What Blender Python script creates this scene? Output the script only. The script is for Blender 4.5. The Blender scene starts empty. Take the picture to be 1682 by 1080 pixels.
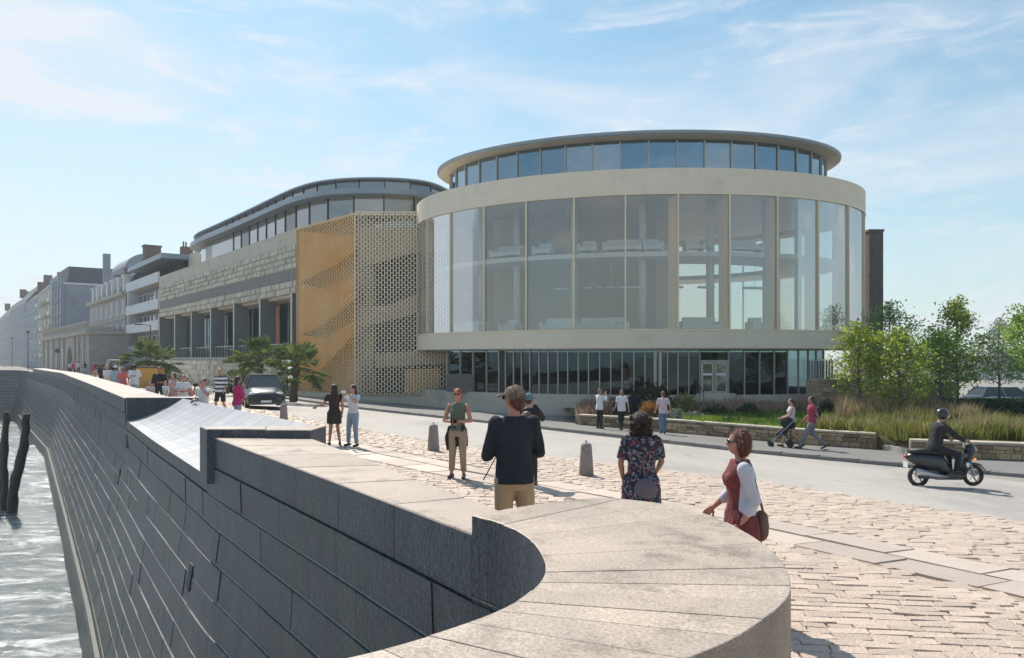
import bpy, math, random
from mathutils import Vector, Matrix, noise
R = math.radians
random.seed(7)
scene = bpy.context.scene
COL = scene.collection

# ------------------------------------------------------------------ camera, sky, sun
EYE = 2.2                       # eye height above the plaza by the sea wall
F, CX, HY = 1250.0, 841.0, 588.0
cam_d = bpy.data.cameras.new('camera')
cam = bpy.data.objects.new('camera', cam_d)
COL.objects.link(cam)
cam.location = (0, 0, EYE)
cam.rotation_euler = (R(90), 0, 0)
cam_d.sensor_width = 36.0
cam_d.lens = 36.0 * F / 1682.0
cam_d.shift_y = (HY - 540.0) / 1682.0
cam_d.clip_start = 0.05
cam_d.clip_end = 20000
scene.camera = cam

SUN_EL, SUN_AZ = R(50), R(27)   # height, and angle to the left of straight ahead (+Y)
sun_dir = Vector((-math.sin(SUN_AZ) * math.cos(SUN_EL), math.cos(SUN_AZ) * math.cos(SUN_EL), math.sin(SUN_EL)))
world = bpy.data.worlds.new('World')
scene.world = world
world.use_nodes = True
nt = world.node_tree
nt.nodes.clear()
def N(tree, typ, **kw):
    n = tree.nodes.new(typ)
    for k, v in kw.items():
        if k in n.inputs.keys():
            n.inputs[k].default_value = v
        else:
            setattr(n, k, v)
    return n
w_out = N(nt, 'ShaderNodeOutputWorld')
w_bg = N(nt, 'ShaderNodeBackground', Strength=0.13)
sky = N(nt, 'ShaderNodeTexSky', sky_type='NISHITA')
sky.sun_disc = False
sky.sun_elevation = SUN_EL
sky.sun_rotation = -SUN_AZ
sky.air_density = 1.15
sky.dust_density = 0.6
sky.ozone_density = 1.6
tc = N(nt, 'ShaderNodeTexCoord')
def cloud_layer(scale, rot, nscale, lo, hi, detail=9, rough=.6, dist=.6, seed=0.0):
    mp = N(nt, 'ShaderNodeMapping')
    mp.inputs['Scale'].default_value = scale
    mp.inputs['Rotation'].default_value = rot
    mp.inputs['Location'].default_value = (seed, seed * .7, 0)
    nz = N(nt, 'ShaderNodeTexNoise')
    nz.inputs['Scale'].default_value = nscale
    nz.inputs['Detail'].default_value = detail
    nz.inputs['Roughness'].default_value = rough
    nz.inputs['Distortion'].default_value = dist
    mr = N(nt, 'ShaderNodeMapRange', interpolation_type='SMOOTHSTEP')
    mr.inputs['From Min'].default_value = lo
    mr.inputs['From Max'].default_value = hi
    nt.links.new(tc.outputs['Generated'], mp.inputs['Vector'])
    nt.links.new(mp.outputs['Vector'], nz.inputs['Vector'])
    nt.links.new(nz.outputs['Fac'], mr.inputs['Value'])
    return mr.outputs['Result']
def wmath(op, a, b):
    m = N(nt, 'ShaderNodeMath', operation=op)
    for i, x in enumerate((a, b)):
        if isinstance(x, (int, float)):
            m.inputs[i].default_value = x
        else:
            nt.links.new(x, m.inputs[i])
    return m.outputs[0]
c1 = cloud_layer((1.0, 1.0, 2.6), (0, R(-24), 0), 1.9, .42, .72, seed=1.7)       # broad cirrus veils
c2 = cloud_layer((1.3, 1.0, 5.0), (0, R(18), 0), 4.2, .50, .72, detail=12, rough=.66, seed=5.2)  # thin wisps
c3 = cloud_layer((1.0, 1.0, 2.2), (0, 0, 0), 9.0, .60, .74, detail=10, rough=.7, seed=9.1)  # small puffs
sep = N(nt, 'ShaderNodeSeparateXYZ')
nt.links.new(tc.outputs['Generated'], sep.inputs[0])
def ramp_z(src, a, b, invert=False):
    mr = N(nt, 'ShaderNodeMapRange', interpolation_type='SMOOTHSTEP')
    mr.inputs['From Min'].default_value = a
    mr.inputs['From Max'].default_value = b
    if invert:
        mr.inputs['To Min'].default_value, mr.inputs['To Max'].default_value = 1, 0
    nt.links.new(src, mr.inputs['Value'])
    return mr.outputs['Result']
# thin high haze that thickens towards the horizon and towards the side of the sun
low = ramp_z(sep.outputs[2], -.02, .42, True)
dotn = N(nt, 'ShaderNodeVectorMath', operation='DOT_PRODUCT')
nt.links.new(tc.outputs['Generated'], dotn.inputs[0])
dotn.inputs[1].default_value = Vector((-.80, .60, .0)).normalized()
side = ramp_z(dotn.outputs['Value'], .25, 1.0)
veil = wmath('ADD', wmath('MULTIPLY', low, .50), wmath('MULTIPLY', side, .30))
fac = wmath('ADD', wmath('MULTIPLY', c1, .62), wmath('MULTIPLY', c2, .50))
fac = wmath('ADD', fac, wmath('MULTIPLY', wmath('MULTIPLY', c3, ramp_z(sep.outputs[2], .05, .30)), .25))
fac = wmath('MINIMUM', wmath('ADD', fac, veil), .93)
mixc = N(nt, 'ShaderNodeMix', data_type='RGBA')
nt.links.new(fac, mixc.inputs['Factor'])
gain = N(nt, 'ShaderNodeMix', data_type='RGBA', blend_type='MULTIPLY')
gain.inputs['Factor'].default_value = 1.0
gain.inputs[7].default_value = (.56, .80, .79, 1)
nt.links.new(sky.outputs['Color'], gain.inputs[6])
nt.links.new(gain.outputs[2], mixc.inputs[6])
mixc.inputs[7].default_value = (5.15, 5.45, 5.85, 1)
nt.links.new(mixc.outputs[2], w_bg.inputs['Color'])
nt.links.new(w_bg.outputs[0], w_out.inputs['Surface'])

sun_l = bpy.data.lights.new('sun', 'SUN')
sun_l.energy = 4.7
sun_l.angle = R(0.6)
sun_l.color = (1.0, .92, .80)
sun = bpy.data.objects.new('sun', sun_l)
COL.objects.link(sun)
sun.rotation_euler = (-sun_dir).to_track_quat('-Z', 'Y').to_euler()
sun.location = (-20, 40, 50)

vs = scene.view_settings
scene.display_settings.display_device = 'sRGB'
vs.view_transform = 'Standard'
vs.look = 'None'
vs.exposure = 0.32
vs.gamma = 1.0
vs.use_curve_mapping = False
scene.cycles.max_bounces = 8
scene.cycles.transparent_max_bounces = 24
scene.cycles.caustics_reflective = False
scene.cycles.caustics_refractive = False
scene.cycles.sample_clamp_indirect = 4.0

# ------------------------------------------------------------------ helpers
def px(x, y, d):
    """point seen at photograph pixel x, y at distance d straight ahead"""
    return Vector(((x - CX) / F * d, d, EYE + (HY - y) / F * d))
class MB:
    def __init__(s):
        s.v, s.f = [], []
    def add(s, vs_, fs):
        n = len(s.v)
        s.v.extend(tuple(p) for p in vs_)
        s.f.extend(tuple(i + n for i in f) for f in fs)
        return s
    def hexa(s, b, t):
        return s.add(list(b) + list(t), [(3, 2, 1, 0), (4, 5, 6, 7), (0, 1, 5, 4), (1, 2, 6, 5), (2, 3, 7, 6), (3, 0, 4, 7)])
    def box(s, c, d, rz=0.0, rx=0.0, ry=0.0):
        x, y, z = d[0] / 2, d[1] / 2, d[2] / 2
        m = Matrix.Rotation(rz, 3, 'Z') @ Matrix.Rotation(ry, 3, 'Y') @ Matrix.Rotation(rx, 3, 'X')
        c = Vector(c)
        p = [c + m @ Vector(q) for q in ((-x, -y, -z), (x, -y, -z), (x, y, -z), (-x, y, -z), (-x, -y, z), (x, -y, z), (x, y, z), (-x, y, z))]
        return s.hexa(p[:4], p[4:])
    def bbox(s, c, d, bev, rz=0.0):
        """box with bevelled upper edges"""
        x, y, z = d[0] / 2, d[1] / 2, d[2] / 2
        m = Matrix.Rotation(rz, 3, 'Z')
        c = Vector(c)
        L = []
        for zz, k in ((-z, 0), (z - bev, 0), (z, bev)):
            L += [c + m @ Vector(q) for q in ((-x + k, -y + k, zz), (x - k, -y + k, zz), (x - k, y - k, zz), (-x + k, y - k, zz))]
        f = [(3, 2, 1, 0), (8, 9, 10, 11)]
        for r in (0, 4):
            for i in range(4):
                j = (i + 1) % 4
                f.append((r + i, r + j, r + 4 + j, r + 4 + i))
        return s.add(L, f)
    def prism(s, poly, z0, z1):
        n = len(poly)
        vs_ = [(p[0], p[1], z0) for p in poly] + [(p[0], p[1], z1) for p in poly]
        return s.add(vs_, [tuple(range(n - 1, -1, -1)), tuple(range(n, 2 * n))] + [(i, (i + 1) % n, n + (i + 1) % n, n + i) for i in range(n)])
    def loft(s, rings, cap=True, closed=False):
        n = len(rings[0])
        vs_ = [p for r in rings for p in r]
        f = []
        k = len(rings)
        for r in range(k if closed else k - 1):
            a, b = r * n, ((r + 1) % k) * n
            for i in range(n):
                j = (i + 1) % n
                f.append((a + i, a + j, b + j, b + i))
        if cap and not closed:
            f.append(tuple(range(n - 1, -1, -1)))
            f.append(tuple(range((k - 1) * n, k * n)))
        return s.add(vs_, f)
    def etube(s, secs, n=12, cap=True):
        """sections (centre, rx, ry) stacked mostly upwards, ellipses in the horizontal plane"""
        return s.loft([[(c[0] + rx * math.cos(2 * math.pi * i / n), c[1] + ry * math.sin(2 * math.pi * i / n), c[2]) for i in range(n)] for c, rx, ry in secs], cap)
    def tube(s, pts, rad, n=8, round_ends=False):
        pts = [Vector(p) for p in pts]
        if isinstance(rad, (int, float)):
            rad = [rad] * len(pts)
        rings = []
        def frame(d, up):
            d = d.normalized()
            a = d.cross(up)
            if a.length < 1e-4:
                a = d.cross(Vector((1, 0, 0)))
            a.normalize()
            return a, d.cross(a)
        def ring(c, r, a, b):
            return [c + (a * math.cos(2 * math.pi * i / n) + b * math.sin(2 * math.pi * i / n)) * r for i in range(n)]
        up = Vector((0.03, 0.06, 1))
        if abs((pts[-1] - pts[0]).normalized().dot(up)) > .9:
            up = Vector((0, 1, 0.02))
        for i, p in enumerate(pts):
            d = pts[min(i + 1, len(pts) - 1)] - pts[max(i - 1, 0)]
            a, b = frame(d, up)
            dn = d.normalized()
            if round_ends and i == 0:
                for q in (1.0, .8, .45):
                    rings.append(ring(p - dn * rad[0] * q, rad[0] * math.sqrt(max(0.02, 1 - q * q)), a, b))
            rings.append(ring(p, rad[i], a, b))
            if round_ends and i == len(pts) - 1:
                for q in (.45, .8, 1.0):
                    rings.append(ring(p + dn * rad[-1] * q, rad[-1] * math.sqrt(max(0.02, 1 - q * q)), a, b))
        return s.loft(rings)
    def ell(s, c, r, n=12, m=8, rot=None):
        c = Vector(c)
        rings = []
        for j in range(1, m):
            th = math.pi * j / m
            ring = []
            for i in range(n):
                p = Vector((r[0] * math.sin(th) * math.cos(2 * math.pi * i / n), r[1] * math.sin(th) * math.sin(2 * math.pi * i / n), -r[2] * math.cos(th)))
                ring.append(c + (rot @ p if rot else p))
            rings.append(ring)
        b = Vector((0, 0, -r[2])); t = Vector((0, 0, r[2]))
        if rot:
            b = rot @ b; t = rot @ t
        n0 = len(s.v)
        s.loft(rings, cap=False)
        nb = len(s.v)
        s.v.append(tuple(c + b)); s.v.append(tuple(c + t))
        for i in range(n):
            s.f.append((nb, n0 + (i + 1) % n, n0 + i))
            k = n0 + (m - 2) * n
            s.f.append((nb + 1, k + i, k + (i + 1) % n))
        return s
    def grid(s, rows):
        n = len(rows[0])
        vs_ = [p for r in rows for p in r]
        return s.add(vs_, [(j * n + i, j * n + i + 1, (j + 1) * n + i + 1, (j + 1) * n + i) for j in range(len(rows) - 1) for i in range(n - 1)])
    def mesh(s, name, m=None, smooth=False):
        me = bpy.data.meshes.new(name)
        me.from_pydata(s.v, [], s.f)
        if m:
            me.materials.append(m)
        if smooth:
            me.polygons.foreach_set('use_smooth', [True] * len(me.polygons))
        me.update()
        return me
def fix_normals(me):
    import bmesh
    bm = bmesh.new(); bm.from_mesh(me)
    bmesh.ops.recalc_face_normals(bm, faces=bm.faces)
    bm.to_mesh(me); bm.free()
def obj(name, mb, m=None, parent=None, smooth=False, world=False, label=None, kind=None, fix=False):
    me = mb.mesh(name, m, smooth) if isinstance(mb, MB) else mb
    if fix:
        fix_normals(me)
    o = bpy.data.objects.new(name, me)
    COL.objects.link(o)
    if parent is not None:
        o.parent = parent
        if world:
            top = parent
            loc = Vector(top.location)
            while top.parent is not None:
                top = top.parent
                loc = Vector(top.location)
            if parent.parent is None:
                o.matrix_parent_inverse = Matrix.Translation(-loc)
            else:
                o.matrix_parent_inverse = Matrix.Identity(4)   # the parent part already sits in world coordinates
    if label:
        o['label'] = label
    if kind:
        o['kind'] = kind
    return o
def thing(name, label, cat, loc=(0, 0, 0), rz=0.0, group=None):
    o = bpy.data.objects.new(name, None)
    o.empty_display_size = .3
    COL.objects.link(o)
    o.location = loc
    o.rotation_euler = (0, 0, rz)
    o['label'] = label
    o['category'] = cat
    if group:
        o['group'] = group
    return o
def tag(o, label, cat, group=None):
    o['label'] = label
    o['category'] = cat
    if group:
        o['group'] = group
    return o
def structure(name, mb, m, smooth=False):
    return obj(name, mb, m, smooth=smooth, kind='structure')
def dup(root, loc, rz=0.0, label=None, sc=1.0):
    r = root.copy(); COL.objects.link(r)
    r.location = loc; r.rotation_euler = (0, 0, rz); r.scale = (sc, sc, sc)
    if label:
        r['label'] = label
    for ch in list(root.children):
        c = ch.copy(); COL.objects.link(c); c.parent = r
        for g in list(ch.children):
            d = g.copy(); COL.objects.link(d); d.parent = c
    return r

# ------------------------------------------------------------------ materials
def mat(name, col, col2=None, rough=.8, metal=0.0, scale=2.0, var=.15, bump=0.0, bscale=40.0, speck=0.0, spec=.5, island=0.0,
        stain=None, stain_scale=.5, stain_lo=.55, stain_hi=.7, emis=None, bdist=.02, stretch=(1, 1, 1), translucent=0.0, coat=0.0, sscale=90):
    m = bpy.data.materials.new(name)
    m.use_nodes = True
    t = m.node_tree
    b = t.nodes['Principled BSDF']
    L = t.links.new
    col2 = col2 or tuple(min(1, c * (1 - var)) for c in col)
    geo = N(t, 'ShaderNodeNewGeometry')
    mp = N(t, 'ShaderNodeMapping')
    mp.inputs['Scale'].default_value = stretch
    L(geo.outputs['Position'], mp.inputs['Vector'])
    nz = N(t, 'ShaderNodeTexNoise')
    nz.inputs['Scale'].default_value = scale
    nz.inputs['Detail'].default_value = 6
    nz.inputs['Roughness'].default_value = .65
    L(mp.outputs['Vector'], nz.inputs['Vector'])
    mr = N(t, 'ShaderNodeMapRange')
    mr.inputs['From Min'].default_value = .3
    mr.inputs['From Max'].default_value = .7
    L(nz.outputs['Fac'], mr.inputs['Value'])
    mx = N(t, 'ShaderNodeMix', data_type='RGBA')
    mx.inputs[6].default_value = (*col, 1)
    mx.inputs[7].default_value = (*col2, 1)
    L(mr.outputs['Result'], mx.inputs['Factor'])
    cur = mx.outputs[2]
    if island:
        oi = N(t, 'ShaderNodeObjectInfo')
        ad = N(t, 'ShaderNodeMath', operation='ADD')
        L(oi.outputs['Random'], ad.inputs[0]); L(geo.outputs['Random Per Island'], ad.inputs[1])
        fr = N(t, 'ShaderNodeMath', operation='FRACT'); L(ad.outputs[0], fr.inputs[0])
        m2 = N(t, 'ShaderNodeMapRange')
        m2.inputs['To Min'].default_value = 1 - island
        m2.inputs['To Max'].default_value = 1 + island
        L(fr.outputs[0], m2.inputs['Value'])
        hs = N(t, 'ShaderNodeHueSaturation')
        L(m2.outputs['Result'], hs.inputs['Value'])
        m3 = N(t, 'ShaderNodeMapRange')
        m3.inputs['To Min'].default_value = .5 + island * .02
        m3.inputs['To Max'].default_value = .5 - island * .02
        fr2 = N(t, 'ShaderNodeMath', operation='MULTIPLY'); L(fr.outputs[0], fr2.inputs[0]); fr2.inputs[1].default_value = 7.3
        fr3 = N(t, 'ShaderNodeMath', operation='FRACT'); L(fr2.outputs[0], fr3.inputs[0])
        L(fr3.outputs[0], m3.inputs['Value']); L(m3.outputs['Result'], hs.inputs['Hue'])
        L(cur, hs.inputs['Color'])
        cur = hs.outputs['Color']
    if stain:
        ns = N(t, 'ShaderNodeTexNoise')
        ns.inputs['Scale'].default_value = stain_scale
        ns.inputs['Detail'].default_value = 8
        ns.inputs['Roughness'].default_value = .7
        L(mp.outputs['Vector'], ns.inputs['Vector'])
        ms = N(t, 'ShaderNodeMapRange', interpolation_type='SMOOTHSTEP')
        ms.inputs['From Min'].default_value = stain_lo
        ms.inputs['From Max'].default_value = stain_hi
        L(ns.outputs['Fac'], ms.inputs['Value'])
        mx2 = N(t, 'ShaderNodeMix', data_type='RGBA')
        L(ms.outputs['Result'], mx2.inputs['Factor'])
        L(cur, mx2.inputs[6])
        mx2.inputs[7].default_value = (*stain, 1)
        cur = mx2.outputs[2]
    if speck:
        vn = N(t, 'ShaderNodeTexNoise')
        vn.inputs['Scale'].default_value = sscale
        vn.inputs['Detail'].default_value = 3
        vn.inputs['Roughness'].default_value = .8
        L(geo.outputs['Position'], vn.inputs['Vector'])
        mv = N(t, 'ShaderNodeMapRange')
        mv.inputs['From Min'].default_value = .35
        mv.inputs['From Max'].default_value = .65
        mv.inputs['To Min'].default_value = 1 - speck
        mv.inputs['To Max'].default_value = 1 + speck
        L(vn.outputs['Fac'], mv.inputs['Value'])
        h2 = N(t, 'ShaderNodeHueSaturation')
        L(cur, h2.inputs['Color']); L(mv.outputs['Result'], h2.inputs['Value'])
        cur = h2.outputs['Color']
    L(cur, b.inputs['Base Color'])
    b.inputs['Roughness'].default_value = rough
    b.inputs['Metallic'].default_value = metal
    b.inputs['Specular IOR Level'].default_value = spec
    if coat:
        b.inputs['Coat Weight'].default_value = coat
        b.inputs['Coat Roughness'].default_value = .05
    if bump:
        nb = N(t, 'ShaderNodeTexNoise')
        nb.inputs['Scale'].default_value = bscale
        nb.inputs['Detail'].default_value = 5
        L(mp.outputs['Vector'], nb.inputs['Vector'])
        bp = N(t, 'ShaderNodeBump')
        bp.inputs['Strength'].default_value = bump
        bp.inputs['Distance'].default_value = bdist
        L(nb.outputs['Fac'], bp.inputs['Height'])
        L(bp.outputs['Normal'], b.inputs['Normal'])
    if emis:
        b.inputs['Emission Color'].default_value = (*emis[:3], 1)
        b.inputs['Emission Strength'].default_value = emis[3]
    if translucent:
        tr = N(t, 'ShaderNodeBsdfTranslucent')
        L(cur, tr.inputs['Color'])
        ms_ = N(t, 'ShaderNodeMixShader')
        ms_.inputs[0].default_value = translucent
        L(b.outputs[0], ms_.inputs[1]); L(tr.outputs[0], ms_.inputs[2])
        L(ms_.outputs[0], t.nodes['Material Output'].inputs['Surface'])
    return m
def glass(name, tint=(.8, .88, .9), refl=1.0, rough=.02, base=.06, haze=0.0, gcol=(.92, .96, 1)):
    m = bpy.data.materials.new(name)
    m.use_nodes = True
    t = m.node_tree
    t.nodes.clear()
    L = t.links.new
    out = N(t, 'ShaderNodeOutputMaterial')
    tr = N(t, 'ShaderNodeBsdfTransparent'); tr.inputs['Color'].default_value = (*tint, 1)
    gl = N(t, 'ShaderNodeBsdfGlossy'); gl.inputs['Roughness'].default_value = rough
    gl.inputs['Color'].default_value = (*gcol, 1)
    lw = N(t, 'ShaderNodeFresnel'); lw.inputs['IOR'].default_value = 1.5
    ml = N(t, 'ShaderNodeMath', operation='MULTIPLY_ADD')
    ml.inputs[1].default_value = refl * 1.6
    ml.inputs[2].default_value = base
    ml.use_clamp = True
    L(lw.outputs[0], ml.inputs[0])
    # panes are never perfectly flat
    geo = N(t, 'ShaderNodeNewGeometry')
    nb = N(t, 'ShaderNodeTexNoise'); nb.inputs['Scale'].default_value = .9; nb.inputs['Detail'].default_value = 1
    L(geo.outputs['Position'], nb.inputs['Vector'])
    bp = N(t, 'ShaderNodeBump'); bp.inputs['Strength'].default_value = .06; bp.inputs['Distance'].default_value = .1
    L(nb.outputs['Fac'], bp.inputs['Height']); L(bp.outputs['Normal'], gl.inputs['Normal'])
    mx = N(t, 'ShaderNodeMixShader')
    L(ml.outputs[0], mx.inputs[0]); L(tr.outputs[0], mx.inputs[1]); L(gl.outputs[0], mx.inputs[2])
    cur = mx
    if haze:   # pale diffuse layer that puts interior brightness into the pane colour
        df = N(t, 'ShaderNodeBsdfTranslucent'); df.inputs['Color'].default_value = (.88, .85, .79, 1)
        df2 = N(t, 'ShaderNodeBsdfDiffuse'); df2.inputs['Color'].default_value = (.80, .76, .69, 1)
        ma = N(t, 'ShaderNodeMixShader'); ma.inputs[0].default_value = .72
        L(df.outputs[0], ma.inputs[1]); L(df2.outputs[0], ma.inputs[2])
        mh = N(t, 'ShaderNodeMixShader'); mh.inputs[0].default_value = haze
        L(mx.outputs[0], mh.inputs[1]); L(ma.outputs[0], mh.inputs[2])
        cur = mh
    L(cur.outputs[0], out.inputs['Surface'])
    return m
M = {}
M['granite'] = mat('sea_wall_granite', (.062, .073, .093), (.028, .034, .047), rough=.40, scale=2.4, bump=.5, bscale=30, speck=.8, sscale=34, island=.16,
                   stain=(.075, .085, .045), stain_scale=.8, stain_lo=.52, stain_hi=.72, stretch=(1, 1, .45))
M['granite_low'] = mat('sea_wall_granite_wet', (.045, .055, .045), (.028, .032, .028), rough=.4, scale=3.0, bump=.5, bscale=30, speck=.3, island=.2)
M['mortar'] = mat('pale_mortar', (.42, .42, .41), rough=.9, scale=8, var=.4)
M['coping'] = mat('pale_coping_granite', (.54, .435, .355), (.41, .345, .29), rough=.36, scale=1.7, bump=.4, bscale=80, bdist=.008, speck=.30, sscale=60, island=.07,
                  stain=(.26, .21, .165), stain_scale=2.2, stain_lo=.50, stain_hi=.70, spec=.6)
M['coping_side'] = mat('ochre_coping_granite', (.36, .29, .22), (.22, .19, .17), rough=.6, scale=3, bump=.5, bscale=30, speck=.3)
M['sett'] = mat('pink_granite_setts', (.54, .43, .355), (.46, .365, .305), rough=.6, scale=.9, bump=.5, bscale=45, speck=.25, sscale=50, island=.13)
M['sett_bed'] = mat('sett_joint_sand', (.43, .345, .285), rough=.95, scale=9, var=.3)
M['slab'] = mat('worn_paving_slab', (.55, .455, .395), (.48, .40, .35), rough=.55, scale=2.5, bump=.4, bscale=35, speck=.2, island=.14)
M['asphalt'] = mat('worn_asphalt', (.43, .40, .37), (.37, .345, .325), rough=.75, scale=.35, bump=.35, bscale=90, speck=.16, bdist=.008,
                   stain=(.32, .30, .285), stain_scale=.35, stain_lo=.5, stain_hi=.66, stretch=(1, .5, 1))
M['pavement'] = mat('grey_pavement', (.20, .195, .19), (.16, .157, .155), rough=.8, scale=.8, bump=.3, bscale=60, speck=.15)
M['kerb'] = mat('granite_kerb', (.22, .21, .2), rough=.7, scale=4, speck=.25, bump=.3, island=.12)
M['soil'] = mat('garden_soil', (.07, .055, .035), (.09, .1, .035), rough=.95, scale=3, bump=.6, bscale=20)
M['far_ground'] = mat('far_ground', (.30, .28, .25), (.24, .23, .21), rough=.95, scale=.05)
M['band'] = mat('pale_cast_concrete', (.86, .76, .61), (.80, .70, .56), rough=.8, scale=1.3, bump=.25, bscale=14, stain=(.70, .62, .50), stain_scale=.8, stain_lo=.52, stain_hi=.75, speck=.06)
M['concrete'] = mat('grey_beige_concrete', (.62, .555, .45), (.54, .485, .40), rough=.85, scale=.8, bump=.3, bscale=10, stain=(.42, .40, .365), stain_scale=.5, stain_lo=.5, stain_hi=.7)
M['gold'] = mat('gold_anodised_metal', (.90, .66, .36), (.84, .46, .14), rough=.36, metal=.25, scale=.35)
M['gold_pale'] = mat('pale_gold_metal', (.86, .74, .56), (.82, .68, .50), rough=.42, metal=.15, scale=.5)
M['gold_back'] = mat('gold_stair_cladding', (.88, .60, .28), (.80, .42, .11), rough=.45, metal=.1, scale=.3)
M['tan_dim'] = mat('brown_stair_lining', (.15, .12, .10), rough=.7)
M['tan_back'] = mat('tan_stair_cladding', (.72, .58, .42), (.66, .52, .38), rough=.6, scale=.5)
M['fin'] = mat('gold_timber_fin', (.95, .70, .44), (.90, .62, .38), rough=.5, scale=2, stretch=(1, 1, .1))
M['roof_metal'] = mat('blue_grey_roof_metal', (.30, .36, .41), (.26, .31, .36), rough=.45, metal=.2, scale=.6)
M['soffit'] = mat('cream_soffit', (.62, .56, .46), rough=.7, scale=1)
M['mullion'] = mat('grey_mullion', (.50, .49, .46), rough=.45, metal=.3, scale=2)
M['mullion_dark'] = mat('dark_mullion', (.07, .08, .085), rough=.4, metal=.4, scale=2)
M['inner_wall'] = mat('taupe_interior_wall', (.70, .62, .52), (.64, .56, .47), rough=.8, scale=.5)
M['inner_floor'] = mat('pale_interior_floor', (.62, .60, .56), rough=.5, scale=1)
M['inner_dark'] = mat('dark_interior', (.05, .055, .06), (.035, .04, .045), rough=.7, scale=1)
M['white'] = mat('white_paint', (.80, .80, .78), rough=.5, scale=2, var=.05)
M['glass'] = glass('big_window_glass', (.90, .92, .89), .26, haze=.19, base=.12)
M['glass_b'] = glass('big_window_glass_lifted', (.90, .91, .87), .26, haze=.25, base=.10)  # larger share of the pale brightening layer
M['glass_c'] = glass('big_window_glass_clear', (.86, .92, .92), .30, haze=.15, base=.15)
M['glass_blue'] = glass('blue_window_glass', (.22, .36, .44), 1.1, base=.28, gcol=(.66, .86, 1.0))
M['glass_dark'] = glass('dark_window_glass', (.20, .32, .35), .7, base=.04, gcol=(.50, .72, .82))
M['glass_pale'] = glass('pale_green_glass', (.78, .90, .90), .9, base=.18, haze=.12)
M['orange'] = mat('orange_timber', (.52, .20, .09), rough=.6, scale=2)
M['fin_grey'] = mat('blue_grey_steel_fin', (.20, .245, .26), (.17, .21, .225), rough=.5, metal=.2, scale=1)
M['rib'] = mat('mauve_ribbed_metal', (.42, .39, .39), (.36, .335, .34), rough=.5, metal=.3, scale=1)
M['wall_stone'] = mat('rough_facade_stone', (.62, .57, .48), (.54, .50, .42), rough=.9, scale=2.0, bump=.6, bscale=5, island=.16, bdist=.08)
M['garden_stone'] = mat('brown_garden_stone', (.44, .32, .19), (.26, .19, .13), rough=.9, scale=6, bump=.9, bscale=16, island=.5, speck=.2, bdist=.04)
def road_wear(m):
    t = m.node_tree; b = t.nodes['Principled BSDF']; L = t.links.new
    src = b.inputs['Base Color'].links[0].from_socket
    geo = N(t, 'ShaderNodeNewGeometry')
    ns = N(t, 'ShaderNodeTexNoise'); ns.inputs['Scale'].default_value = 1.2; ns.inputs['Detail'].default_value = 4
    L(geo.outputs['Position'], ns.inputs['Vector'])
    va = N(t, 'ShaderNodeVectorMath', operation='ADD'); L(geo.outputs['Position'], va.inputs[0]); L(ns.outputs['Color'], va.inputs[1])
    vo = N(t, 'ShaderNodeTexVoronoi', feature='DISTANCE_TO_EDGE'); vo.inputs['Scale'].default_value = .32
    L(va.outputs[0], vo.inputs['Vector'])
    mr = N(t, 'ShaderNodeMapRange'); mr.inputs['From Max'].default_value = .008; mr.inputs['To Min'].default_value = .62
    L(vo.outputs['Distance'], mr.inputs['Value'])
    vp = N(t, 'ShaderNodeTexVoronoi'); vp.inputs['Scale'].default_value = .16; vp.distance = 'CHEBYCHEV'
    L(geo.outputs['Position'], vp.inputs['Vector'])
    mp_ = N(t, 'ShaderNodeMapRange'); mp_.inputs['To Min'].default_value = .93; mp_.inputs['To Max'].default_value = 1.05
    L(vp.outputs['Color'], mp_.inputs['Value'])
    ml = N(t, 'ShaderNodeMath', operation='MULTIPLY'); L(mr.outputs['Result'], ml.inputs[0]); L(mp_.outputs['Result'], ml.inputs[1])
    hs = N(t, 'ShaderNodeHueSaturation'); L(src, hs.inputs['Color']); L(ml.outputs[0], hs.inputs['Value'])
    L(hs.outputs['Color'], b.inputs['Base Color'])
road_wear(M['asphalt'])
M['iron'] = mat('cast_iron', (.06, .055, .05), rough=.6, metal=.4, scale=8)
M['garden_cap'] = mat('pale_garden_coping', (.50, .44, .35), rough=.85, scale=4, bump=.4, bscale=20, island=.1)
M['black'] = mat('black_rubber', (.02, .02, .022), rough=.6)
M['steel'] = mat('brushed_steel', (.5, .5, .52), rough=.35, metal=.8)
M['dark_stone'] = mat('dark_stone_tower', (.11, .10, .095), (.16, .145, .13), rough=.9, scale=3, bump=.9, bscale=8, bdist=.05)
M['panel_grey'] = mat('brown_grey_fence_board', (.17, .155, .15), (.14, .13, .125), rough=.8, scale=2, island=.1)
M['window_dark'] = mat('dark_window_pane', (.035, .05, .065), rough=.08, spec=.8)
# ------------------------------------------------------------------ ground frame: t along the quay, s away from it
P0 = Vector((-.27, 5.1)); U = Vector((-.5395, .842)); NV = Vector((.842, .5395))
def ts(t, s):
    return P0 + U * t + NV * s
def to_ts(x, y):
    d = Vector((x, y)) - P0
    return d.dot(U), d.dot(NV)
def Gs(s):
    return -.065 * min(max(s - 4.5, 0), 15.4)
def G(x, y):
    return Gs(to_ts(x, y)[1])
def lerp_tab(tab, x):
    if x <= tab[0][0]:
        return tab[0][1]
    for (a, b), (c, d) in zip(tab, tab[1:]):
        if x <= c:
            return b + (d - b) * (x - a) / (c - a)
    return tab[-1][1]
NEAR = [(-60, 14.5), (-15, 11.8), (1.4, 10.96), (6.3, 10.5), (14.4, 7.3), (24, 6.7), (60, 6.5), (300, 6.5)]
FAR = [(-60, 42), (-40, 35), (-10, 24.4), (5.3, 19.9), (11.6, 17.0), (20.9, 15.4), (34.6, 12.5), (60, 11.2), (300, 10.2)]
near_s = lambda t: lerp_tab(NEAR, t)
far_s = lambda t: lerp_tab(FAR, t)
BREAKS = [4.5, 19.9]
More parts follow.
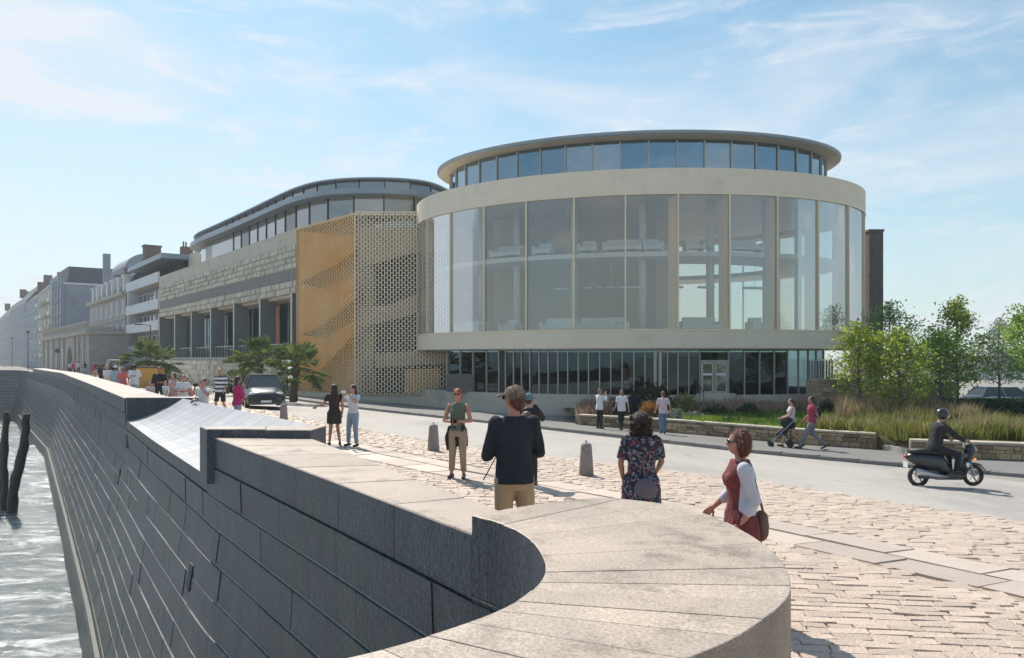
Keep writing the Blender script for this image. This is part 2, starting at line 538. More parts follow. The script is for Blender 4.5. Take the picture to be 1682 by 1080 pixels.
def sheet(t0, t1, sa, sb, dz, step_t=1.5, step_s=1.5):
    """a sheet that follows the ground between two curves s = sa(t), sb(t)"""
    mb = MB()
    nt_ = max(1, int((t1 - t0) / step_t))
    rows = []
    ns = 14
    for i in range(nt_ + 1):
        t = t0 + (t1 - t0) * i / nt_
        a, b = sa(t), sb(t)
        k = []
        if a < 19.9 < b:            # keep a vertex on the bend of the ground
            n1 = max(1, min(ns - 1, round(ns * (19.9 - a) / (b - a))))
            k = [a + (19.9 - a) * j / n1 for j in range(n1)] + [19.9 + (b - 19.9) * j / (ns - n1) for j in range(ns - n1 + 1)]
        else:
            k = [a + (b - a) * j / ns for j in range(ns + 1)]
        rows.append([(*ts(t, s), Gs(s) + dz) for s in k])
    mb.grid([r[::-1] for r in rows])
    return mb

# sea wall plan: lip of the wall from the near cove to far away
LIP = [(-9, .2), (-5, 1.25), (-2.5, 1.95), (-1.3, 2.32), (-.59, 2.72), (-.33, 2.93), (-.03, 3.25), (.11, 3.55), (.17, 3.8), (.17, 4.09), (.106, 4.55),
       (-.04, 4.9), (-.275, 5.2), (-1.8, 7.5), (-4.5, 11.5), (-8, 17), (-11.4, 22.5), (-20, 36), (-36.7, 62), (-50, 80.5), (-63, 99), (-68, 105), (-76, 108), (-90, 106), (-140, 96)]
LIPV = [Vector(p) for p in LIP]
ARC = [0.0]
for a_, b_ in zip(LIPV, LIPV[1:]):
    ARC.append(ARC[-1] + (b_ - a_).length)
A_RAISED, A_BLOCK, A_BLOCK2, A_FAR = ARC[12], ARC[14], ARC[14] + .52, ARC[16]
SEA_Z = -5.8
def lip(a):
    a = max(0, min(ARC[-1] - 1e-4, a))
    for i in range(len(ARC) - 1):
        if a <= ARC[i + 1]:
            f = (a - ARC[i]) / (ARC[i + 1] - ARC[i])
            return LIPV[i].lerp(LIPV[i + 1], f)
def lip_n(a):                       # seaward normal, smoothed
    d = (lip(a + .35) - lip(a - .35)).normalized()
    return Vector((-d.y, d.x))
def off(a, z):
    w = min(1, max(0, (a - ARC[12]) / 7))
    base = 0.0 if z > -.3 else (-.3 - z) * .17 + (.1 if z < -4.6 else 0)
    return base * w
def wall_pt(a, z, extra=0.0):
    p = lip(a) + lip_n(a) * (off(a, z) + extra)
    return (p.x, p.y, z)

# base ground: fan from the lip outwards, everything landward of the sea wall, out to the horizon
mb = MB()
dirs = []
rows = []
for i, p in enumerate(LIPV):
    ang_pts = {0: (-.25, -1), 1: (-.15, -1), 2: (0, -1), 3: (.15, -1), 4: (.3, -1), 5: (.5, -.9), 6: (.75, -.7), 7: (.9, -.5), 8: (1, -.3), 9: (1, -.1),
               10: (1, .12), 11: (1, .3), 12: (.9, .42)}
    d = Vector(ang_pts[i]) if i in ang_pts else Vector(NV)
    if i >= 20:
        d = Vector([(.84, .54), (.7, .75), (.5, .9), (.2, 1), (0, 1)][i - 20])
    d.normalize()
    row = []
    for k in (.3, 1.0, 3.0, 6.0, 10, 15, 22, 30, 45, 70, 120, 250, 600, 1500, 4000):
        q = p + d * k
        row.append((q.x, q.y, G(q.x, q.y) - (.08 if k < 300 else .3)))
    rows.append(row)
mb.grid(rows)
structure('ground', mb, M['far_ground'])
obj('road', sheet(-55, 250, near_s, far_s, -.01, 1.2), M['asphalt'], kind='structure')
obj('pavement', sheet(-55, 250, lambda t: far_s(t) + .14, lambda t: far_s(t) + 3.4 + (3 if t > 30 else 1.2), .11, 1.2), M['pavement'], kind='structure')
# kerb stones, one by one where they show
kerb = obj('kerb', (lambda m_: ([m_.grid([[(*ts(t, far_s(t) + .0), Gs(far_s(t)) - .05), (*ts(t, far_s(t) + .15), Gs(far_s(t)) - .05)] for t in range(-50, 200, 2)])], m_)[1])(MB()), M['kerb'], kind='structure')
def st_box(mb, t0, t1, s0, s1, s0b, s1b, z0, z1):
    b = [ts(t0, s0), ts(t1, s0b), ts(t1, s1b), ts(t0, s1)]
    g = Gs(s0)
    mb.hexa([(p.x, p.y, g + z0) for p in b[::-1]], [(p.x, p.y, g + z1) for p in b[::-1]])
t = -12.0
rest = MB()
k_n = 0
while t < 120:
    L_ = 1.0
    m_ = MB() if t < 34 else rest
    st_box(m_, t + .008, t + L_ - .008, far_s(t), far_s(t) + .15, far_s(t + L_), far_s(t + L_) + .15, -.06, .118)
    if t < 34:
        obj('kerb_stone', m_, M['kerb'], kerb)
    t += L_
obj('kerb_run', rest, M['kerb'], kerb, kind='stuff')

# ------------------------------------------------------------------ setts and slabs of the plaza
BED0 = lambda t: .55
plaza = obj('plaza_paving', sheet(-22, 200, lambda t: -6 if t < 0 else .6, lambda t: near_s(t) + .02, -.014, 1.5), M['sett_bed'], kind='structure')
def slab_lo(t): return lerp_tab([(-30, 5.4), (-4, 5.6), (3, 5.2), (9, 4.0), (16, 3.2), (40, 2.6), (100, 2.5)], t)
def slab_hi(t): return slab_lo(t) + 1.35
RAISED_O = [(-.275, 5.2), (.13, 5.57), (.70, 5.9), (1.12, 5.64), (1.32, 5.35), (1.42, 4.95), (1.46, 4.36), (1.42, 3.97), (1.33, 3.6), (1.21, 3.35), (1.085, 3.18), (.83, 2.88), (.67, 2.75), (.1, 2.3), (-.7, 1.7), (-1.8, 1.15), (-4.5, .25), (-8, -.9)]
def in_poly(x, y, poly):
    c = False
    n = len(poly)
    for i in range(n):
        x1, y1 = poly[i]; x2, y2 = poly[(i + 1) % n]
        if (y1 > y) != (y2 > y) and x < (x2 - x1) * (y - y1) / (y2 - y1) + x1:
            c = not c
    return c
BLOCK_POLY = RAISED_O + [LIP[i] for i in range(0, 13)]
def in_view(x, y, z, m=30):
    if y < .4:
        return False
    u_ = CX + F * x / y; v_ = HY - F * (z - EYE) / y
    return -m < u_ < 1682 + m and -m < v_ < 1080 + m
def block_hides(x, y, z):
    """rough test whether the near parapet stands in the line of sight"""
    f = (EYE - 1.13) / (EYE - z)
    return in_poly(x * f, y * f, BLOCK_POLY)
setts = []
rr = random.Random(3)
ang = R(-7)
ca, sa_ = math.cos(ang), math.sin(ang)
def sett_mesh_at(mb, cx_, cy_, w, d, g, tilt):
    hw, hd = w / 2 - .004, d / 2 - .005
    b, tp = [], []
    for (qx, qy) in ((-hw, -hd), (hw, -hd), (hw, hd), (-hw, hd)):
        jx, jy = rr.uniform(-.012, .012), rr.uniform(-.010, .010)
        x_ = cx_ + (qx + jx) * ca - (qy + jy) * sa_
        y_ = cy_ + (qx + jx) * sa_ + (qy + jy) * ca
        b.append((x_, y_, g - .06))
        x2 = cx_ + (qx * .955 + jx) * ca - (qy * .93 + jy) * sa_
        y2 = cy_ + (qx * .955 + jx) * sa_ + (qy * .93 + jy) * ca
        tp.append((x2, y2, g + tilt + qx * rr.uniform(-.04, .04) + qy * rr.uniform(-.06, .06)))
    mid = [(b[i][0], b[i][1], tp[i][2] - .007) for i in range(4)]
    n = len(mb.v)
    mb.v.extend(b + mid + tp)
    for r_ in (0, 4):
        for i in range(4):
            j = (i + 1) % 4
            mb.f.append((n + r_ + i, n + r_ + j, n + r_ + 4 + j, n + r_ + 4 + i))
    mb.f.append((n + 8, n + 9, n + 10, n + 11))
rowv = -14.0
row_i = 0
while rowv < 60:
    big = rowv > 26
    d = rr.uniform(.115, .16) * (1.9 if big else 1)
    u_ = -60.0 if rowv > 8 else -8.0
    # only the part of the row that can be seen
    u_ += rr.uniform(0, .3)
    umax = 22
    while u_ < umax:
        w = rr.uniform(.18, .34) * (1.7 if big else 1)
        cu, cv = u_ + w / 2, rowv + d / 2
        x_, y_ = cu * ca - cv * sa_, cu * sa_ + cv * ca
        u_ += w
        if y_ < 2.0 or abs(x_) > y_ * .75 + 1.5:
            if x_ < -y_ * .75 - 2:
                u_ += 1.0
            continue
        t, s = to_ts(x_, y_)
        if s > near_s(t) or s < .9 + (.5 if t > 22 else 0) or t > 58:
            continue
        if slab_lo(t) - .08 < s < slab_hi(t) + .08:
            continue
        if in_poly(x_, y_, BLOCK_POLY):
            continue
        setts.append((x_, y_, w, d, Gs(s), rr.uniform(-.004, .004)))
    rowv += d
    row_i += 1
def size_key(q):
    x_, y_, w, d, g, _ = q
    if not in_view(x_, y_, g, 0) or block_hides(x_, y_, g):
        return 0
    return w * d * (EYE - g) / y_ ** 3
setts.sort(key=size_key, reverse=True)
for q in setts[:298]:
    m_ = MB(); sett_mesh_at(m_, *q)
    obj('sett', m_, M['sett'], plaza)
m_ = MB()
for q in setts[298:]:
    sett_mesh_at(m_, *q)
obj('setts_beyond', m_, M['sett'], plaza, kind='stuff')
# slab band
t = -9.0
slabs_n = 0
while t < 40:
    for r_ in range(2):
        L_ = rr.uniform(.8, 1.3)
        t1 = t + 1.05
        a0, b0 = slab_lo(t) + .68 * r_, slab_lo(t) + .68 * (r_ + 1)
        a1, b1 = slab_lo(t1) + .68 * r_, slab_lo(t1) + .68 * (r_ + 1)
        dt = .3 * r_
        qs = [(t + dt + .02, a0 + .02), (t1 + dt - .02, a1 + .02), (t1 + dt - .02, b1 - .02), (t + dt + .02, b0 - .02)]
        h = rr.uniform(-.008, .008)
        bt, tp = [], []
        for (q, w_) in qs[::-1]:
            p = ts(q, w_)
            bt.append((p.x, p.y, Gs(w_) - .08)); tp.append((p.x, p.y, Gs(w_) + h + rr.uniform(-.004, .004)))
        obj('paving_slab', MB().hexa(bt, tp), M['slab'], plaza)
    t += 1.05

# ------------------------------------------------------------------ sea
mb = MB()
def wave(x, y):
    v = Vector((x * .55, y * .8, 0))
    return noise.noise(v) * .10 + noise.noise(v * 2.7) * .055 + noise.noise(v * 6.5) * .02
ys = [8 + 62 * (j / 260) ** 1.35 for j in range(261)]
rows = []
for y_ in ys:
    x0, x1 = -.74 * y_ - 4, -.30 * y_ - 1.5
    rows.append([(x0 + (x1 - x0) * i / 150, y_, SEA_Z + wave(x0 + (x1 - x0) * i / 150, y_)) for i in range(151)])
mb.grid(rows)
def water_mat():
    m = bpy.data.materials.new('sea_water'); m.use_nodes = True
    t = m.node_tree; b = t.nodes['Principled BSDF']; L = t.links.new
    geo = N(t, 'ShaderNodeNewGeometry')
    mp = N(t, 'ShaderNodeMapping'); mp.inputs['Scale'].default_value = (.5, 1.2, 1); mp.inputs['Rotation'].default_value = (0, 0, R(10))
    L(geo.outputs['Position'], mp.inputs['Vector'])
    n1 = N(t, 'ShaderNodeTexNoise'); n1.inputs['Scale'].default_value = 1.6; n1.inputs['Detail'].default_value = 8; n1.inputs['Roughness'].default_value = .62; n1.inputs['Distortion'].default_value = .8
    L(mp.outputs['Vector'], n1.inputs['Vector'])
    bp = N(t, 'ShaderNodeBump'); bp.inputs['Strength'].default_value = .9; bp.inputs['Distance'].default_value = .22
    L(n1.outputs['Fac'], bp.inputs['Height']); L(bp.outputs['Normal'], b.inputs['Normal'])
    n2 = N(t, 'ShaderNodeTexNoise'); n2.inputs['Scale'].default_value = .55; n2.inputs['Detail'].default_value = 10; n2.inputs['Roughness'].default_value = .72; n2.inputs['Distortion'].default_value = 1.2
    L(mp.outputs['Vector'], n2.inputs['Vector'])
    mr = N(t, 'ShaderNodeMapRange', interpolation_type='SMOOTHSTEP'); mr.inputs['From Min'].default_value = .48; mr.inputs['From Max'].default_value = .64
    L(n2.outputs['Fac'], mr.inputs['Value'])
    mx = N(t, 'ShaderNodeMix', data_type='RGBA'); mx.inputs[6].default_value = (.11, .14, .15, 1); mx.inputs[7].default_value = (.80, .83, .84, 1)
    mf = N(t, 'ShaderNodeMath', operation='MULTIPLY'); mf.inputs[1].default_value = .8; L(mr.outputs['Result'], mf.inputs[0])
    L(mf.outputs[0], mx.inputs['Factor']); L(mx.outputs[2], b.inputs['Base Color'])
    b.inputs['Roughness'].default_value = .16
    b.inputs['IOR'].default_value = 1.33
    b.inputs['Specular IOR Level'].default_value = .9
    return m
M['water'] = water_mat()
structure('sea', mb, M['water'], smooth=True)
structure('open_sea', MB().grid([[(-5000, -400, SEA_Z - .35), (60, -400, SEA_Z - .35)], [(-5000, 5000, SEA_Z - .35), (60, 5000, SEA_Z - .35)]]), M['water'])

# ------------------------------------------------------------------ sea wall
sw = thing('sea_wall', 'long battered granite sea wall with parapet beside the water', 'sea wall', (-.27, 5.1, 0))
def zt_core(a):
    return .34 if (A_BLOCK2 < a < A_FAR) else .98
core = MB()
samp = []
a = 0.0
while a < ARC[-1]:
    samp.append(a)
    a += .12 if a < A_RAISED + .2 else (.3 if a < 50 else (.8 if a < 85 else .4))
for lo_, hi_, zt in ((0, A_RAISED, .50), (A_RAISED, A_BLOCK, .50), (A_BLOCK, A_BLOCK2, .50), (A_BLOCK2, A_FAR, .08), (A_FAR, ARC[-1] - .4, .50)):
    aa = [lo_] + [q for q in samp if lo_ + .05 < q < hi_ - .05] + [hi_]
    rings = []
    for a in aa:
        n_ = lip_n(a); p = lip(a)
        q = p - n_ * .5
        zs = [zt, .05, -.3, -2.5, -4.6, -6.8]
        ring = [(*(p + n_ * (off(a, z) - (.03 if z > .2 else .004))), z) for z in zs] + [(q.x, q.y, -6.8), (q.x, q.y, zt)]
        rings.append(ring)
    core.loft(rings)
obj('core', core, M['mortar'], sw, world=True, fix=True)
# face blocks
blocks = []
rb = random.Random(11)
CH = .45
z_hi = .55
ci = 0
z1_ = .55
while z1_ > -6.2:
    z0_ = z1_ - CH
    a = .3 + rb.uniform(0, .8)
    while a < ARC[-1] - 2:
        L_ = rb.uniform(.8, 2.0)
        if a < A_RAISED: L_ = rb.uniform(.5, .8)
        if a > 60: L_ = 3.2
        top = z1_
        if A_BLOCK2 - .2 < a < A_FAR and z1_ > .15:
            a += .4; continue
        blocks.append((a, a + L_, z0_, top))
        a += L_
    z1_ = z0_
def blk(mb, a0, a1, z0, z1, out):
    g = .007
    gz = .013
    k = 4 if a0 < 45 else (8 if a0 > ARC[19] else 3)
    zz0, zz1 = z0 + gz, z1 - gz
    rings = []
    for i in range(k + 1):
        b0 = a0 + g + (a1 - a0 - 2 * g) * i / k
        rings.append([wall_pt(b0, zz0, out - .003), wall_pt(b0, zz1, out + (.013 if zz1 < -.2 else .013)), wall_pt(b0, zz1, -.12), wall_pt(b0, zz0, -.12)])
    mb.loft(rings)
def bkey(q):
    a = (q[0] + q[1]) / 2
    p = wall_pt(a, (q[2] + q[3]) / 2)
    if not in_view(*p, 60):
        return 0
    v = Vector((p[0], p[1])); n_ = lip_n(a)
    c = -(v.normalized().dot(n_))
    if c < .02:
        return 0
    if block_hides(*p) and p[1] < 5.0:
        return 0
    return (q[1] - q[0]) * c / v.length_squared
blocks.sort(key=bkey, reverse=True)
for q in blocks[:296]:
    m_ = MB(); blk(m_, *q, rb.uniform(.001, .016))
    obj('stone_block', m_, M['granite'] if q[3] > -4.4 else M['granite_low'], sw, world=True, fix=True)
m_, m2_ = MB(), MB()
for q in blocks[296:]:
    blk(m_ if q[3] > -4.4 else m2_, *q, rb.uniform(.001, .016))
obj('stone_blocks_beyond', m_, M['granite'], sw, world=True, kind='stuff', fix=True)
obj('tidal_blocks_beyond', m2_, M['granite_low'], sw, world=True, kind='stuff', fix=True)
# toe ledge just above the water
m_ = MB()
rings = []
for a in [A_BLOCK - 3 + 1.5 * i for i in range(90)]:
    if a > ARC[-1] - 3: break
    rings.append([wall_pt(a, -6.6, .22), wall_pt(a, -5.15, .16), wall_pt(a, -5.08, .12), wall_pt(a, -5.08, -.1), wall_pt(a, -6.6, -.1)])
m_.loft(rings)
obj('toe_ledge', m_, M['granite_low'], sw, world=True, fix=True)
# coping stones of the straight low parapet, the blocks, the ramp and the far parapet
def two_tone(o, side='granite'):  # pale tops, dark sides: wear and weathering plus sun and shade in the colour
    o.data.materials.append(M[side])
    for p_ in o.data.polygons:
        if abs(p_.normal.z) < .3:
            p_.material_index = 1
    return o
def quad_stone(p4, z0, z1, name='coping_stone', m='coping', tilt=None):
    c = Vector((sum(p[0] for p in p4) / 4, sum(p[1] for p in p4) / 4))
    q = [tuple(Vector(p) + (c - Vector(p)).normalized() * .008) for p in p4]
    area = sum(q[i][0] * q[(i + 1) % 4][1] - q[(i + 1) % 4][0] * q[i][1] for i in range(4))
    if area < 0: q = q[::-1]
    mb = MB()
    i_ = [tuple(Vector(p) + (c - Vector(p)).normalized() * .014) for p in q]
    mb.add([(x, y, z0) for x, y in q] + [(x, y, z1 - .012) for x, y in q] + [(x, y, z1 + rb.uniform(-.002, .002)) for x, y in i_],
           [(3, 2, 1, 0), (8, 9, 10, 11)] + [(r_ + i, r_ + (i + 1) % 4, r_ + 4 + (i + 1) % 4, r_ + 4 + i) for r_ in (0, 4) for i in range(4)])
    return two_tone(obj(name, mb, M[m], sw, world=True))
def back_pt(a):                # inner edge of the low parapet
    f = (a - A_RAISED) / (A_BLOCK - A_RAISED)
    return Vector((.13, 5.57)).lerp(Vector((-3.05, 11.5)), f)
n_c = 6
for i in range(n_c):
    a0 = A_RAISED + (A_BLOCK - A_RAISED) * i / n_c; a1 = A_RAISED + (A_BLOCK - A_RAISED) * (i + 1) / n_c
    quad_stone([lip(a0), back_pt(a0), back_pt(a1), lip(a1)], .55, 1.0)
m_ = MB()
pp = [lip(A_RAISED + (A_BLOCK - A_RAISED) * j / 6) - lip_n(A_RAISED + .4 + (A_BLOCK - A_RAISED - .6) * j / 6) * .25 for j in range(7)]
pp = [back_pt(A_RAISED), back_pt(A_BLOCK)] + pp[::-1]
m_.prism([tuple(p) for p in pp], -.5, .548)
obj('parapet_body', m_, M['coping_side'], sw, world=True, fix=True)
quad_stone([(-4.62, 11.5), (-3.7, 11.45), (-3.85, 11.95), (-4.92, 11.98)], .30, 1.13, 'end_block')
quad_stone([(-3.7, 11.40), (-3.0, 11.35), (-2.95, 12.1), (-3.85, 11.95)], .30, 1.13, 'end_block')
# sloping apron between the two parapets
def ramp_top(a, f):            # f 0 at the lip, 1 inland
    a_f = (a - A_BLOCK2) / (A_FAR - A_BLOCK2)
    w = 1.9 * (1 - a_f) + 1.35 * a_f
    p = lip(a) - lip_n(a) * w * f
    return (p.x, p.y, .35 + .67 * (f ** 1.55))
n_r = 16
for i in range(n_r):
    a0 = A_BLOCK2 + (A_FAR - A_BLOCK2) * i / n_r + .006; a1 = A_BLOCK2 + (A_FAR - A_BLOCK2) * (i + 1) / n_r - .006
    fs = [0, .15, .3, .45, .6, .75, .9, 1]
    mb = MB()
    rings = []
    for a in (a0, a1):
        rings.append([ramp_top(a, f) for f in fs] + [(*ramp_top(a, 1)[:2], -.2), (*ramp_top(a, 0)[:2], .11)])
    mb.loft(rings)
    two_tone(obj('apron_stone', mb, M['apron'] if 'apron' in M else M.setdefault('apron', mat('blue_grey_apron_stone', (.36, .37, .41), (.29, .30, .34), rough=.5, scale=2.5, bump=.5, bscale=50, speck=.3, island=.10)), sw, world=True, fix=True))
quad_stone([(-11.35, 22.42), (-10.2, 22.45), (-10.4, 22.9), (-11.6, 22.85)], .2, 1.04, 'end_block')
quad_stone([(-10.2, 22.35), (-9.2, 22.35), (-9.35, 23.2), (-10.4, 22.9)], .0, 1.04, 'end_block')
a = A_FAR + .5
while a < 110:
    a1 = a + (1.6 if a < 60 else 4)
    q0, q1 = lip(a) - lip_n(a) * 1.25, lip(a1) - lip_n(a1) * 1.25
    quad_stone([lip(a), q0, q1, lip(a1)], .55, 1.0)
    a = a1
m_ = MB()
rings = []
for a in [A_FAR + .4 + 2.0 * i for i in range(56)]:
    q = lip(a) - lip_n(a) * 1.2; q2 = lip(a) - lip_n(a) * .3
    rings.append([(q2.x, q2.y, -.6), (q.x, q.y, -.6), (q.x, q.y, .56), (q2.x, q2.y, .56)])
m_.loft(rings)
obj('parapet_body', m_, M['coping_side'], sw, world=True, fix=True)
# the raised curved end: wedge stones between inner and outer curves
IN = [Vector(LIP[i]) for i in range(12, -1, -1)]
OUT = [Vector(p) for p in RAISED_O]
def resample(P, n):
    L = [0.0]
    for a_, b_ in zip(P, P[1:]): L.append(L[-1] + (b_ - a_).length)
    out = []
    for k in range(n + 1):
        d = L[-1] * k / n
        for i in range(len(P) - 1):
            if d <= L[i + 1] + 1e-9:
                out.append(P[i].lerp(P[i + 1], (d - L[i]) / (L[i + 1] - L[i]))); break
    return out
def chaikin(P, n=2):
    for _ in range(n):
        Q = [P[0]]
        for a_, b_ in zip(P, P[1:]):
            Q += [a_.lerp(b_, .25), a_.lerp(b_, .75)]
        P = Q + [P[-1]]
    return P
INs = chaikin(IN[:10], 2)          # to (-1.3, 2.32) region
OUTs = chaikin(OUT[:16], 2)
# corresponding stations: (index fraction on IN curve, on OUT curve) from the far tip round to the camera side
PAIR = [(0, 0), (.10, .17), (.19, .27), (.28, .345), (.37, .415), (.455, .485), (.54, .555), (.63, .63), (.74, .72), (.86, .84), (1, 1)]
PAIR = [p for a_, b_ in zip(PAIR, PAIR[1:]) for p in (a_, ((a_[0] + b_[0]) / 2 + rb.uniform(-.006, .006), (a_[1] + b_[1]) / 2 + rb.uniform(-.006, .006)))] + [PAIR[-1]]
def at(P, f):
    L = [0.0]
    for a_, b_ in zip(P, P[1:]): L.append(L[-1] + (b_ - a_).length)
    d = L[-1] * f
    for i in range(len(P) - 1):
        if d <= L[i + 1] + 1e-9:
            return P[i].lerp(P[i + 1], (d - L[i]) / (L[i + 1] - L[i]))
    return P[-1]
def wedge(i0, i1, o0, o1, z0, z1, name, m, k=6, gap=.002):
    ins = [at(INs, i0 + (i1 - i0) * j / k) for j in range(k + 1)]
    ous = [at(OUTs, o0 + (o1 - o0) * j / k) for j in range(k + 1)]
    poly = ins + ous[::-1]
    mb = MB()
    c = sum(poly, Vector((0, 0))) / len(poly)
    bev = .007
    def shrink(p, e): 
        d = c - p
        return p + d.normalized() * e
    lo = [shrink(p, gap) for p in poly]; hi = [shrink(p, gap + bev) for p in poly]
    n = len(poly)
    zz = [rb.uniform(-.005, .005) for _ in range(n)]
    vs_ = [(p.x, p.y, z0) for p in lo] + [(p.x, p.y, z1 - bev + zz[i]) for i, p in enumerate(lo)] + [(shrink(p, bev * .3).x, shrink(p, bev * .3).y, z1 - bev * .3) for p in lo] + [(p.x, p.y, z1) for p in hi]
    fs = []
    for r_ in range(3):
        for i in range(n):
            j = (i + 1) % n
            fs.append((r_ * n + i, r_ * n + j, (r_ + 1) * n + j, (r_ + 1) * n + i))
    # top as a strip of quads so that it stays well shaped
    tb = 3 * n
    for j in range(k):
        fs.append((tb + j, tb + j + 1, tb + n - 2 - j, tb + n - 1 - j))
    mb.add(vs_, fs)
    o = obj(name, mb, M[m], sw, world=True, fix=True)
    if m == 'coping':       # the sea side is dark from weathering and painted-in shade, the land side ochre
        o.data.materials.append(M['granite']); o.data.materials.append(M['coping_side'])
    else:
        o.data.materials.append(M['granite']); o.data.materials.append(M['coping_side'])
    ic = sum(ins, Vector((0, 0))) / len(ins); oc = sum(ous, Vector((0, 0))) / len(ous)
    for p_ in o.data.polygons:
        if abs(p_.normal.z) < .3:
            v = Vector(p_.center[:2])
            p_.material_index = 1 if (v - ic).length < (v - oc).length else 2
    return o
for (i0, o0), (i1, o1) in zip(PAIR, PAIR[1:]):
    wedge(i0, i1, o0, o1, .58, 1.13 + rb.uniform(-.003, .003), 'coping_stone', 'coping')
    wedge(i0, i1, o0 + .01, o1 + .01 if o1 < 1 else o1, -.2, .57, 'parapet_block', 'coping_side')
# weep holes: black boxes whose colour stands for the shade in each recess
def weep(x_, y_, zc, w=.10, h=.42):
    best = min((abs(CX + F * wall_pt(a / 10, zc)[0] / wall_pt(a / 10, zc)[1] - x_), a / 10) for a in range(int(A_RAISED * 10), 600) if wall_pt(a / 10, zc)[1] > 1)
    a = best[1]
    mb = MB()
    # one plain box, slightly proud of the stones
    mb.hexa([wall_pt(a - w, zc - h / 2, .028), wall_pt(a + w, zc - h / 2, .028), wall_pt(a + w, zc - h / 2, -.1), wall_pt(a - w, zc - h / 2, -.1)][::-1],
            [wall_pt(a - w, zc + h / 2, .028), wall_pt(a + w, zc + h / 2, .028), wall_pt(a + w, zc + h / 2, -.1), wall_pt(a - w, zc + h / 2, -.1)][::-1])
    obj('drain_hole', mb, M['black'], sw, world=True, fix=True)
def find_z(x_, y_):
    """height on the wall face that projects to the pixel"""
    best = None
    for ai in range(int(A_RAISED * 5), 400):
        a = ai / 5
        for zi in range(0, 60):
            z = .9 - zi * .11
            p = wall_pt(a, z)
            if p[1] < 1: continue
            e = abs(CX + F * p[0] / p[1] - x_) + abs(HY - F * (z - EYE) / p[1] - y_)
            if best is None or e < best[0]:
                best = (e, z)
    return best[1]
for x_, y_, w_, h_ in ((313, 946, .13, .40), (210, 721, .30, .40), (196, 783, .16, .45)):
    weep(x_, y_, find_z(x_, y_), w_, h_)
# timber breakwater posts standing in the sea
M['wet_wood'] = mat('wet_dark_timber', (.035, .03, .028), (.015, .014, .014), rough=.5, scale=4, bump=1, bscale=14, bdist=.05)
lab = ['leftmost dark timber post in the sea, cut by the picture edge', 'straight dark timber post in the sea, middle of the three', 'crooked dark timber post in the sea, nearest the wall']
for i, (xt, yt, xb, yb, w_) in enumerate(((-6, 690, -4, 835, .2), (10, 676, 6, 838, .17), (42, 679, 22, 842, .21))):
    d = (EYE - SEA_Z) * F / (yb - HY)
    p0 = px(xb, yb, d); p1 = px(xt, yt, d)
    pts = []
    rp = random.Random(40 + i)
    for k in range(15):
        f = -.12 + 1.12 * k / 14
        q = p0.lerp(p1, f)
        q.x += rp.uniform(-.035, .035) + .12 * math.sin(f * 5 + i * 2) * (1 if i != 1 else .3)
        q.y += rp.uniform(-.05, .05)
        pts.append(q)
    m_ = MB().tube(pts, [w_ * (1.2 - .25 * k / 14) * rp.uniform(.85, 1.15) for k in range(15)], 9)
    po = obj('timber_post', m_, M['wet_wood'], smooth=True)
    tag(po, lab[i], 'post', 'timber posts standing in the sea')
# ------------------------------------------------------------------ the glazed oval hall
hall = thing('oval_hall', 'large oval glass hall with pale concrete bands and flat overhanging roof', 'building', (8.25, 52.6, -1))
EA, EB, EC, ETH = 15.0, 10.5, (8.25, 52.62), -.15
def ell_pt(phi, o=0.0):
    """phi = 0 points to the camera, grows to the right"""
    cx_, sx_ = math.sin(phi), -math.cos(phi)
    x, y = EA * cx_, EB * sx_
    n_ = Vector((cx_ / EA, sx_ / EB)).normalized()
    x += n_.x * o; y += n_.y * o
    return (EC[0] + x * math.cos(ETH) - y * math.sin(ETH), EC[1] + x * math.sin(ETH) + y * math.cos(ETH))
NA = 720
arc = [0.0]
for i in range(NA):
    a_, b_ = Vector(ell_pt(2 * math.pi * i / NA)), Vector(ell_pt(2 * math.pi * (i + 1) / NA))
    arc.append(arc[-1] + (b_ - a_).length)
PER = arc[-1]
def phi_at(s):
    s %= PER
    lo, hi = 0, NA
    while hi - lo > 1:
        m_ = (lo + hi) // 2
        if arc[m_] <= s: lo = m_
        else: hi = m_
    return 2 * math.pi * (lo + (s - arc[lo]) / (arc[hi] - arc[lo])) / NA
def ring_band(o_out, o_in, z0, z1, p0=0, p1=2 * math.pi, n=160, mb=None):
    mb = mb or MB()
    full = abs(p1 - p0 - 2 * math.pi) < 1e-6
    rings = []
    for i in range(n if full else n + 1):
        ph = p0 + (p1 - p0) * i / n
        a_, b_ = ell_pt(ph, o_out), ell_pt(ph, o_in)
        rings.append([(*a_, z0), (*a_, z1), (*b_, z1), (*b_, z0)])
    return mb.loft(rings, closed=full)
def ell_disc(o, z0, z1, n=160):
    return MB().prism([ell_pt(2 * math.pi * i / n, o) for i in range(n)], z0, z1)
s_front = None
for k in range(4000):            # arc position of the mullion at picture column 1115
    s_ = k * .01 * PER / 40
    p = ell_pt(phi_at(s_))
    if p[1] < 50 and abs(CX + F * p[0] / p[1] - 1115) < 1.2:
        s_front = s_; break
SP = PER / 28
S = lambda mb, m, n, **k: obj(n, mb, M[m], hall, world=True, **k)
S(ring_band(0, -.55, 2.75, 3.73), 'band', 'lower_band', smooth=False)
S(ring_band(0, -.55, 11.36, 12.72), 'band', 'upper_band')
S(ell_disc(-.56, 3.40, 3.70), 'inner_floor', 'floor_slab')
S(ell_disc(-.56, 12.2, 12.55), 'band', 'terrace_slab')
S(ring_band(.025, -.14, 3.732, 3.82), 'gold_pale', 'window_sill')
S(ring_band(.025, -.14, 11.27, 11.357), 'gold_pale', 'window_head')
S(ell_disc(-1.2, 11.6, 11.8), 'inner_floor', 'ceiling')
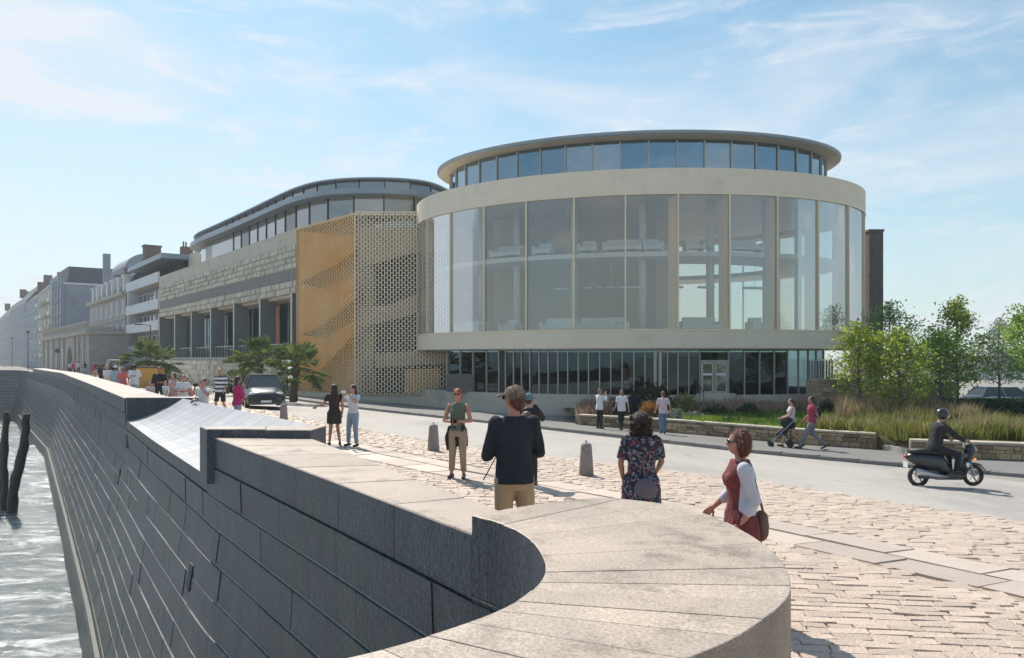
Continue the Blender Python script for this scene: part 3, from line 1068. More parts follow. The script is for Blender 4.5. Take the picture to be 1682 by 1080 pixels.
# mezzanine: a gallery set back from the glass
S(ring_band(-1.5, -5.2, 8.05, 8.32), 'white', 'gallery_floor')
fin_dir = Vector((-.26, .965))
for k in range(28):
    ph = phi_at(s_front + k * SP)
    x, y = ell_pt(ph, -.02)
    pxx = CX + F * x / y
    rz = math.atan2(ell_pt(ph + .01)[1] - ell_pt(ph - .01)[1], ell_pt(ph + .01)[0] - ell_pt(ph - .01)[0])
    front = (y < 56)
    m_ = MB().box((x, y, 7.546), (.085, .14, 7.44), rz)
    mu = S(m_, 'gold_pale', 'mullion')
    if front and pxx > 1035:
        c = Vector((x, y)) + fin_dir * .62
        obj('fin', MB().box((c.x, c.y, 7.54), (.05, 1.02, 7.40), math.atan2(fin_dir.y, fin_dir.x) - math.pi / 2), M['fin'], mu, world=True)
    # pane between this mullion and the next
    mp_ = MB()
    rows = []
    for j in range(7):
        q = ell_pt(phi_at(s_front + (k + (j / 6)) * SP), -.07)
        rows.append([(*q, 3.8), (*q, 11.3)])
    mp_.grid(rows)
    back_solid = (y > 52.5) and (x < 12)  # solid stretch extended on the left to block sun from behind
    if back_solid:
        S(ring_band(-.05, -.3, 3.8, 11.3, phi_at(s_front + k * SP), phi_at(s_front + k * SP) + ((phi_at(s_front + (k + 1) * SP) - phi_at(s_front + k * SP)) % (2 * math.pi)), 6), 'inner_wall', 'rear_wall')
    else:
        S(mp_, ('glass', 'glass_b', 'glass_c')[(k * 5) % 3], 'window_pane')
# inner core, columns, stair hall
S(MB().box((5.6, 54.6, 7.65), (10.4, 2.0, 7.9)), 'inner_wall', 'core_wall')
S(MB().box((10.2, 52.8, 7.65), (1.2, 4.2, 7.9)), 'inner_wall', 'core_wall')
S(MB().box((-.5, 53.6, 7.65), (1.6, 3.6, 7.9)), 'inner_wall', 'core_wall')
S(MB().box((-3.2, 54.9, 7.65), (4.4, .3, 7.9), .12), 'inner_wall', 'core_wall')  # partition added to block bright sky behind the left panes
for ph in (-.95, -.62, -.28, .05, .38, .72, 1.05, 1.4):
    x, y = ell_pt(ph, -3.4)
    S(MB().tube([(x, y, 3.7), (x, y, 11.6)], .22, 14), 'white', 'column', smooth=True)
# upper lantern
S(ring_band(-2.35, -2.45, 12.55, 12.66), 'mullion_dark', 'lantern_sill')
lp = []
n_l = 44
for k in range(n_l):
    ph0 = phi_at(s_front + .4 + PER * k / n_l); ph1 = phi_at(s_front + .4 + PER * (k + 1) / n_l)
    x, y = ell_pt(ph0, -2.30)
    rz = math.atan2(ell_pt(ph0 + .01)[1] - ell_pt(ph0 - .01)[1], ell_pt(ph0 + .01)[0] - ell_pt(ph0 - .01)[0])
    if y < 56:
        S(MB().box((x, y, 13.75), (.07, .12, 2.30), rz), 'mullion', 'lantern_mullion')
    a_, b_ = ell_pt(ph0, -2.34), ell_pt(ph1, -2.34)
    S(MB().grid([[(*a_, 12.66), (*b_, 12.66)], [(*a_, 15.0), (*b_, 15.0)]]), 'glass_blue', 'lantern_pane')
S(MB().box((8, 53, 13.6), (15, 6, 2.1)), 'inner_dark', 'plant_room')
for k in range(9):              # pale blinds behind some lantern panes
    ph = phi_at(s_front - 13.0 + k * 1.84 * 1.0)
    x, y = ell_pt(ph, -2.75)
    if k in (1, 2, 4, 5, 7):
        rz = math.atan2(ell_pt(ph + .01)[1] - ell_pt(ph - .01)[1], ell_pt(ph + .01)[0] - ell_pt(ph - .01)[0])
        S(MB().box((x, y, 13.7), (.75, .04, 2.0), rz), 'white', 'roller_blind')
# roof: slim fascia, sloping soffit, flat top
mr_ = MB()
n = 160
rings = []
for i in range(n):
    ph = 2 * math.pi * i / n
    rings.append([(*ell_pt(ph, -2.5), 15.02), (*ell_pt(ph, -1.5), 15.04), (*ell_pt(ph, -1.42), 15.10), (*ell_pt(ph, -1.40), 15.24), (*ell_pt(ph, -1.75), 15.36), (*ell_pt(ph, -2.5), 15.40)])
mr_.loft(rings, closed=True)
rf = S(mr_, 'roof_metal', 'roof_edge', fix=True)
S(ell_disc(-2.45, 15.05, 15.38), 'roof_metal', 'roof_deck')
sf = MB(); rings = []
for i in range(n):
    ph = 2 * math.pi * i / n
    rings.append([(*ell_pt(ph, -2.44), 14.97), (*ell_pt(ph, -1.52), 15.02), (*ell_pt(ph, -1.52), 15.03), (*ell_pt(ph, -2.44), 15.01)])
sf.loft(rings, closed=True)
S(sf, 'soffit', 'soffit', fix=True)
# ground floor: plinth and dark glazing
S(ring_band(-.30, -1.2, -1.2, .14, -1.35, 1.55, 90), 'concrete', 'plinth')
S(ring_band(-.62, -.72, 2.66, 2.76, -1.35, 1.55, 90), 'mullion', 'glazing_head')
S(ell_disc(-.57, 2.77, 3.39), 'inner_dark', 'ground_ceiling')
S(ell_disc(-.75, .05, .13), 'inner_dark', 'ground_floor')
# mullion columns read off the photograph
gx = [736, 757, 778, 800, 820, 831, 844, 857, 871, 886, 901, 917, 933, 950, 967, 985, 1003, 1022, 1041, 1059, 1076, 1084, 1096, 1113, 1131, 1149, 1196, 1222, 1247, 1271, 1293, 1311, 1327, 1340, 1352]
def col_on_ellipse(xp, o):
    best = None
    for i in range(-1500, 1700):
        ph = i / 1000
        x, y = ell_pt(ph, o)
        if y > 56: continue
        e = abs(CX + F * x / y - xp)
        if best is None or e < best[0]:
            best = (e, ph)
    return best[1]
gph = [col_on_ellipse(x, -.66) for x in gx]
def rz_of(ph):
    a_, b_ = ell_pt(ph - .01), ell_pt(ph + .01)
    return math.atan2(b_[1] - a_[1], b_[0] - a_[0])
for i, ph in enumerate(gph):
    x, y = ell_pt(ph, -.64)
    wide = gx[i] in (1076, 1084)
    S(MB().box((x, y, 1.40), (.16 if wide else .055, .12, 2.52), rz_of(ph)), 'mullion', 'ground_mullion')
    if i + 1 < len(gph):
        a_, b_ = ell_pt(ph, -.68), ell_pt(gph[i + 1], -.68)
        if gx[i] == 1149:
            z0 = 2.06
        else:
            z0 = .15
        pane = S(MB().grid([[(*a_, z0), (*b_, z0)], [(*a_, 2.66), (*b_, 2.66)]]), 'inner_dark' if gx[i] in (820,) else 'glass_dark', 'ground_pane')  # the dark one is a sheet painted as the shade of a door gap
# the glazed double door with its white stripes
pa, pb = Vector(ell_pt(gph[25], -.60)), Vector(ell_pt(gph[26], -.60))
drz = math.atan2((pb - pa).y, (pb - pa).x)
mid = (pa + pb) / 2; wd = (pb - pa).length
S(MB().box((mid.x, mid.y, 2.04), (wd - .06, .10, .09), drz), 'mullion', 'door_head')
for sgn in (-1, 1):
    c = mid + (pb - pa).normalized() * sgn * (wd - .1) / 4
    w_ = (wd - .16) / 2
    fr = MB()
    dx = (pb - pa).normalized()
    for q in (-1, 1):
        p = c + dx * q * (w_ / 2 - .06)
        fr.box((p.x, p.y, 1.06), (.12, .07, 1.82), drz)
    fr.box((c.x, c.y, 1.92), (w_ - .24, .07, .12), drz); fr.box((c.x, c.y, .25), (w_ - .24, .07, .2), drz)
    d_ = S(fr, 'mullion', 'door')
    obj('door_glass', MB().box((c.x, c.y, 1.1), (w_ - .24, .012, 1.5), drz), M['glass_pale'], d_, world=True)
    nrm = Vector((dx.y, -dx.x)) * .03
    obj('door_stripe', MB().box((c.x + nrm.x, c.y + nrm.y, 1.30), (w_ - .24, .01, .13), drz), M['white'], d_, world=True)
    obj('door_handle', MB().tube([(c.x - dx.x * sgn * (w_ / 2 - .06) + nrm.x * 2, c.y - dx.y * sgn * (w_ / 2 - .06) + nrm.y * 2, z) for z in (.85, 1.3)], .015, 6), M['steel'], d_, world=True)
steps = MB()
for k in range(4):
    c = mid + Vector((dx.y, -dx.x)) * (.35 + .3 * k)
    steps.box((c.x, c.y, -.55 - .1 * k + .24 - .08 * k), (wd + .5, .3, 1.1 - .2 * k), drz)
S(steps, 'concrete', 'door_steps')
for sgn in (-1, 1):
    c = mid + dx * sgn * (wd / 2 + .2)
    q = c + Vector((dx.y, -dx.x)) * 1.3
    rl = MB().tube([(c.x, c.y, 1.0), (q.x, q.y, .35)], .025, 6)
    for f in (0.02, .5, .98):
        p = c.lerp(q, f); z = 1.0 - .65 * f
        rl.tube([(p.x, p.y, z), (p.x, p.y, z - .95)], .02, 6)
    S(rl, 'mullion_dark', 'stair_rail')
# open door leaf and dark opening at the left, thin white pole
ph = col_on_ellipse(898, -.5)
# dark rear partitions of the ground floor
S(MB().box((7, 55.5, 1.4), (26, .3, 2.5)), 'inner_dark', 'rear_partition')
for x, y, w_, h_ in ((-3.2, 47, 1.6, 1.1), (1.2, 46.5, 1.2, .9), (11.5, 46.5, 1.4, 1.0)):
    S(MB().bbox((x, y, .13 + h_ / 2), (w_, .7, h_), .05), 'panel_grey', 'reception_desk')
# slatted side entrance at the far right of the ground floor
for k in range(9):
    ph = col_on_ellipse(1330 + k * 4.6, -.45)
    x, y = ell_pt(ph, -.45)
    S(MB().box((x, y, .75), (.07, .1, 2.6), rz_of(ph)), 'mullion', 'slat')

# furniture standing in the hall
M['sofa'] = mat('white_sofa_fabric', (.78, .77, .74), rough=.9, scale=3)
def make_sofa(w_, name, label):
    t_ = thing(name, label, name.replace('_', ' '), group='white seats behind the big windows')
    obj('seat', MB().bbox((0, 0, .30), (w_, .85, .24), .04), M['sofa'], t_)
    obj('backrest', MB().bbox((0, .36, .60), (w_, .2, .5), .05), M['sofa'], t_)
    for sx in (-1, 1):
        obj('armrest', MB().bbox((sx * (w_ / 2 + .09), 0, .36), (.18, .9, .48), .04), M['sofa'], t_)
        for sy in (-1, 1):
            obj('leg', MB().box((sx * (w_ / 2 - .05), sy * .33, .09), (.06, .06, .18)), M['steel'], t_)
    return t_
s1 = make_sofa(1.9, 'sofa', 'x'); s2 = make_sofa(.8, 'armchair', 'x')
seats = [(835, 8.32, 1, 'white sofa on the upper gallery, farthest left of the gallery sofas'), (893, 8.32, 0, 'white armchair on the upper gallery right of the leftmost sofa'),
         (966, 8.32, 0, 'white armchair on the upper gallery beside the long central sofa'), (1022, 8.32, 1, 'long white sofa at the centre of the upper gallery'), (1072, 8.32, 0, 'white armchair on the upper gallery just right of the central sofa'),
         (1140, 8.32, 0, 'white armchair on the upper gallery behind the panes right of centre'), (1222, 8.32, 1, 'white sofa on the upper gallery, farthest right of the gallery sofas'),
         (775, 3.7, 1, 'white sofa on the lower floor near the left windows'), (838, 3.7, 0, 'white armchair on the lower floor left of the dark mullions'),
         (920, 3.7, 1, 'white sofa on the lower floor left of the hall centre'), (980, 3.7, 1, 'white sofa on the lower floor at the hall centre'),
         (1018, 3.7, 0, 'white armchair on the lower floor right of the central sofa'), (1150, 3.7, 1, 'white sofa on the lower floor behind the bright right panes'),
         (1245, 3.7, 0, 'white armchair on the lower floor near the right windows')]
first = {0: None, 1: None}
for (xp, z, kind_, lb) in seats:
    o_ = -2.1 if z > 5 else -1.3
    ph = col_on_ellipse(xp, o_)
    x, y = ell_pt(ph, o_)
    src = s1 if kind_ else s2
    if first[kind_] is None:
        first[kind_] = 1
        src.location = (x, y, z); src.rotation_euler = (0, 0, rz_of(ph)); src['label'] = lb
    else:
        dup(src, (x, y, z), rz_of(ph), lb)
globe_g = thing('hanging_globe', 'large round tan pendant lamp behind the upper panes', 'lamp', (3.6, 47.5, 9.1))  # invented globe that stands in for an orange glow behind the panes
obj('globe_shell', MB().ell((0, 0, 0), (1.35, 1.2, 1.1), 24, 14), mat('tan_globe', (.62, .42, .27), rough=.8), globe_g, smooth=True)
obj('cable', MB().tube([(0, 0, 1.0), (0, 0, 2.5)], .02, 6), M['mullion_dark'], globe_g)
M['soft_white'] = mat('ceiling_panel_white', (.7, .7, .68), rough=.7)
for i, (xp, w_) in enumerate(((765, .9), (924, .8), (968, .4), (985, .3), (1003, .5), (1038, 1.6), (1110, .8), (1160, .9), (1240, 1.4))):
    ph = col_on_ellipse(xp, -2.4); x, y = ell_pt(ph, -2.4)
    S(MB().box((x, y, 6.35), (w_, .5, .10), rz_of(ph)), 'soft_white', 'ceiling_panel')
    S(MB().tube([(x, y, 6.4), (x, y, 8.06)], .012, 5), 'steel', 'panel_rod')

# dark stone wall tower seen past the right edge of the hall
tw = thing('stone_tower', 'dark narrow stone tower rising behind the right edge of the hall', 'tower', (24.6, 52.8, -1))
obj('shaft', MB().box((24.75, 53.2, 4.6), (.95, 3.0, 12.4)), M['dark_stone'], tw, world=True)
obj('cap', MB().box((24.75, 53.2, 10.88), (1.05, 3.1, .16)), M['dark_stone'], tw, world=True)
# stone side wing and boards to the right of the hall
gw = thing('stone_side_wall', 'low brown stone wall at the right foot of the hall', 'wall', (18, 42, -1))
obj('core', MB().box((18.6, 42.2, .05), (4.4, .5, 2.0)), M['garden_cap'], gw, world=True)
rs = random.Random(5)
z = -.95
while z < 1.0:
    x = 16.4
    h = rs.uniform(.2, .3)
    while x < 20.75:
        w_ = rs.uniform(.3, .7)
        obj('stone', MB().bbox((min(x, 20.5) + w_ / 2, 41.93, z + h / 2), (w_ - .02, .1 + rs.uniform(0, .04), h - .02), .02), M['garden_stone'], gw, world=True)
        x += w_
    z += h
fb = thing('board_fence', 'brown grey board fence right of the stone side wall', 'fence', (22, 42, -1))
for k in range(12):
    obj('board', MB().box((20.95 + k * .30, 42.1, -.05), (.285, .06, 1.9)), M['panel_grey'], fb, world=True)
obj('rail', MB().box((22.6, 42.16, .75), (3.6, .05, .1)), M['mullion'], fb, world=True)
obj('post', MB().box((24.52, 42.1, .05), (.12, .12, 2.1)), M['mullion'], fb, world=True)

# ------------------------------------------------------------------ west wing: gold screens, stone facade, penthouse
wing = thing('west_wing', 'long wing with rough stone facade, tall steel fins and glazed penthouse', 'building', (-16.4, 58.1, -.6))
W = lambda mb, m, n, parent=None, **k: obj(n, mb, M[m], parent or wing, world=True, **k)
A_ = Vector((-10.73, 52.0)); B_ = Vector((-16.45, 58.1)); C_ = Vector((-43.1, 93.1))
uf = (C_ - B_).normalized(); inn = Vector((uf.y, -uf.x))     # along the facade, into the building
FL = (C_ - B_).length
def fp(d, i):      # d along the facade from B, i inwards
    p = B_ + uf * d + inn * i
    return p.x, p.y
def fbox(mb, d0, d1, i0, i1, z0, z1):
    q = [fp(d0, i0), fp(d0, i1), fp(d1, i1), fp(d1, i0)]
    return mb.hexa([(x, y, z0) for x, y in q[::-1]], [(x, y, z1) for x, y in q[::-1]])
m_ = MB(); fbox(m_, 0, FL, 0, .6, 10.95, 12.15); W(m_, 'concrete', 'parapet_wall', fix=True)
m_ = MB(); fbox(m_, 0, FL, .06, .6, 7.2, 10.94); W(m_, 'concrete', 'upper_wall', fix=True)
# ribbed band
m_ = MB(); fbox(m_, 0, FL, -.02, .05, 8.2, 9.1); W(m_, 'rib', 'metal_band', fix=True)
m_ = MB()
for k in range(int(FL / .3)):
    fbox(m_, k * .3, k * .3 + .08, -.09, -.021, 8.2, 9.1)
W(m_, 'rib', 'ribs', kind='stuff', fix=True)
# rough stones above and below it
rs = random.Random(21)
n_st = 0
stone_rest = MB()
for z0, z1 in ((10.48, 10.95), (10.02, 10.48), (9.56, 10.02), (9.1, 9.56), (7.68, 8.2), (7.2, 7.68)):
    d = 0
    while d < FL - .2:
        L_ = rs.uniform(.55, 1.15) * (1.35 if d > 24 else 1)
        e = min(FL, d + L_)
        o_ = -rs.uniform(.0, .13)
        m_ = MB() if n_st < 298 else stone_rest
        a, b = .015, .05
        q0 = [fp(d + a, .06), fp(d + a, o_ + .05), fp(e - a, o_ + .05), fp(e - a, .06)]
        zz = [z0 + a, z1 - a]
        bm_, tm_ = [(x, y, zz[0]) for x, y in q0], [(x, y, zz[1]) for x, y in q0]
        m_.hexa(bm_, tm_)
        q1 = [fp(d + a + b, o_ + .05), fp(d + a + b, o_ - rs.uniform(0, .05)), fp(e - a - b, o_ - rs.uniform(0, .05)), fp(e - a - b, o_ + .05)]
        m_.hexa([(x, y, zz[0] + b) for x, y in q1], [(x, y, zz[1] - b) for x, y in q1])
        if n_st < 298:
            W(m_, 'wall_stone', 'stone', fix=True)
        n_st += 1
        d = e
if stone_rest.v:
    W(stone_rest, 'wall_stone', 'stones_beyond', kind='stuff', fix=True)
# fins and the recess behind them
fx = [262.5, 288, 315, 347, 385, 428, 480]
def d_of_px(xp):
    best = None
    for k in range(0, 1000):
        d = FL * k / 999 * 1.0
        x, y = fp(d, -.02)
        e = abs(CX + F * x / y - xp)
        if best is None or e < best[0]: best = (e, d)
    return best[1]
fd = [d_of_px(x) for x in fx]
for i, d in enumerate(fd):
    m_ = MB(); fbox(m_, d - .12, d + .12, -.05, 1.25, 2.3, 7.2)
    fo = W(m_, 'fin_grey', 'steel_fin', fix=True)
    m_ = MB(); fbox(m_, d - .16, d + .16, -.10, -.051, 2.3, 7.25); W(m_, 'mullion', 'fin_edge', fo, fix=True)
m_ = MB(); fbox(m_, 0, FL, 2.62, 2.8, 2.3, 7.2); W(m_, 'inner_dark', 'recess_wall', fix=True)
m_ = MB(); fbox(m_, 0, FL, .61, 2.61, 7.0, 7.19); W(m_, 'concrete', 'recess_ceiling', fix=True)
m_ = MB(); fbox(m_, 0, FL, -.2, 2.61, 2.05, 2.29); W(m_, 'concrete', 'recess_floor', fix=True)
for i in range(len(fd) - 1):
    d1, d0 = fd[i], fd[i + 1]          # d0 nearer
    n_p = 3 if i > 2 else 2
    for k in range(n_p):
        a, b = d0 + .14 + (d1 - d0 - .28) * k / n_p, d0 + .14 + (d1 - d0 - .28) * (k + 1) / n_p
        if i >= 4 and k == (0 if i == 5 else 1):
            m_ = MB(); fbox(m_, a, b, 2.45, 2.6, 2.3, 6.9); W(m_, 'orange', 'timber_panel', fix=True); continue
        m_ = MB(); fbox(m_, a + .08, b - .08, 2.50, 2.52, 3.2, 6.9); gp = W(m_, 'glass_dark', 'tall_window', fix=True)
        m_ = MB(); fbox(m_, a, a + .08, 2.44, 2.56, 2.3, 6.95); fbox(m_, b - .08, b, 2.44, 2.56, 2.3, 6.95)
        fbox(m_, a + .08, b - .08, 2.44, 2.56, 3.1, 3.2); W(m_, 'mullion_dark' if k else 'mullion', 'window_frame', gp, fix=True)
    # low white railing panel
    m_ = MB()
    fbox(m_, d0 + .2, d1 - .2, .3, .34, 3.28, 3.36)
    nb = max(3, int((d1 - d0) / 1.0))
    for k in range(nb + 1):
        q = d0 + .2 + (d1 - d0 - .46) * k / nb
        fbox(m_, q, q + .06, .3, .34, 2.3, 3.279)
    W(m_, 'mullion', 'railing', fix=True)
# terrace wall below, laid in pale blocks
m_ = MB(); fbox(m_, 1.2, FL + 2, -1.4, -.21, -1.2, 2.0); W(m_, 'concrete', 'terrace_wall', fix=True)
blk_rest = MB(); nbk = 0
z = -.7
while z < 2.0:
    d = 1.2
    while d < FL + 1.5:
        L_ = rs.uniform(.8, 1.1) if d < 22 else rs.uniform(1.6, 2.4)
        if rs.random() < .93:
            m_ = MB() if nbk < 200 else blk_rest
            fbox(m_, d + .05, d + L_ - .05, -1.43 - rs.uniform(.02, .09), -1.401, z + .04, z + .41)
            if nbk < 200: W(m_, 'wall_stone', 'terrace_block', fix=True)
            nbk += 1
        d += L_
    z += .45
if blk_rest.v: W(blk_rest, 'wall_stone', 'terrace_blocks_beyond', kind='stuff', fix=True)
# end wall at the far end and pale stair core
m_ = MB(); fbox(m_, FL, FL + .3, 0, 14, -1, 12.15); W(m_, 'concrete', 'end_wall', fix=True)
m_ = MB(); fbox(m_, FL - 5.5, FL + .2, 3.4, 9, 12.16, 15.2); W(m_, 'soffit', 'stair_core', fix=True)
m_ = MB(); fbox(m_, .6, FL - .1, .61, 14, 11.5, 11.9); W(m_, 'concrete', 'roof_terrace', fix=True)
# penthouse
def P_(x, y, d): return Vector(((x - CX) / F * d, d))
ev = [P_(305, 0, 84), P_(352, 0, 76), P_(400, 0, 69), P_(450, 0, 62.6), P_(480, 0, 59.6), P_(520, 0, 57.4), P_(580, 0, 56.4), P_(650, 0, 56.5), P_(700, 0, 57.4), P_(731, 0, 59.2),
      Vector((-4.2, 63)), Vector((-6, 69)), Vector((-14, 82)), Vector((-26, 97)), Vector((-33, 96)), Vector((-36.6, 89))]
def smooth_closed(P, n=2):
    for _ in range(n):
        Q = []
        for i in range(len(P)):
            a_, b_ = P[i], P[(i + 1) % len(P)]
            Q += [a_.lerp(b_, .25), a_.lerp(b_, .75)]
        P = Q
    return P
evs = smooth_closed(ev, 2)
def inset(P, o):
    out = []
    n_ = len(P)
    for i in range(n_):
        d = (P[(i + 1) % n_] - P[i - 1]).normalized()
        nn = Vector((-d.y, d.x))
        out.append(P[i] + nn * o)
    return out
cen = sum(evs, Vector((0, 0))) / len(evs)
sg = 1 if ((inset(evs, 1)[0] - cen).length < (evs[0] - cen).length) else -1
def poly_ring(Po, Pi, z0, z1):
    mb = MB()
    mb.loft([[(*a_, z0), (*a_, z1), (*b_, z1), (*b_, z0)] for a_, b_ in zip(Po, Pi)], closed=True)
    return mb
W(poly_ring(evs, inset(evs, sg * .9), 14.45, 14.86), 'roof_metal', 'lower_eave', fix=True)
ev2 = inset(evs, sg * .75)
W(MB().prism([tuple(p) for p in inset(evs, sg * .35)], 15.60, 15.72), 'roof_metal', 'upper_roof', fix=True)
W(MB().prism([tuple(p) for p in inset(evs, sg * .88)], 14.5, 14.84), 'soffit', 'lower_roof', fix=True)
def glaze(P, z0, z1, every, mglass, name, msize=.08, mname='mullion_dark'):
    # resample by distance
    L = [0.0]
    n_ = len(P)
    for i in range(n_): L.append(L[-1] + (P[(i + 1) % n_] - P[i]).length)
    k = int(L[-1] / every)
    pts = []
    for j in range(k):
        d = L[-1] * j / k
        for i in range(n_):
            if d <= L[i + 1]:
                pts.append(P[i].lerp(P[(i + 1) % n_], (d - L[i]) / (L[i + 1] - L[i]))); break
    for j in range(k):
        a_, b_ = pts[j], pts[(j + 1) % k]
        W(MB().grid([[(*a_, z0), (*b_, z0)], [(*a_, z1), (*b_, z1)]]), mglass if not callable(mglass) else mglass(j), name)
        rz = math.atan2((b_ - a_).y, (b_ - a_).x)
        if a_.y < 90 and (a_ - cen).dot(Vector((.3, -1))) > -8:
            W(MB().box((a_.x, a_.y, (z0 + z1) / 2), (msize, .14, z1 - z0), rz), mname, name.replace('pane', 'mullion'))
glaze(inset(evs, sg * 1.0), 11.92, 14.50, 2.3, lambda j: 'glass_pale' if j % 5 else 'glass_c', 'penthouse_pane', .1)
glaze(inset(evs, sg * .8), 14.86, 15.60, 1.9, 'glass_pale', 'lantern_pane', .07)
for k in range(5):          # a few white partitions inside the glazed storey
    c = ev[2].lerp(ev[5], k / 5) + Vector((4.5, 3.0))
    W(MB().box((c.x, c.y, 13.1), (2.6, .15, 2.4), .6), 'white', 'partition')

# perforated golden screens
def lattice(o, p, q, z0, z1, pw, ph, tv, th, thick=.06):
    """standing bars with short staggered ties; returns the mesh"""
    mb = MB()
    d = (q - p); L = d.length; d = d.normalized(); nn = Vector((d.y, -d.x))
    n_ = int(round(L / pw)); pw = L / n_
    rz = math.atan2(d.y, d.x)
    for i in range(n_ + 1):
        c = p + d * (i * pw)
        mb.box((c.x, c.y, (z0 + z1) / 2), (tv, thick, z1 - z0), rz)
    m_rows = int((z1 - z0) / ph)
    for i in range(n_):
        c = p + d * ((i + .5) * pw)
        for j in range(m_rows + 1):
            z = z0 + (j + (.5 if i % 2 else 0)) * ph
            if z > z1 - th: continue
            mb.box((c.x, c.y, z + th / 2), (pw - tv, thick * .8, th), rz)
    return mb
gold = thing('golden_screen', 'tall gold perforated metal screen wrapping the corner beside the oval hall', 'screen', (-10.73, 52, -.6))
Dp = Vector((-4.3, 52.0))
GS = lambda mb, m, n, **k: obj(n, mb, M[m], gold, world=True, **k)
GS(lattice(None, A_ + Vector((.02, -.0)), Dp, -.25, 12.15, .20, .33, .056, .06), 'gold_pale', 'front_lattice', kind='stuff')
GS(lattice(None, A_ + Vector((-.04, .04)), B_, -.25, 12.15, .24, .30, .036, .05), 'gold', 'side_lattice', kind='stuff')
GS(MB().box((A_.x, A_.y, 5.95), (.09, .09, 12.42)), 'gold_pale', 'corner_post')
GS(MB().box((Dp.x, Dp.y, 5.95), (.07, .09, 12.42)), 'gold_pale', 'edge_post')
GS(MB().box(((A_.x + Dp.x) / 2, 52, 12.19), ((Dp - A_).length, .1, .06)), 'gold_pale', 'top_rail')
# behind the front screen: stair flights clad in tan, dark voids between them
fl = lambda pts, y0, y1: MB().loft([[(x, y0, z) for x, z in pts], [(x, y1, z) for x, z in pts]])
xl, xr = A_.x + .25, Dp.x + .2
for i, pts in enumerate((((xl, 8.4), (xr - 2.0, 9.6), (xr, 9.6), (xr, 11.2), (xl, 11.2)),
                         ((xl, 5.6), (xl + 2.2, 5.9), (xr, 7.6), (xr, 6.3), (xl + 3, 5.0), (xl, 4.3)),
                         ((xl + .9, 2.5), (xr, 2.9), (xr, 1.9), (xl + 1.2, 1.55)),
                         ((xl + 3.1, 1.4), (xr - .9, 1.5), (xr - .9, -.2), (xl + 3.1, -.2)))):
    GS(fl(pts, 52.22, 52.5), 'tan_back' if i < 3 else 'gold_back', 'stair_flight', fix=True)
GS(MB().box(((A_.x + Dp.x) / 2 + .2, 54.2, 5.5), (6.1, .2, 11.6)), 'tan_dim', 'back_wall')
GS(MB().box(((A_.x + Dp.x) / 2 + .2, 53.2, -.35), (6.2, 2.2, .2)), 'concrete', 'base_slab')
# behind the side screen: nearly solid gold cladding with stair shadows put in as diagonal gaps
dS = (B_ - A_).normalized(); nS = Vector((-dS.y, dS.x)) * -1
def side_pt(f, z, o):
    p = A_ + dS * (f * (B_ - A_).length) + nS * o
    return (p.x, p.y, z)
if (Vector(side_pt(0, 0, 1)[:2]) - Vector((-8, 60))).length > (Vector(side_pt(0, 0, -1)[:2]) - Vector((-8, 60))).length:
    nS = -nS
def side_panel(pts, o0, o1, m, name):
    mb = MB().loft([[side_pt(f, z, o0) for f, z in pts], [side_pt(f, z, o1) for f, z in pts]])
    GS(mb, m, name, fix=True)
side_panel([(.02, 10.6), (.98, 11.9), (.98, 7.9), (.62, 8.5), (.30, 8.9), (.02, 9.6)], .14, .3, 'gold_back', 'clad_panel')
side_panel([(.98, 7.9), (.98, 4.0), (.55, 4.6), (.02, 6.3), (.02, 8.0), (.5, 7.2)], .14, .3, 'gold_back', 'clad_panel')
side_panel([(.98, 4.0), (.98, -.2), (.80, -.2), (.62, 1.2), (.02, 3.9), (.02, 4.8), (.5, 3.6)], .14, .3, 'gold_back', 'clad_panel')
side_panel([(.35, -.2), (.20, 1.4), (.02, 1.9), (.02, -.2)], .5, .62, 'tan_back', 'clad_panel')
side_panel([(.01, 11.9), (.98, 11.9), (.98, -.2), (.01, -.2)], 1.5, 1.65, 'tan_back', 'inner_panel')
GS(MB().hexa([side_pt(0, -.5, -.25), side_pt(1, -.5, -.25), side_pt(1, -.5, 1.3), side_pt(0, -.5, 1.3)], [side_pt(0, -.27, -.25), side_pt(1, -.27, -.25), side_pt(1, -.27, 1.3), side_pt(0, -.27, 1.3)]), 'concrete', 'base_slab', fix=True)
GS(MB().hexa([side_pt(.0, 12.0, -.0), side_pt(1, 12.0, -.0), side_pt(1, 12.0, 3.2), side_pt(0, 12.0, 3.2)], [side_pt(.0, 12.1, -.0), side_pt(1, 12.1, -.0), side_pt(1, 12.1, 3.2), side_pt(0, 12.1, 3.2)]), 'soffit', 'sun_stop_top', fix=True)  # added top that blocks a shaft of sun behind the side screen
GS(MB().hexa([side_pt(.985, -.2, -.0), side_pt(1, -.2, -.0), side_pt(1, -.2, 3.2), side_pt(.985, -.2, 3.2)], [side_pt(.985, 11.99, -.0), side_pt(1, 11.99, -.0), side_pt(1, 11.99, 3.2), side_pt(.985, 11.99, 3.2)]), 'tan_dim', 'sun_stop_end', fix=True)  # added end that blocks sun entering behind the side screen
GS(MB().box(((A_.x + Dp.x) / 2 + .3, 53.3, 12.05), (6.0, 2.3, .1)), 'soffit', 'sun_stop_top')  # added top that keeps sun out behind the front screen
# planted concrete base that runs in front of the screens
bw = obj('base_wall', MB().prism([(-17.6, 57.3), (-11.0, 50.6), (-3.0, 49.9), (-2.6, 51.0), (-4, 51.8), (-10.6, 51.8), (-16.6, 58.0)], -1.3, -.45), M['concrete'])
tag(bw, 'low pale concrete base wall in front of the gold screen', 'low wall')
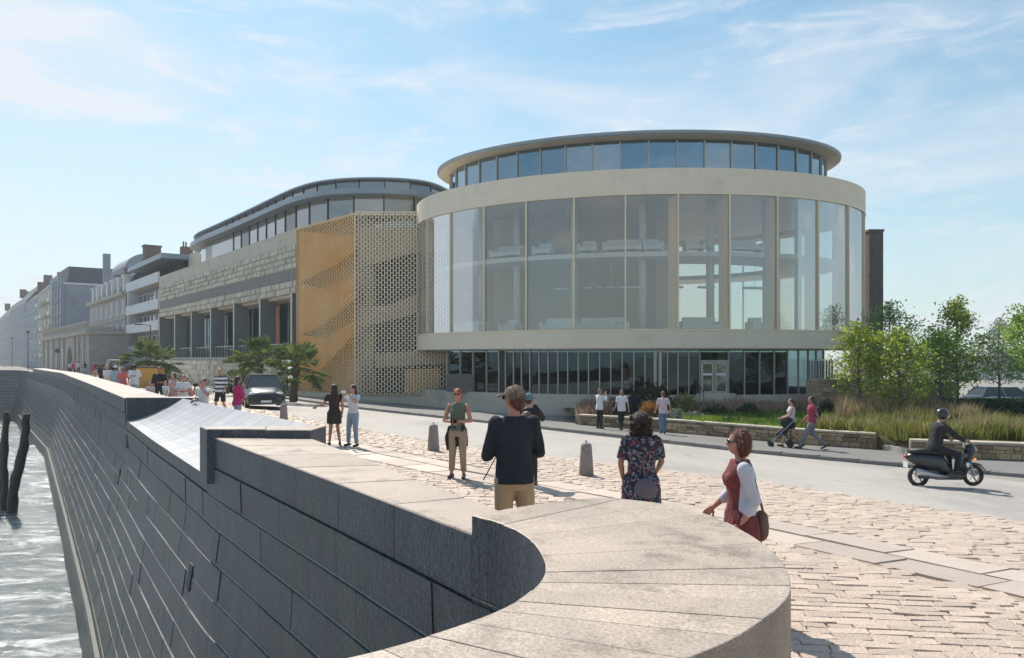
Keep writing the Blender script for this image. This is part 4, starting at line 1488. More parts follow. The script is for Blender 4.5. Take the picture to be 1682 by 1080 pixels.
# ------------------------------------------------------------------ buildings along the street beyond the wing
M['bg_white'] = mat('white_balcony_band', (.72, .74, .76), rough=.7, scale=1, stain=(.55, .56, .58), stain_scale=.6)
M['bg_grey'] = mat('blue_grey_render', (.30, .335, .40), (.26, .29, .35), rough=.85, scale=.5, stain=(.22, .25, .30), stain_scale=.25)
M['bg_stone'] = mat('grey_town_stone', (.40, .385, .38), (.31, .30, .30), rough=.9, scale=1.2, bump=.5, bscale=4, bdist=.06)
M['bg_beige'] = mat('beige_town_stone', (.46, .42, .36), (.38, .345, .30), rough=.9, scale=.8)
M['slate'] = mat('dark_slate_roof', (.085, .10, .13), (.06, .07, .09), rough=.6, scale=2, bump=.4, bscale=10)
M['brick'] = mat('brown_brick_chimney', (.22, .13, .10), (.16, .10, .085), rough=.9, scale=5, bump=.5, bscale=9)
M['yellow_wall'] = mat('pale_yellow_wall', (.5, .45, .30), rough=.85, scale=1)
def sbox(mb, d0, d1, i0, i1, z0, z1):
    return fbox(mb, FL + d0, FL + d1, i0, i1, z0, z1)
class Bld:
    def __init__(s, name, label, d0, d1, depth, i0=0.0, cat='building'):
        s.d0, s.d1, s.i0, s.dp = d0, d1, i0, depth
        x, y = fp(FL + d0, i0)
        s.o = thing(name, label, cat, (x, y, -.8))
    def box(s, n, m, d0, d1, i0, i1, z0, z1, parent=None, **k):
        mb = MB(); sbox(mb, d0, d1, i0, i1, z0, z1)
        return obj(n, mb, M[m], parent or s.o, world=True, fix=True, **k)
    def window(s, d, w, z0, z1, i=None, fm='bg_white', ledge=True):
        i = s.i0 if i is None else i
        mb = MB()
        fw = .12
        sbox(mb, d - w / 2 - fw, d - w / 2, i - .06, i + .1, z0 - fw, z1 + fw); sbox(mb, d + w / 2, d + w / 2 + fw, i - .06, i + .1, z0 - fw, z1 + fw)
        sbox(mb, d - w / 2, d + w / 2, i - .06, i + .1, z1, z1 + fw)
        if ledge: sbox(mb, d - w / 2, d + w / 2, i - .18, i + .1, z0 - fw, z0)
        sbox(mb, d - .04, d + .04, i - .02, i + .05, z0, z1)
        f = obj('window', mb, M[fm], s.o, world=True, fix=True)
        mb = MB(); sbox(mb, d - w / 2, d - .04, i - .012, i + .03, z0, z1); sbox(mb, d + .04, d + w / 2, i - .012, i + .03, z0, z1)
        obj('pane', mb, M['window_dark'], f, world=True, fix=True)
    def side_window(s, ii, w, z0, z1):
        mb = MB(); sbox(mb, s.d0 - .06, s.d0 + .05, ii - w / 2 - .1, ii + w / 2 + .1, z0 - .1, z1 + .1)
        f = obj('window', mb, M['bg_white'], s.o, world=True, fix=True)
        mb = MB(); sbox(mb, s.d0 - .09, s.d0 - .061, ii - w / 2, ii + w / 2, z0, z1)
        obj('pane', mb, M['window_dark'], f, world=True, fix=True)
# modern block with long white balconies
b = Bld('balcony_block', 'modern block with long white balconies next to the stone facade', .4, 20, 12)
b.box('wall', 'bg_grey', .4, 20, 1.6, 12, -1, 12.0)
b.box('base', 'bg_grey', .4, 20, 0, 1.59, -1, 3.9)
for z0, z1 in ((5.7, 6.95), (8.3, 9.55), (11.6, 12.85)):
    b.box('balcony_band', 'bg_white', .4, 20, -.1, .1, z0, z1)
    b.box('balcony_floor', 'concrete', .4, 20, .11, 1.59, z0, z0 + .18)
for k, (z0, z1) in enumerate(((4.1, 5.2), (7.1, 8.0), (9.7, 11.0))):
    for j in range(7):
        b.window(1.9 + j * 2.7, 1.9, z0, z1, 1.55 if k else 1.58)
b.box('attic_wall', 'glass_dark', 1.5, 18, 3.4, 10, 12.01, 14.5)
b.box('roof_slab', 'roof_metal', .1, 20.4, .2, 12, 14.55, 15.15)
for j in range(6):
    b.box('attic_mullion', 'mullion_dark', 2 + j * 3, 2.1 + j * 3, 3.3, 3.39, 12.01, 14.5)
b.box('fin_wall', 'bg_white', 19.4, 20, .1, 1.6, 5.7, 12.8)
for k, d in enumerate((5.0, 12.5)):
    b.box('chimney', 'brick', d, d + 1.2, 9, 10.2, 15.16, 16.6 + k * .4)
# mansard block
b = Bld('mansard_block', 'grey stone mansion block with mansard roof and dormers behind the arched portico', 20.6, 52, 12)
b.box('wall', 'bg_stone', 20.6, 52, 0, 12, -1, 11.3)
b.box('cornice', 'bg_beige', 20.4, 52.3, -.6, 12.2, 11.3, 11.85)
b.box('string_course', 'bg_beige', 20.5, 52.1, -.15, .01, 7.9, 8.15)
mb = MB()
q0 = [fp(FL + 20.7, 0), fp(FL + 20.7, 12), fp(FL + 52, 12), fp(FL + 52, 0)][::-1]
q1 = [fp(FL + 21.6, 1.6), fp(FL + 21.6, 11), fp(FL + 51, 11), fp(FL + 51, 1.6)][::-1]
mb.hexa([(x, y, 11.86) for x, y in q0], [(x, y, 14.9) for x, y in q1])
roof = obj('roof', mb, M['slate'], b.o, world=True, fix=True)
for j in range(7):
    d = 22.6 + j * 4.5
    mb = MB(); sbox(mb, d - .8, d + .8, .1, 1.9, 11.9, 14.1); sbox(mb, d - 1.0, d + 1.0, -.1, 2.2, 14.11, 14.35)
    dm = obj('dormer', mb, M['bg_white'], b.o, world=True, fix=True)
    mb = MB(); sbox(mb, d - .5, d + .5, .05, .09, 12.1, 13.8); obj('pane', mb, M['window_dark'], dm, world=True, fix=True)
    for z0, z1 in ((8.6, 10.6), (5.0, 7.2), (1.6, 3.8)):
        b.window(d, 1.2, z0, z1)
for d0, w_, i0_, zt in ((20.9, 2.2, 2.6, 18.6), (24.5, 1.5, 3.2, 17.0), (28, 1.3, 4.2, 16.4), (37, 1.8, 3, 16.8), (45, 1.6, 3, 16.3)):
    mb = MB(); sbox(mb, d0, d0 + w_ * .7, i0_, i0_ + w_, 12.5, zt); sbox(mb, d0 - .12, d0 + w_ * .7 + .12, i0_ - .12, i0_ + w_ + .12, zt + .001, zt + .25)
    ch = obj('chimney', mb, M['brick'], roof, world=True, fix=True)
for d0, w_, i0_, zt in ((22, 1.6, 8, 19.2), (23.6, 1.2, 9.6, 17.8)):
    mb = MB(); sbox(mb, d0, d0 + w_ * .8, i0_, i0_ + w_, 12.5, zt); sbox(mb, d0 + .3, d0 + .5, i0_ + .2, i0_ + .4, zt, zt + .8); sbox(mb, d0 + .8, d0 + 1.0, i0_ + .7, i0_ + .9, zt, zt + .8)
    obj('chimney', mb, M['brick'], roof, world=True, fix=True)
# arched portico in front of it
b = Bld('arched_portico', 'low stone portico with balustrade and tall arched doorway', 21, 78, 5, -4.6)
def arch_front(mb, dc, w, h, d0, d1, i0, i1, z0, z1):
    """wall d0..d1 with an arched opening centred at dc"""
    k = 10
    prof = [(dc - w / 2, z0), (dc - w / 2, z0 + h - w / 2)] + [(dc - w / 2 * math.cos(math.pi * j / k), z0 + h - w / 2 + w / 2 * math.sin(math.pi * j / k)) for j in range(1, k)] + [(dc + w / 2, z0 + h - w / 2), (dc + w / 2, z0)]
    sbox(mb, d0, dc - w / 2, i0, i1, z0, z1); sbox(mb, dc + w / 2, d1, i0, i1, z0, z1)
    for (a, za), (c, zc) in zip(prof[1:-1], prof[2:-1]):
        lo = [(*fp(FL + a, i0), za), (*fp(FL + a, i1), za), (*fp(FL + c, i1), zc), (*fp(FL + c, i0), zc)]
        hi = [(*p[:2], z1) for p in lo]
        mb.hexa(lo, hi)
mb = MB(); arch_front(mb, 40, 6.5, 5.0, 21, 78, -4.6, -3.4, -1, 5.6)
obj('wall', mb, M['bg_stone'], b.o, world=True, fix=True)
b.box('side_wall', 'bg_stone', 21, 22, -3.39, 0, -1, 5.6)
b.box('door_recess', 'inner_dark', 36, 44, -3.0, -2.8, -1, 5)
b.box('fanlight', 'glass_pale', 37, 43, -3.3, -3.2, 1.6, 2.6)
b.box('cornice', 'bg_beige', 20.6, 78.3, -5.1, -.1, 5.61, 6.1)
b.box('attic', 'bg_stone', 22, 77, -4.5, -1, 6.11, 6.7)
mb = MB()
for j in range(52):
    sbox(mb, 22.3 + j * 1.05, 22.6 + j * 1.05, -4.7, -4.45, 6.71, 7.3)
sbox(mb, 22, 77, -4.75, -4.4, 7.31, 7.5)
obj('balustrade', mb, M['bg_beige'], b.o, world=True, kind='stuff', fix=True)
for d in (25, 29.5, 34, 46, 52, 60, 68, 75):
    b.box('pilaster', 'bg_beige', d - .4, d + .4, -4.85, -4.61, -1, 5.6)
for d in (27.2, 31.8, 49, 56, 64, 71.5):
    b.window(d, 1.5, .6, 3.6, -4.6)
# tall plain block
b = Bld('tall_grey_block', 'tall blue grey apartment block with plain gable end and dark attic', 82, 99, 16)
b.box('wall', 'bg_grey', 82, 99, 0, 16, -1, 17.6)
b.box('cornice', 'bg_white', 81.7, 99.3, -.4, 16.3, 17.61, 18.0)
mb = MB(); sbox(mb, 82.3, 98.5, .5, 15.5, 18.01, 21.4); rf_ = obj('roof', mb, M['slate'], b.o, world=True, fix=True)
for d in (83.5, 88, 92.5, 97):
    b.box('bay', 'bg_grey', d - .9, d + .9, -.9, -.01, -1, 19)
    for z in (2, 5.2, 8.4, 11.6, 14.8):
        b.window(d, 1.0, z, z + 1.9, -.9)
for d, i_, z in ((84, 12.2, 22.6), (90, 10, 22.3)):
    mb = MB(); sbox(mb, d, d + 1, i_, i_ + 1, 21.41, z); obj('chimney', mb, M['brick'], rf_, world=True, fix=True)
# round gabled building and its lone chimney behind
b = Bld('round_gabled_house', 'blue grey house with round barrel gable rising behind the mansard roof', 60, 74, 16, 10)
b.box('wall', 'bg_grey', 60, 74, 7.0, 14.4, -1, 19)
mb = MB()
k = 14; ring = []
for d in (60, 74):
    r_ = []
    for j in range(k + 1):
        th = math.pi * j / k
        r_.append((*fp(FL + d, 10.7 - 3.7 * math.cos(th)), 19 + 3.4 * math.sin(th)))
    ring.append(r_)
mb.loft(ring); obj('barrel_roof', mb, M['bg_grey'], b.o, world=True, fix=True)
b.side_window(10.8, 1.2, 16.0, 18.0)
b.box('chimney', 'bg_grey', 61, 62, 3.6, 4.8, -1, 22.0)
# farther fronts
b = Bld('balcony_house', 'narrow far house with coloured awnings on its balconies', 100, 138, 12)
b.box('wall', 'bg_beige', 100, 138, 0, 12, -1, 19.0)
b.box('attic', 'bg_grey', 101, 120, 1.0, 11, 19.01, 21.5)
for z in (3.4, 6.6, 9.8, 13.0, 16.2):
    for d in (104, 112, 120, 128):
        b.box('balcony', 'yellow_wall' if (z + d) % 3 > 1 else 'bg_white', d - 2.6, d + 2.6, -1.1, -.01, z - .9, z)
        b.window(d, 2.2, z + .3, z + 2.0, 0, ledge=False)
def gable_house(name, label, d0, d1, zc, zr, m, nwin, floors):
    b = Bld(name, label, d0, d1, 12)
    b.box('wall', m, d0, d1, 0, 12, -1, zc)
    mb = MB()
    q0 = [fp(FL + d0, 0), fp(FL + d0, 12), fp(FL + d1, 12), fp(FL + d1, 0)]
    r0, r1 = fp(FL + d0, 6), fp(FL + d1, 6)
    vs_ = [(*q, zc + .001) for q in q0] + [(*r0, zr), (*r1, zr)]
    mb.add(vs_, [(0, 1, 2, 3), (0, 4, 1), (3, 2, 5), (0, 3, 5, 4), (1, 4, 5, 2)])
    rf_ = obj('roof', mb, M['slate'], b.o, world=True, fix=True)
    mb = MB(); sbox(mb, d0 + .5, d0 + 2.2, 5, 7.2, zr - 1.5, zr + 1.2); obj('chimney', mb, M['brick'], rf_, world=True, fix=True)
    mb = MB(); sbox(mb, d1 - 2.5, d1 - .8, 3, 5, zr - 2.5, zr + .6); obj('chimney', mb, M['brick'], rf_, world=True, fix=True)
    for f in range(floors):
        for j in range(nwin):
            b.window(d0 + (d1 - d0) * (j + .5) / nwin, 1.5, 1.5 + f * 3.4, 3.5 + f * 3.4)
    return b
gable_house('gabled_house', 'far gabled house with dark roof beside the balcony house', 139, 170, 18.5, 24.5, 'bg_grey', 6, 5)
gable_house('stone_town_house', 'farther grey town house with steep slate roof and chimneys', 171, 228, 19.0, 26.5, 'bg_stone', 9, 5)
gable_house('beige_town_house', 'farthest beige town house at the left edge of the picture', 229, 300, 18.0, 25.5, 'bg_beige', 10, 5)

# ------------------------------------------------------------------ street lamps, signs, bollards
def street_lamp(xp, d, h, label, arm=1.0):
    x = (xp - CX) / F * d
    g = G(x, d)
    t_ = thing('street_lamp', label, 'lamp', (x, d, g), group='street lamps of the quay')
    obj('pole', MB().tube([(0, 0, 0), (0, 0, h)], [.09, .05], 8), M['mullion_dark'], t_)
    if arm:
        obj('arm', MB().tube([(0, 0, h - .1), (-arm, 0, h + .05)], .035, 6), M['mullion_dark'], t_)
        obj('lantern', MB().bbox((-arm - .3, 0, h + .05), (.8, .3, .14), .03), M['mullion_dark'], t_)
    else:
        obj('lantern', MB().ell((0, 0, h + .2), (.22, .22, .3), 10, 6), M['mullion_dark'], t_)
street_lamp(247, 84, 6.2, 'slim dark street lamp with an arm in front of the balcony block')
street_lamp(46, 130, 6.5, 'dark street lamp far left in front of the stone houses', 0)
street_lamp(20, 190, 7.0, 'small street lamp at the far left end of the quay', 0)
M['sign_red'] = mat('dark_sign_face', (.12, .05, .06), rough=.5)
sg_ = thing('road_sign', 'small round dark sign on a pole before the tall grey block', 'road sign', (*[(94 - CX) / F * 112, 112], G((94 - CX) / F * 112, 112)))
obj('pole', MB().tube([(0, 0, 0), (0, 0, 3.6)], .05, 6), M['mullion_dark'], sg_)
obj('disc', MB().tube([(0, -.04, 3.3), (0, .0, 3.3)], .38, 16), M['sign_red'], sg_)
M['bollard'] = mat('rough_granite_bollard', (.30, .26, .245), (.22, .195, .19), rough=.8, scale=5, bump=.7, bscale=35, speck=.3, bdist=.015)
def make_bollard():
    t_ = thing('bollard', 'x', 'bollard', group='granite bollards at the road edge')
    prof = [(.150, -.05), (.148, .08), (.130, .33), (.112, .58), (.102, .625), (.07, .65), (.02, .655)]
    rings = [[(r_ * math.cos(2 * math.pi * i / 20), r_ * math.sin(2 * math.pi * i / 20), z) for i in range(20)] for r_, z in prof]
    obj('shaft', MB().loft(rings), M['bollard'], t_, smooth=True)
    obj('knob', MB().tube([(0, 0, .65), (0, 0, .71)], [.022, .018], 8), M['steel'], t_)
    return t_
bo = make_bollard()
for i, (xp, yb, d, lb) in enumerate(((963, 773, 15.4, 'granite bollard nearest the viewer, right of the man in navy'), (712, 738, 19.0, 'granite bollard left of the woman in the green top'),
                                  (466, 693, 26.5, 'granite bollard beside the dark parked car'), (312, 655, 44, 'tiny far bollard behind the group at the left'))):
    x = (xp - CX) / F * d
    loc = (x, d, G(x, d))
    if i == 0:
        bo.location = loc; bo['label'] = lb
    else:
        dup(bo, loc, i * .7, lb)

# ------------------------------------------------------------------ garden in front of the hall
rg = random.Random(17)
gp = [px(950, 0, 34.6), px(1130, 0, 31.3), px(1300, 0, 27.7), px(1440, 0, 25.9)]
gp = [Vector((p.x, p.y)) for p in gp]
gr = [Vector(((1495 - CX) / F * 24.1, 24.1)), Vector(((1682 - CX) / F * 23.0, 23.0)), Vector((27, 20.4))]
def gz(x, y): return G(x, y) + .12
def garden_h(x, y):
    """soft mounds of the planting beds"""
    e = ((x - 8.25) / 17.0) ** 2 + ((y - 52.6) / 12.2) ** 2
    m = max(0, min(1, (e - 1) * 3))
    return gz(x, y) + .25 + (.18 * noise.noise(Vector((x * .25, y * .25, 3))) + .18) * m
def stone_wall(name, label, pts, h, seed):
    t_ = thing(name, label, 'wall', (pts[0].x, pts[0].y, gz(*pts[0])), group='low stone garden walls')
    r_ = random.Random(seed)
    core = MB()
    n_stones = 0
    for a_, b_ in zip(pts, pts[1:]):
        d = (b_ - a_); L = d.length; d.normalize(); nn = Vector((d.y, -d.x))   # towards the street
        if nn.y > 0: nn = -nn
        g0 = min(gz(*a_), gz(*b_))
        q = [a_, b_, b_ - nn * .32, a_ - nn * .32]
        core.hexa([(p.x, p.y, g0 - .2) for p in q], [(p.x, p.y, g0 + h - .06) for p in q])
        z = 0
        while z < h - .08:
            ch = min(r_.uniform(.10, .19), h - .07 - z)
            if ch < .04: break
            s_ = 0
            while s_ < L - .03:
                w_ = min(r_.choice((r_.uniform(.16, .3), r_.uniform(.3, .55))), L - s_)
                c = a_ + d * (s_ + w_ / 2) + nn * (.01)
                mb = MB()
                dep = .06 + r_.uniform(0, .05)
                y0 = c + nn * dep
                rz = math.atan2(d.y, d.x)
                mb.bbox(((c.x + nn.x * dep / 2), (c.y + nn.y * dep / 2), g0 + z + ch / 2), (w_ - .018, dep, ch - .016), .012, rz)
                for k_ in range(len(mb.v)):
                    v = mb.v[k_]; mb.v[k_] = (v[0] + r_.uniform(-.008, .008), v[1] + r_.uniform(-.008, .008), v[2] + r_.uniform(-.006, .006))
                obj('stone', mb, M['garden_stone'], t_, world=True)
                s_ += w_
            z += ch
        s_ = 0
        while s_ < L - .05:      # coping slabs
            w_ = min(.75, L - s_)
            c = a_ + d * (s_ + w_ / 2) - nn * .12
            obj('coping_slab', MB().bbox((c.x, c.y, g0 + h - .02), (w_ - .01, .46, .07), .01, math.atan2(d.y, d.x)), M['garden_cap'], t_, world=True)
            s_ += w_
    obj('core', core, M['garden_cap'], t_, world=True, fix=True)
stone_wall('garden_wall', 'long low brown stone wall before the planted garden, left of the gap', gp, .52, 1)
stone_wall('garden_wall', 'low brown stone wall behind the scooter, right of the gap', gr, .50, 2)
mb = MB()
rows = []
edge = gp + [Vector((12.5, 25.4))] + gr
def edge_y(x):
    if x <= edge[0].x: return edge[0].y
    for a_, b_ in zip(edge, edge[1:]):
        if a_.x <= x <= b_.x and b_.x > a_.x:
            return a_.y + (b_.y - a_.y) * (x - a_.x) / (b_.x - a_.x)
    return edge[-1].y
for k in range(40):
    x = 2.9 + k * (40 - 2.9) / 39
    y0 = edge_y(x) + .16
    rows.append([(x, y0, gz(x, y0) - .15)] + [(x, y0 + .10 + (44 - y0) * j / 22, garden_h(x, y0 + (44 - y0) * j / 22)) for j in range(23)])
mb.grid([r_[::-1] for r_ in rows][::-1])
structure('garden_ground', mb, M['soil'], smooth=True)
st = MB().prism([(12.55, 25.75), (12.75, 24.2), (13.8, 25.2), (14.8, 33), (13.8, 33)], -1.2, -.72)
structure('garden_path', st, mat('pale_path', (.5, .48, .44), rough=.9))

def leaf_mat(name, c1, c2, tl=.45):
    return mat(name, c1, c2, rough=.55, scale=.8, island=.35, translucent=tl, spec=.3)
M['lawn'] = leaf_mat('bright_lawn_blades', (.20, .31, .04), (.15, .24, .035))
M['olive_grass'] = leaf_mat('olive_grass_blades', (.25, .27, .06), (.17, .19, .05))
M['straw_grass'] = leaf_mat('straw_grass_blades', (.42, .34, .21), (.28, .235, .13))
M['pink_grass'] = leaf_mat('pink_grass_blades', (.45, .30, .25), (.30, .24, .17))
M['orange_grass'] = leaf_mat('orange_grass_blades', (.42, .20, .05), (.26, .14, .04))
M['dark_leaf'] = leaf_mat('dark_shrub_leaves', (.025, .05, .022), (.035, .06, .02), .25)
M['purple_leaf'] = leaf_mat('purple_shrub_leaves', (.05, .035, .09), (.04, .04, .06), .25)
M['grey_leaf'] = leaf_mat('grey_green_leaves', (.20, .24, .19), (.15, .18, .14), .3)
M['hedge_leaf'] = leaf_mat('hedge_leaves', (.035, .075, .03), (.05, .095, .035), .3)
def blades(mb, x, y, z, h, n, spread, lean=.25, w=.012, rnd=rg):
    for _ in range(n):
        a_ = rnd.uniform(0, 6.283); r_ = spread * math.sqrt(rnd.random())
        bx, by = x + r_ * math.cos(a_), y + r_ * math.sin(a_)
        hh = h * rnd.uniform(.6, 1.1)
        la = rnd.uniform(0, 6.283); ll = hh * lean * rnd.uniform(.2, 1.3)
        tx, ty = bx + ll * math.cos(la) + (bx - x) * .5, by + ll * math.sin(la) + (by - y) * .5
        wa = rnd.uniform(0, 3.14); wx, wy = w * math.cos(wa), w * math.sin(wa)
        mx_, my_ = (bx * .65 + tx * .35), (by * .65 + ty * .35)
        mb.add([(bx - wx, by - wy, z - .05), (bx + wx, by + wy, z - .05), (mx_ + wx * .8, my_ + wy * .8, z + hh * .6), (mx_ - wx * .8, my_ - wy * .8, z + hh * .6), (tx, ty, z + hh)],
               [(0, 1, 2, 3), (3, 2, 4)])
# photo columns and depths -> planting zones
def zone(name, m, x0, x1, d0, d1, n, h, nb, spread, label, cat, lean=.25, w=.014):
    mb = MB()
    for _ in range(n):
        d = rg.uniform(d0, d1); xp = rg.uniform(x0, x1)
        x = (xp - CX) / F * d
        if d < edge_y(x) + .45: d = edge_y(x) + rg.uniform(.45, 1.2)
        x = (xp - CX) / F * d
        e = ((x - 8.25) / 15.3) ** 2 + ((d - 52.6) / 10.8) ** 2
        if e < 1: continue
        hv_ = .62 + .9 * max(0.0, .5 + noise.noise(Vector((x * .7, d * .7, 2.0)))) ** 1.3
        blades(mb, x, d, garden_h(x, d), h * hv_ * rg.uniform(.75, 1.15), nb, spread, lean * rg.uniform(.7, 1.6), w)
    o = obj(name, mb, M[m])
    o['kind'] = 'stuff'; o['label'] = label; o['category'] = cat
zone('lawn_grass', 'lawn', 1130, 1500, 28, 34.5, 1500, .26, 16, .30, 'bright green long grass behind the garden wall', 'grass')
zone('olive_grass', 'olive_grass', 1330, 1760, 24.5, 30, 1300, .50, 16, .25, 'olive and green tall grass behind the right garden wall', 'grass', .35)
zone('straw_grass', 'straw_grass', 1380, 1600, 31, 36, 620, .85, 26, .25, 'pale straw coloured feathery grass mound at the right', 'grass', .3)
zone('straw_grass', 'straw_grass', 1560, 1760, 25, 28, 300, .55, 12, .25, 'pale straw grass at the right edge behind the wall', 'grass', .35)
zone('pink_grass', 'pink_grass', 1150, 1400, 34.5, 39, 520, .60, 20, .25, 'pinkish flowering grass before the hall windows', 'grass', .3)
zone('pink_grass', 'pink_grass', 955, 1000, 35.5, 37.5, 60, .8, 20, .3, 'brown pink grass at the left end of the garden', 'grass', .3)
zone('straw_grass', 'straw_grass', 1340, 1740, 24.8, 29, 90, .62, 26, .22, 'scattered straw coloured tufts among the olive grass', 'grass', .4)
zone('orange_grass', 'orange_grass', 1480, 1740, 24.6, 27, 46, .42, 22, .2, 'scattered rust coloured tufts behind the right garden wall', 'grass', .4)
zone('dark_tufts', 'hedge_leaf', 1180, 1500, 28.5, 33, 70, .42, 26, .26, 'scattered dark green tufts in the bright lawn', 'grass', .4)
zone('orange_grass', 'orange_grass', 1054, 1078, 33.6, 34.4, 8, .72, 50, .12, 'tuft of orange grass between the two strolling men', 'grass', .22)
def shrub(xp, d, w, h, m, label, n=900, ls=.06, name='shrub', cat='shrub'):
    x = (xp - CX) / F * d
    z = garden_h(x, d)
    t_ = thing(name, label, cat, (x, d, z - .1))
    mb = MB()
    r_ = random.Random(int(xp * 7 + d))
    for _ in range(n):
        a_ = r_.uniform(0, 6.283); ph = math.acos(r_.uniform(0.0, 1)); q = r_.uniform(.55, 1.0) ** .6
        q *= .85 + .3 * noise.noise(Vector((math.cos(a_) * 2 + xp, math.sin(a_) * 2, ph * 2)))
        c = Vector((w / 2 * q * math.sin(ph) * math.cos(a_), w / 2 * q * math.sin(ph) * math.sin(a_), h * q * math.cos(ph) + .05))
        leaf(mb, c, ls * r_.uniform(.6, 1.4), r_)
    obj('foliage', mb, M[m], t_, kind='stuff')
    st_ = MB()
    for k in range(5):
        a_ = k * 1.3
        st_.tube([(0, 0, 0), (math.cos(a_) * w * .12, math.sin(a_) * w * .12, h * .35), (math.cos(a_) * w * .25, math.sin(a_) * w * .25, h * .7)], [.03, .02, .01], 5)
    obj('stems', st_, M['wet_wood'], t_)
def leaf(mb, c, s_, r_, droop=None):
    n_ = Vector((r_.gauss(0, 1), r_.gauss(0, 1), r_.gauss(0, 1) + .4)).normalized()
    a_ = n_.orthogonal().normalized()
    a_.rotate(Matrix.Rotation(r_.uniform(0, 6.28), 3, n_))
    b_ = n_.cross(a_) * .55
    mb.add([c - a_ * s_, c + b_ * s_, c + a_ * s_, c - b_ * s_], [(0, 1, 2, 3)])
shrub(1068, 37.5, 2.9, 1.75, 'dark_leaf', 'large dark shrub at the hall windows behind the three men', 2600, .075)
shrub(1040, 36.4, 1.1, 1.1, 'purple_leaf', 'purple flowering shrub behind the man in black trousers', 900, .05)
shrub(1125, 36.4, 1.7, 1.2, 'olive_grass', 'olive green shrub right of the dark shrub', 1500, .055)
shrub(1010, 36.6, 1.3, .9, 'dark_leaf', 'small dark shrub left of the purple shrub', 900, .06)
shrub(1108, 33.0, 1.5, .6, 'grey_leaf', 'low silver grey shrub above the garden wall', 1300, .04)
shrub(1140, 32.4, 1.2, .5, 'grey_leaf', 'small silver grey cushion plant right of the silver shrub', 900, .04)
shrub(1175, 33.6, 1.9, .75, 'dark_leaf', 'dark green cushion plant below the glazed door', 1300, .06)
shrub(1230, 34.2, 1.4, .7, 'hedge_leaf', 'green cushion plant right of the glazed door', 1200, .06)
shrub(1362, 33.5, 1.3, .9, 'hedge_leaf', 'rounded green shrub before the stone side wall', 1000, .06)
# clipped hedge at the right
hd = thing('hedge', 'dark green clipped hedge at the right edge behind the grasses', 'hedge', (21.5, 33.5, -.9))
mb = MB()
for _ in range(9000):
    f_ = rg.random()
    x = 19.3 + f_ * 8.2 + .0
    face = rg.random()
    if face < .6: y, z = 33.3 + rg.uniform(-.06, .08), rg.uniform(-.9, .35)
    else: y, z = rg.uniform(33.3, 34.3), .35 + rg.uniform(-.08, .06)
    leaf(mb, Vector((x, y, z)), rg.uniform(.04, .075), rg)
obj('foliage', mb, M['hedge_leaf'], hd, world=True, kind='stuff')
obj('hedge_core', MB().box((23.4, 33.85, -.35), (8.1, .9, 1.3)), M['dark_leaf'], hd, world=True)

# ------------------------------------------------------------------ trees
M['bark'] = mat('grey_brown_bark', (.16, .13, .105), (.10, .085, .07), rough=.9, scale=8, bump=.8, bscale=20)
M['leaf_lime'] = leaf_mat('lime_green_leaves', (.34, .42, .06), (.22, .31, .05), .6)
M['leaf_green'] = leaf_mat('fresh_green_leaves', (.32, .46, .09), (.20, .33, .07), .62)
M['leaf_blue'] = leaf_mat('blue_green_leaves', (.30, .44, .16), (.20, .33, .12), .6)
M['leaf_pale'] = leaf_mat('pale_grey_green_leaves', (.36, .42, .33), (.28, .34, .27), .5)
def tree(xp, d, ytop, ybot, w, m, label, n=4200, ls=.085, seed=1, trunk_h=1.6, gap=.0, top_narrow=.55):
    x = (xp - CX) / F * d
    zb = gz(x, d)
    ztop = EYE + (HY - ytop) / F * d
    zlow = EYE + (HY - ybot) / F * d
    t_ = thing('tree', label, 'tree', (x, d, zb), group='young trees right of the hall')
    H = ztop - zb
    r_ = random.Random(seed)
    zl = zlow - zb
    tk = MB()
    pts = [Vector((0, 0, -.1)), Vector((.03, 0, H * .3)), Vector((-.03, .04, H * .6)), Vector((.02, 0, H * .93))]
    tk.tube(pts, [.085, .065, .04, .012], 8)
    tips = []
    nbr = 26
    for k in range(nbr):
        f = (k + .5) / nbr
        z0 = zl * .75 + (H * .9 - zl * .75) * f
        a_ = k * 2.4 + r_.uniform(-.4, .4)
        env = math.sin(math.pi * (.22 + .74 * f) ** 1.1) ** .8
        env = env * (1 - (1 - top_narrow) * f)
        L = w / 2 * env * r_.uniform(.8, 1.15)
        e = Vector((math.cos(a_) * L, math.sin(a_) * L, z0 + L * r_.uniform(.25, .75)))
        e.z = min(e.z, H * .97)
        m0 = Vector((0, 0, z0)).lerp(e, .5) + Vector((0, 0, -.06))
        tk.tube([(0, 0, z0), m0, e], [.028, .018, .006], 5)
        tips.append((e, .32 * w / 2 * (1.1 - .5 * f)))
        tips.append((m0, .26 * w / 2 * (1.1 - .4 * f)))
        for q in range(2):
            e2 = m0.lerp(e, r_.uniform(.3, .9)) + Vector((r_.uniform(-1, 1), r_.uniform(-1, 1), r_.uniform(-.3, .8))) * w * .16
            tk.tube([m0, e2], [.012, .005], 4)
            tips.append((e2, .22 * w / 2))
    tips.append((Vector((0, 0, H * .95)), .16 * w / 2)); tips.append((Vector((0, 0, H * .88)), .22 * w / 2))
    obj('trunk', tk, M['bark'], t_, smooth=True)
    mb = MB()
    for _ in range(n):
        c, rad = tips[r_.randrange(len(tips))]
        v = Vector((r_.gauss(0, .55), r_.gauss(0, .55), r_.gauss(0, .5))) * rad
        p = c + v
        if p.z < zl * .8 or p.z > H: continue
        leaf(mb, p, ls * r_.uniform(.6, 1.3), r_)
    obj('crown', mb, M[m], t_, kind='stuff')
tree(1411, 32.5, 522, 640, 2.5, 'leaf_lime', 'small lime green tree nearest the hall corner', 2900, .07, 3)
tree(1478, 31.5, 535, 648, 2.9, 'leaf_lime', 'yellow green tree second from the hall corner', 3200, .07, 5)
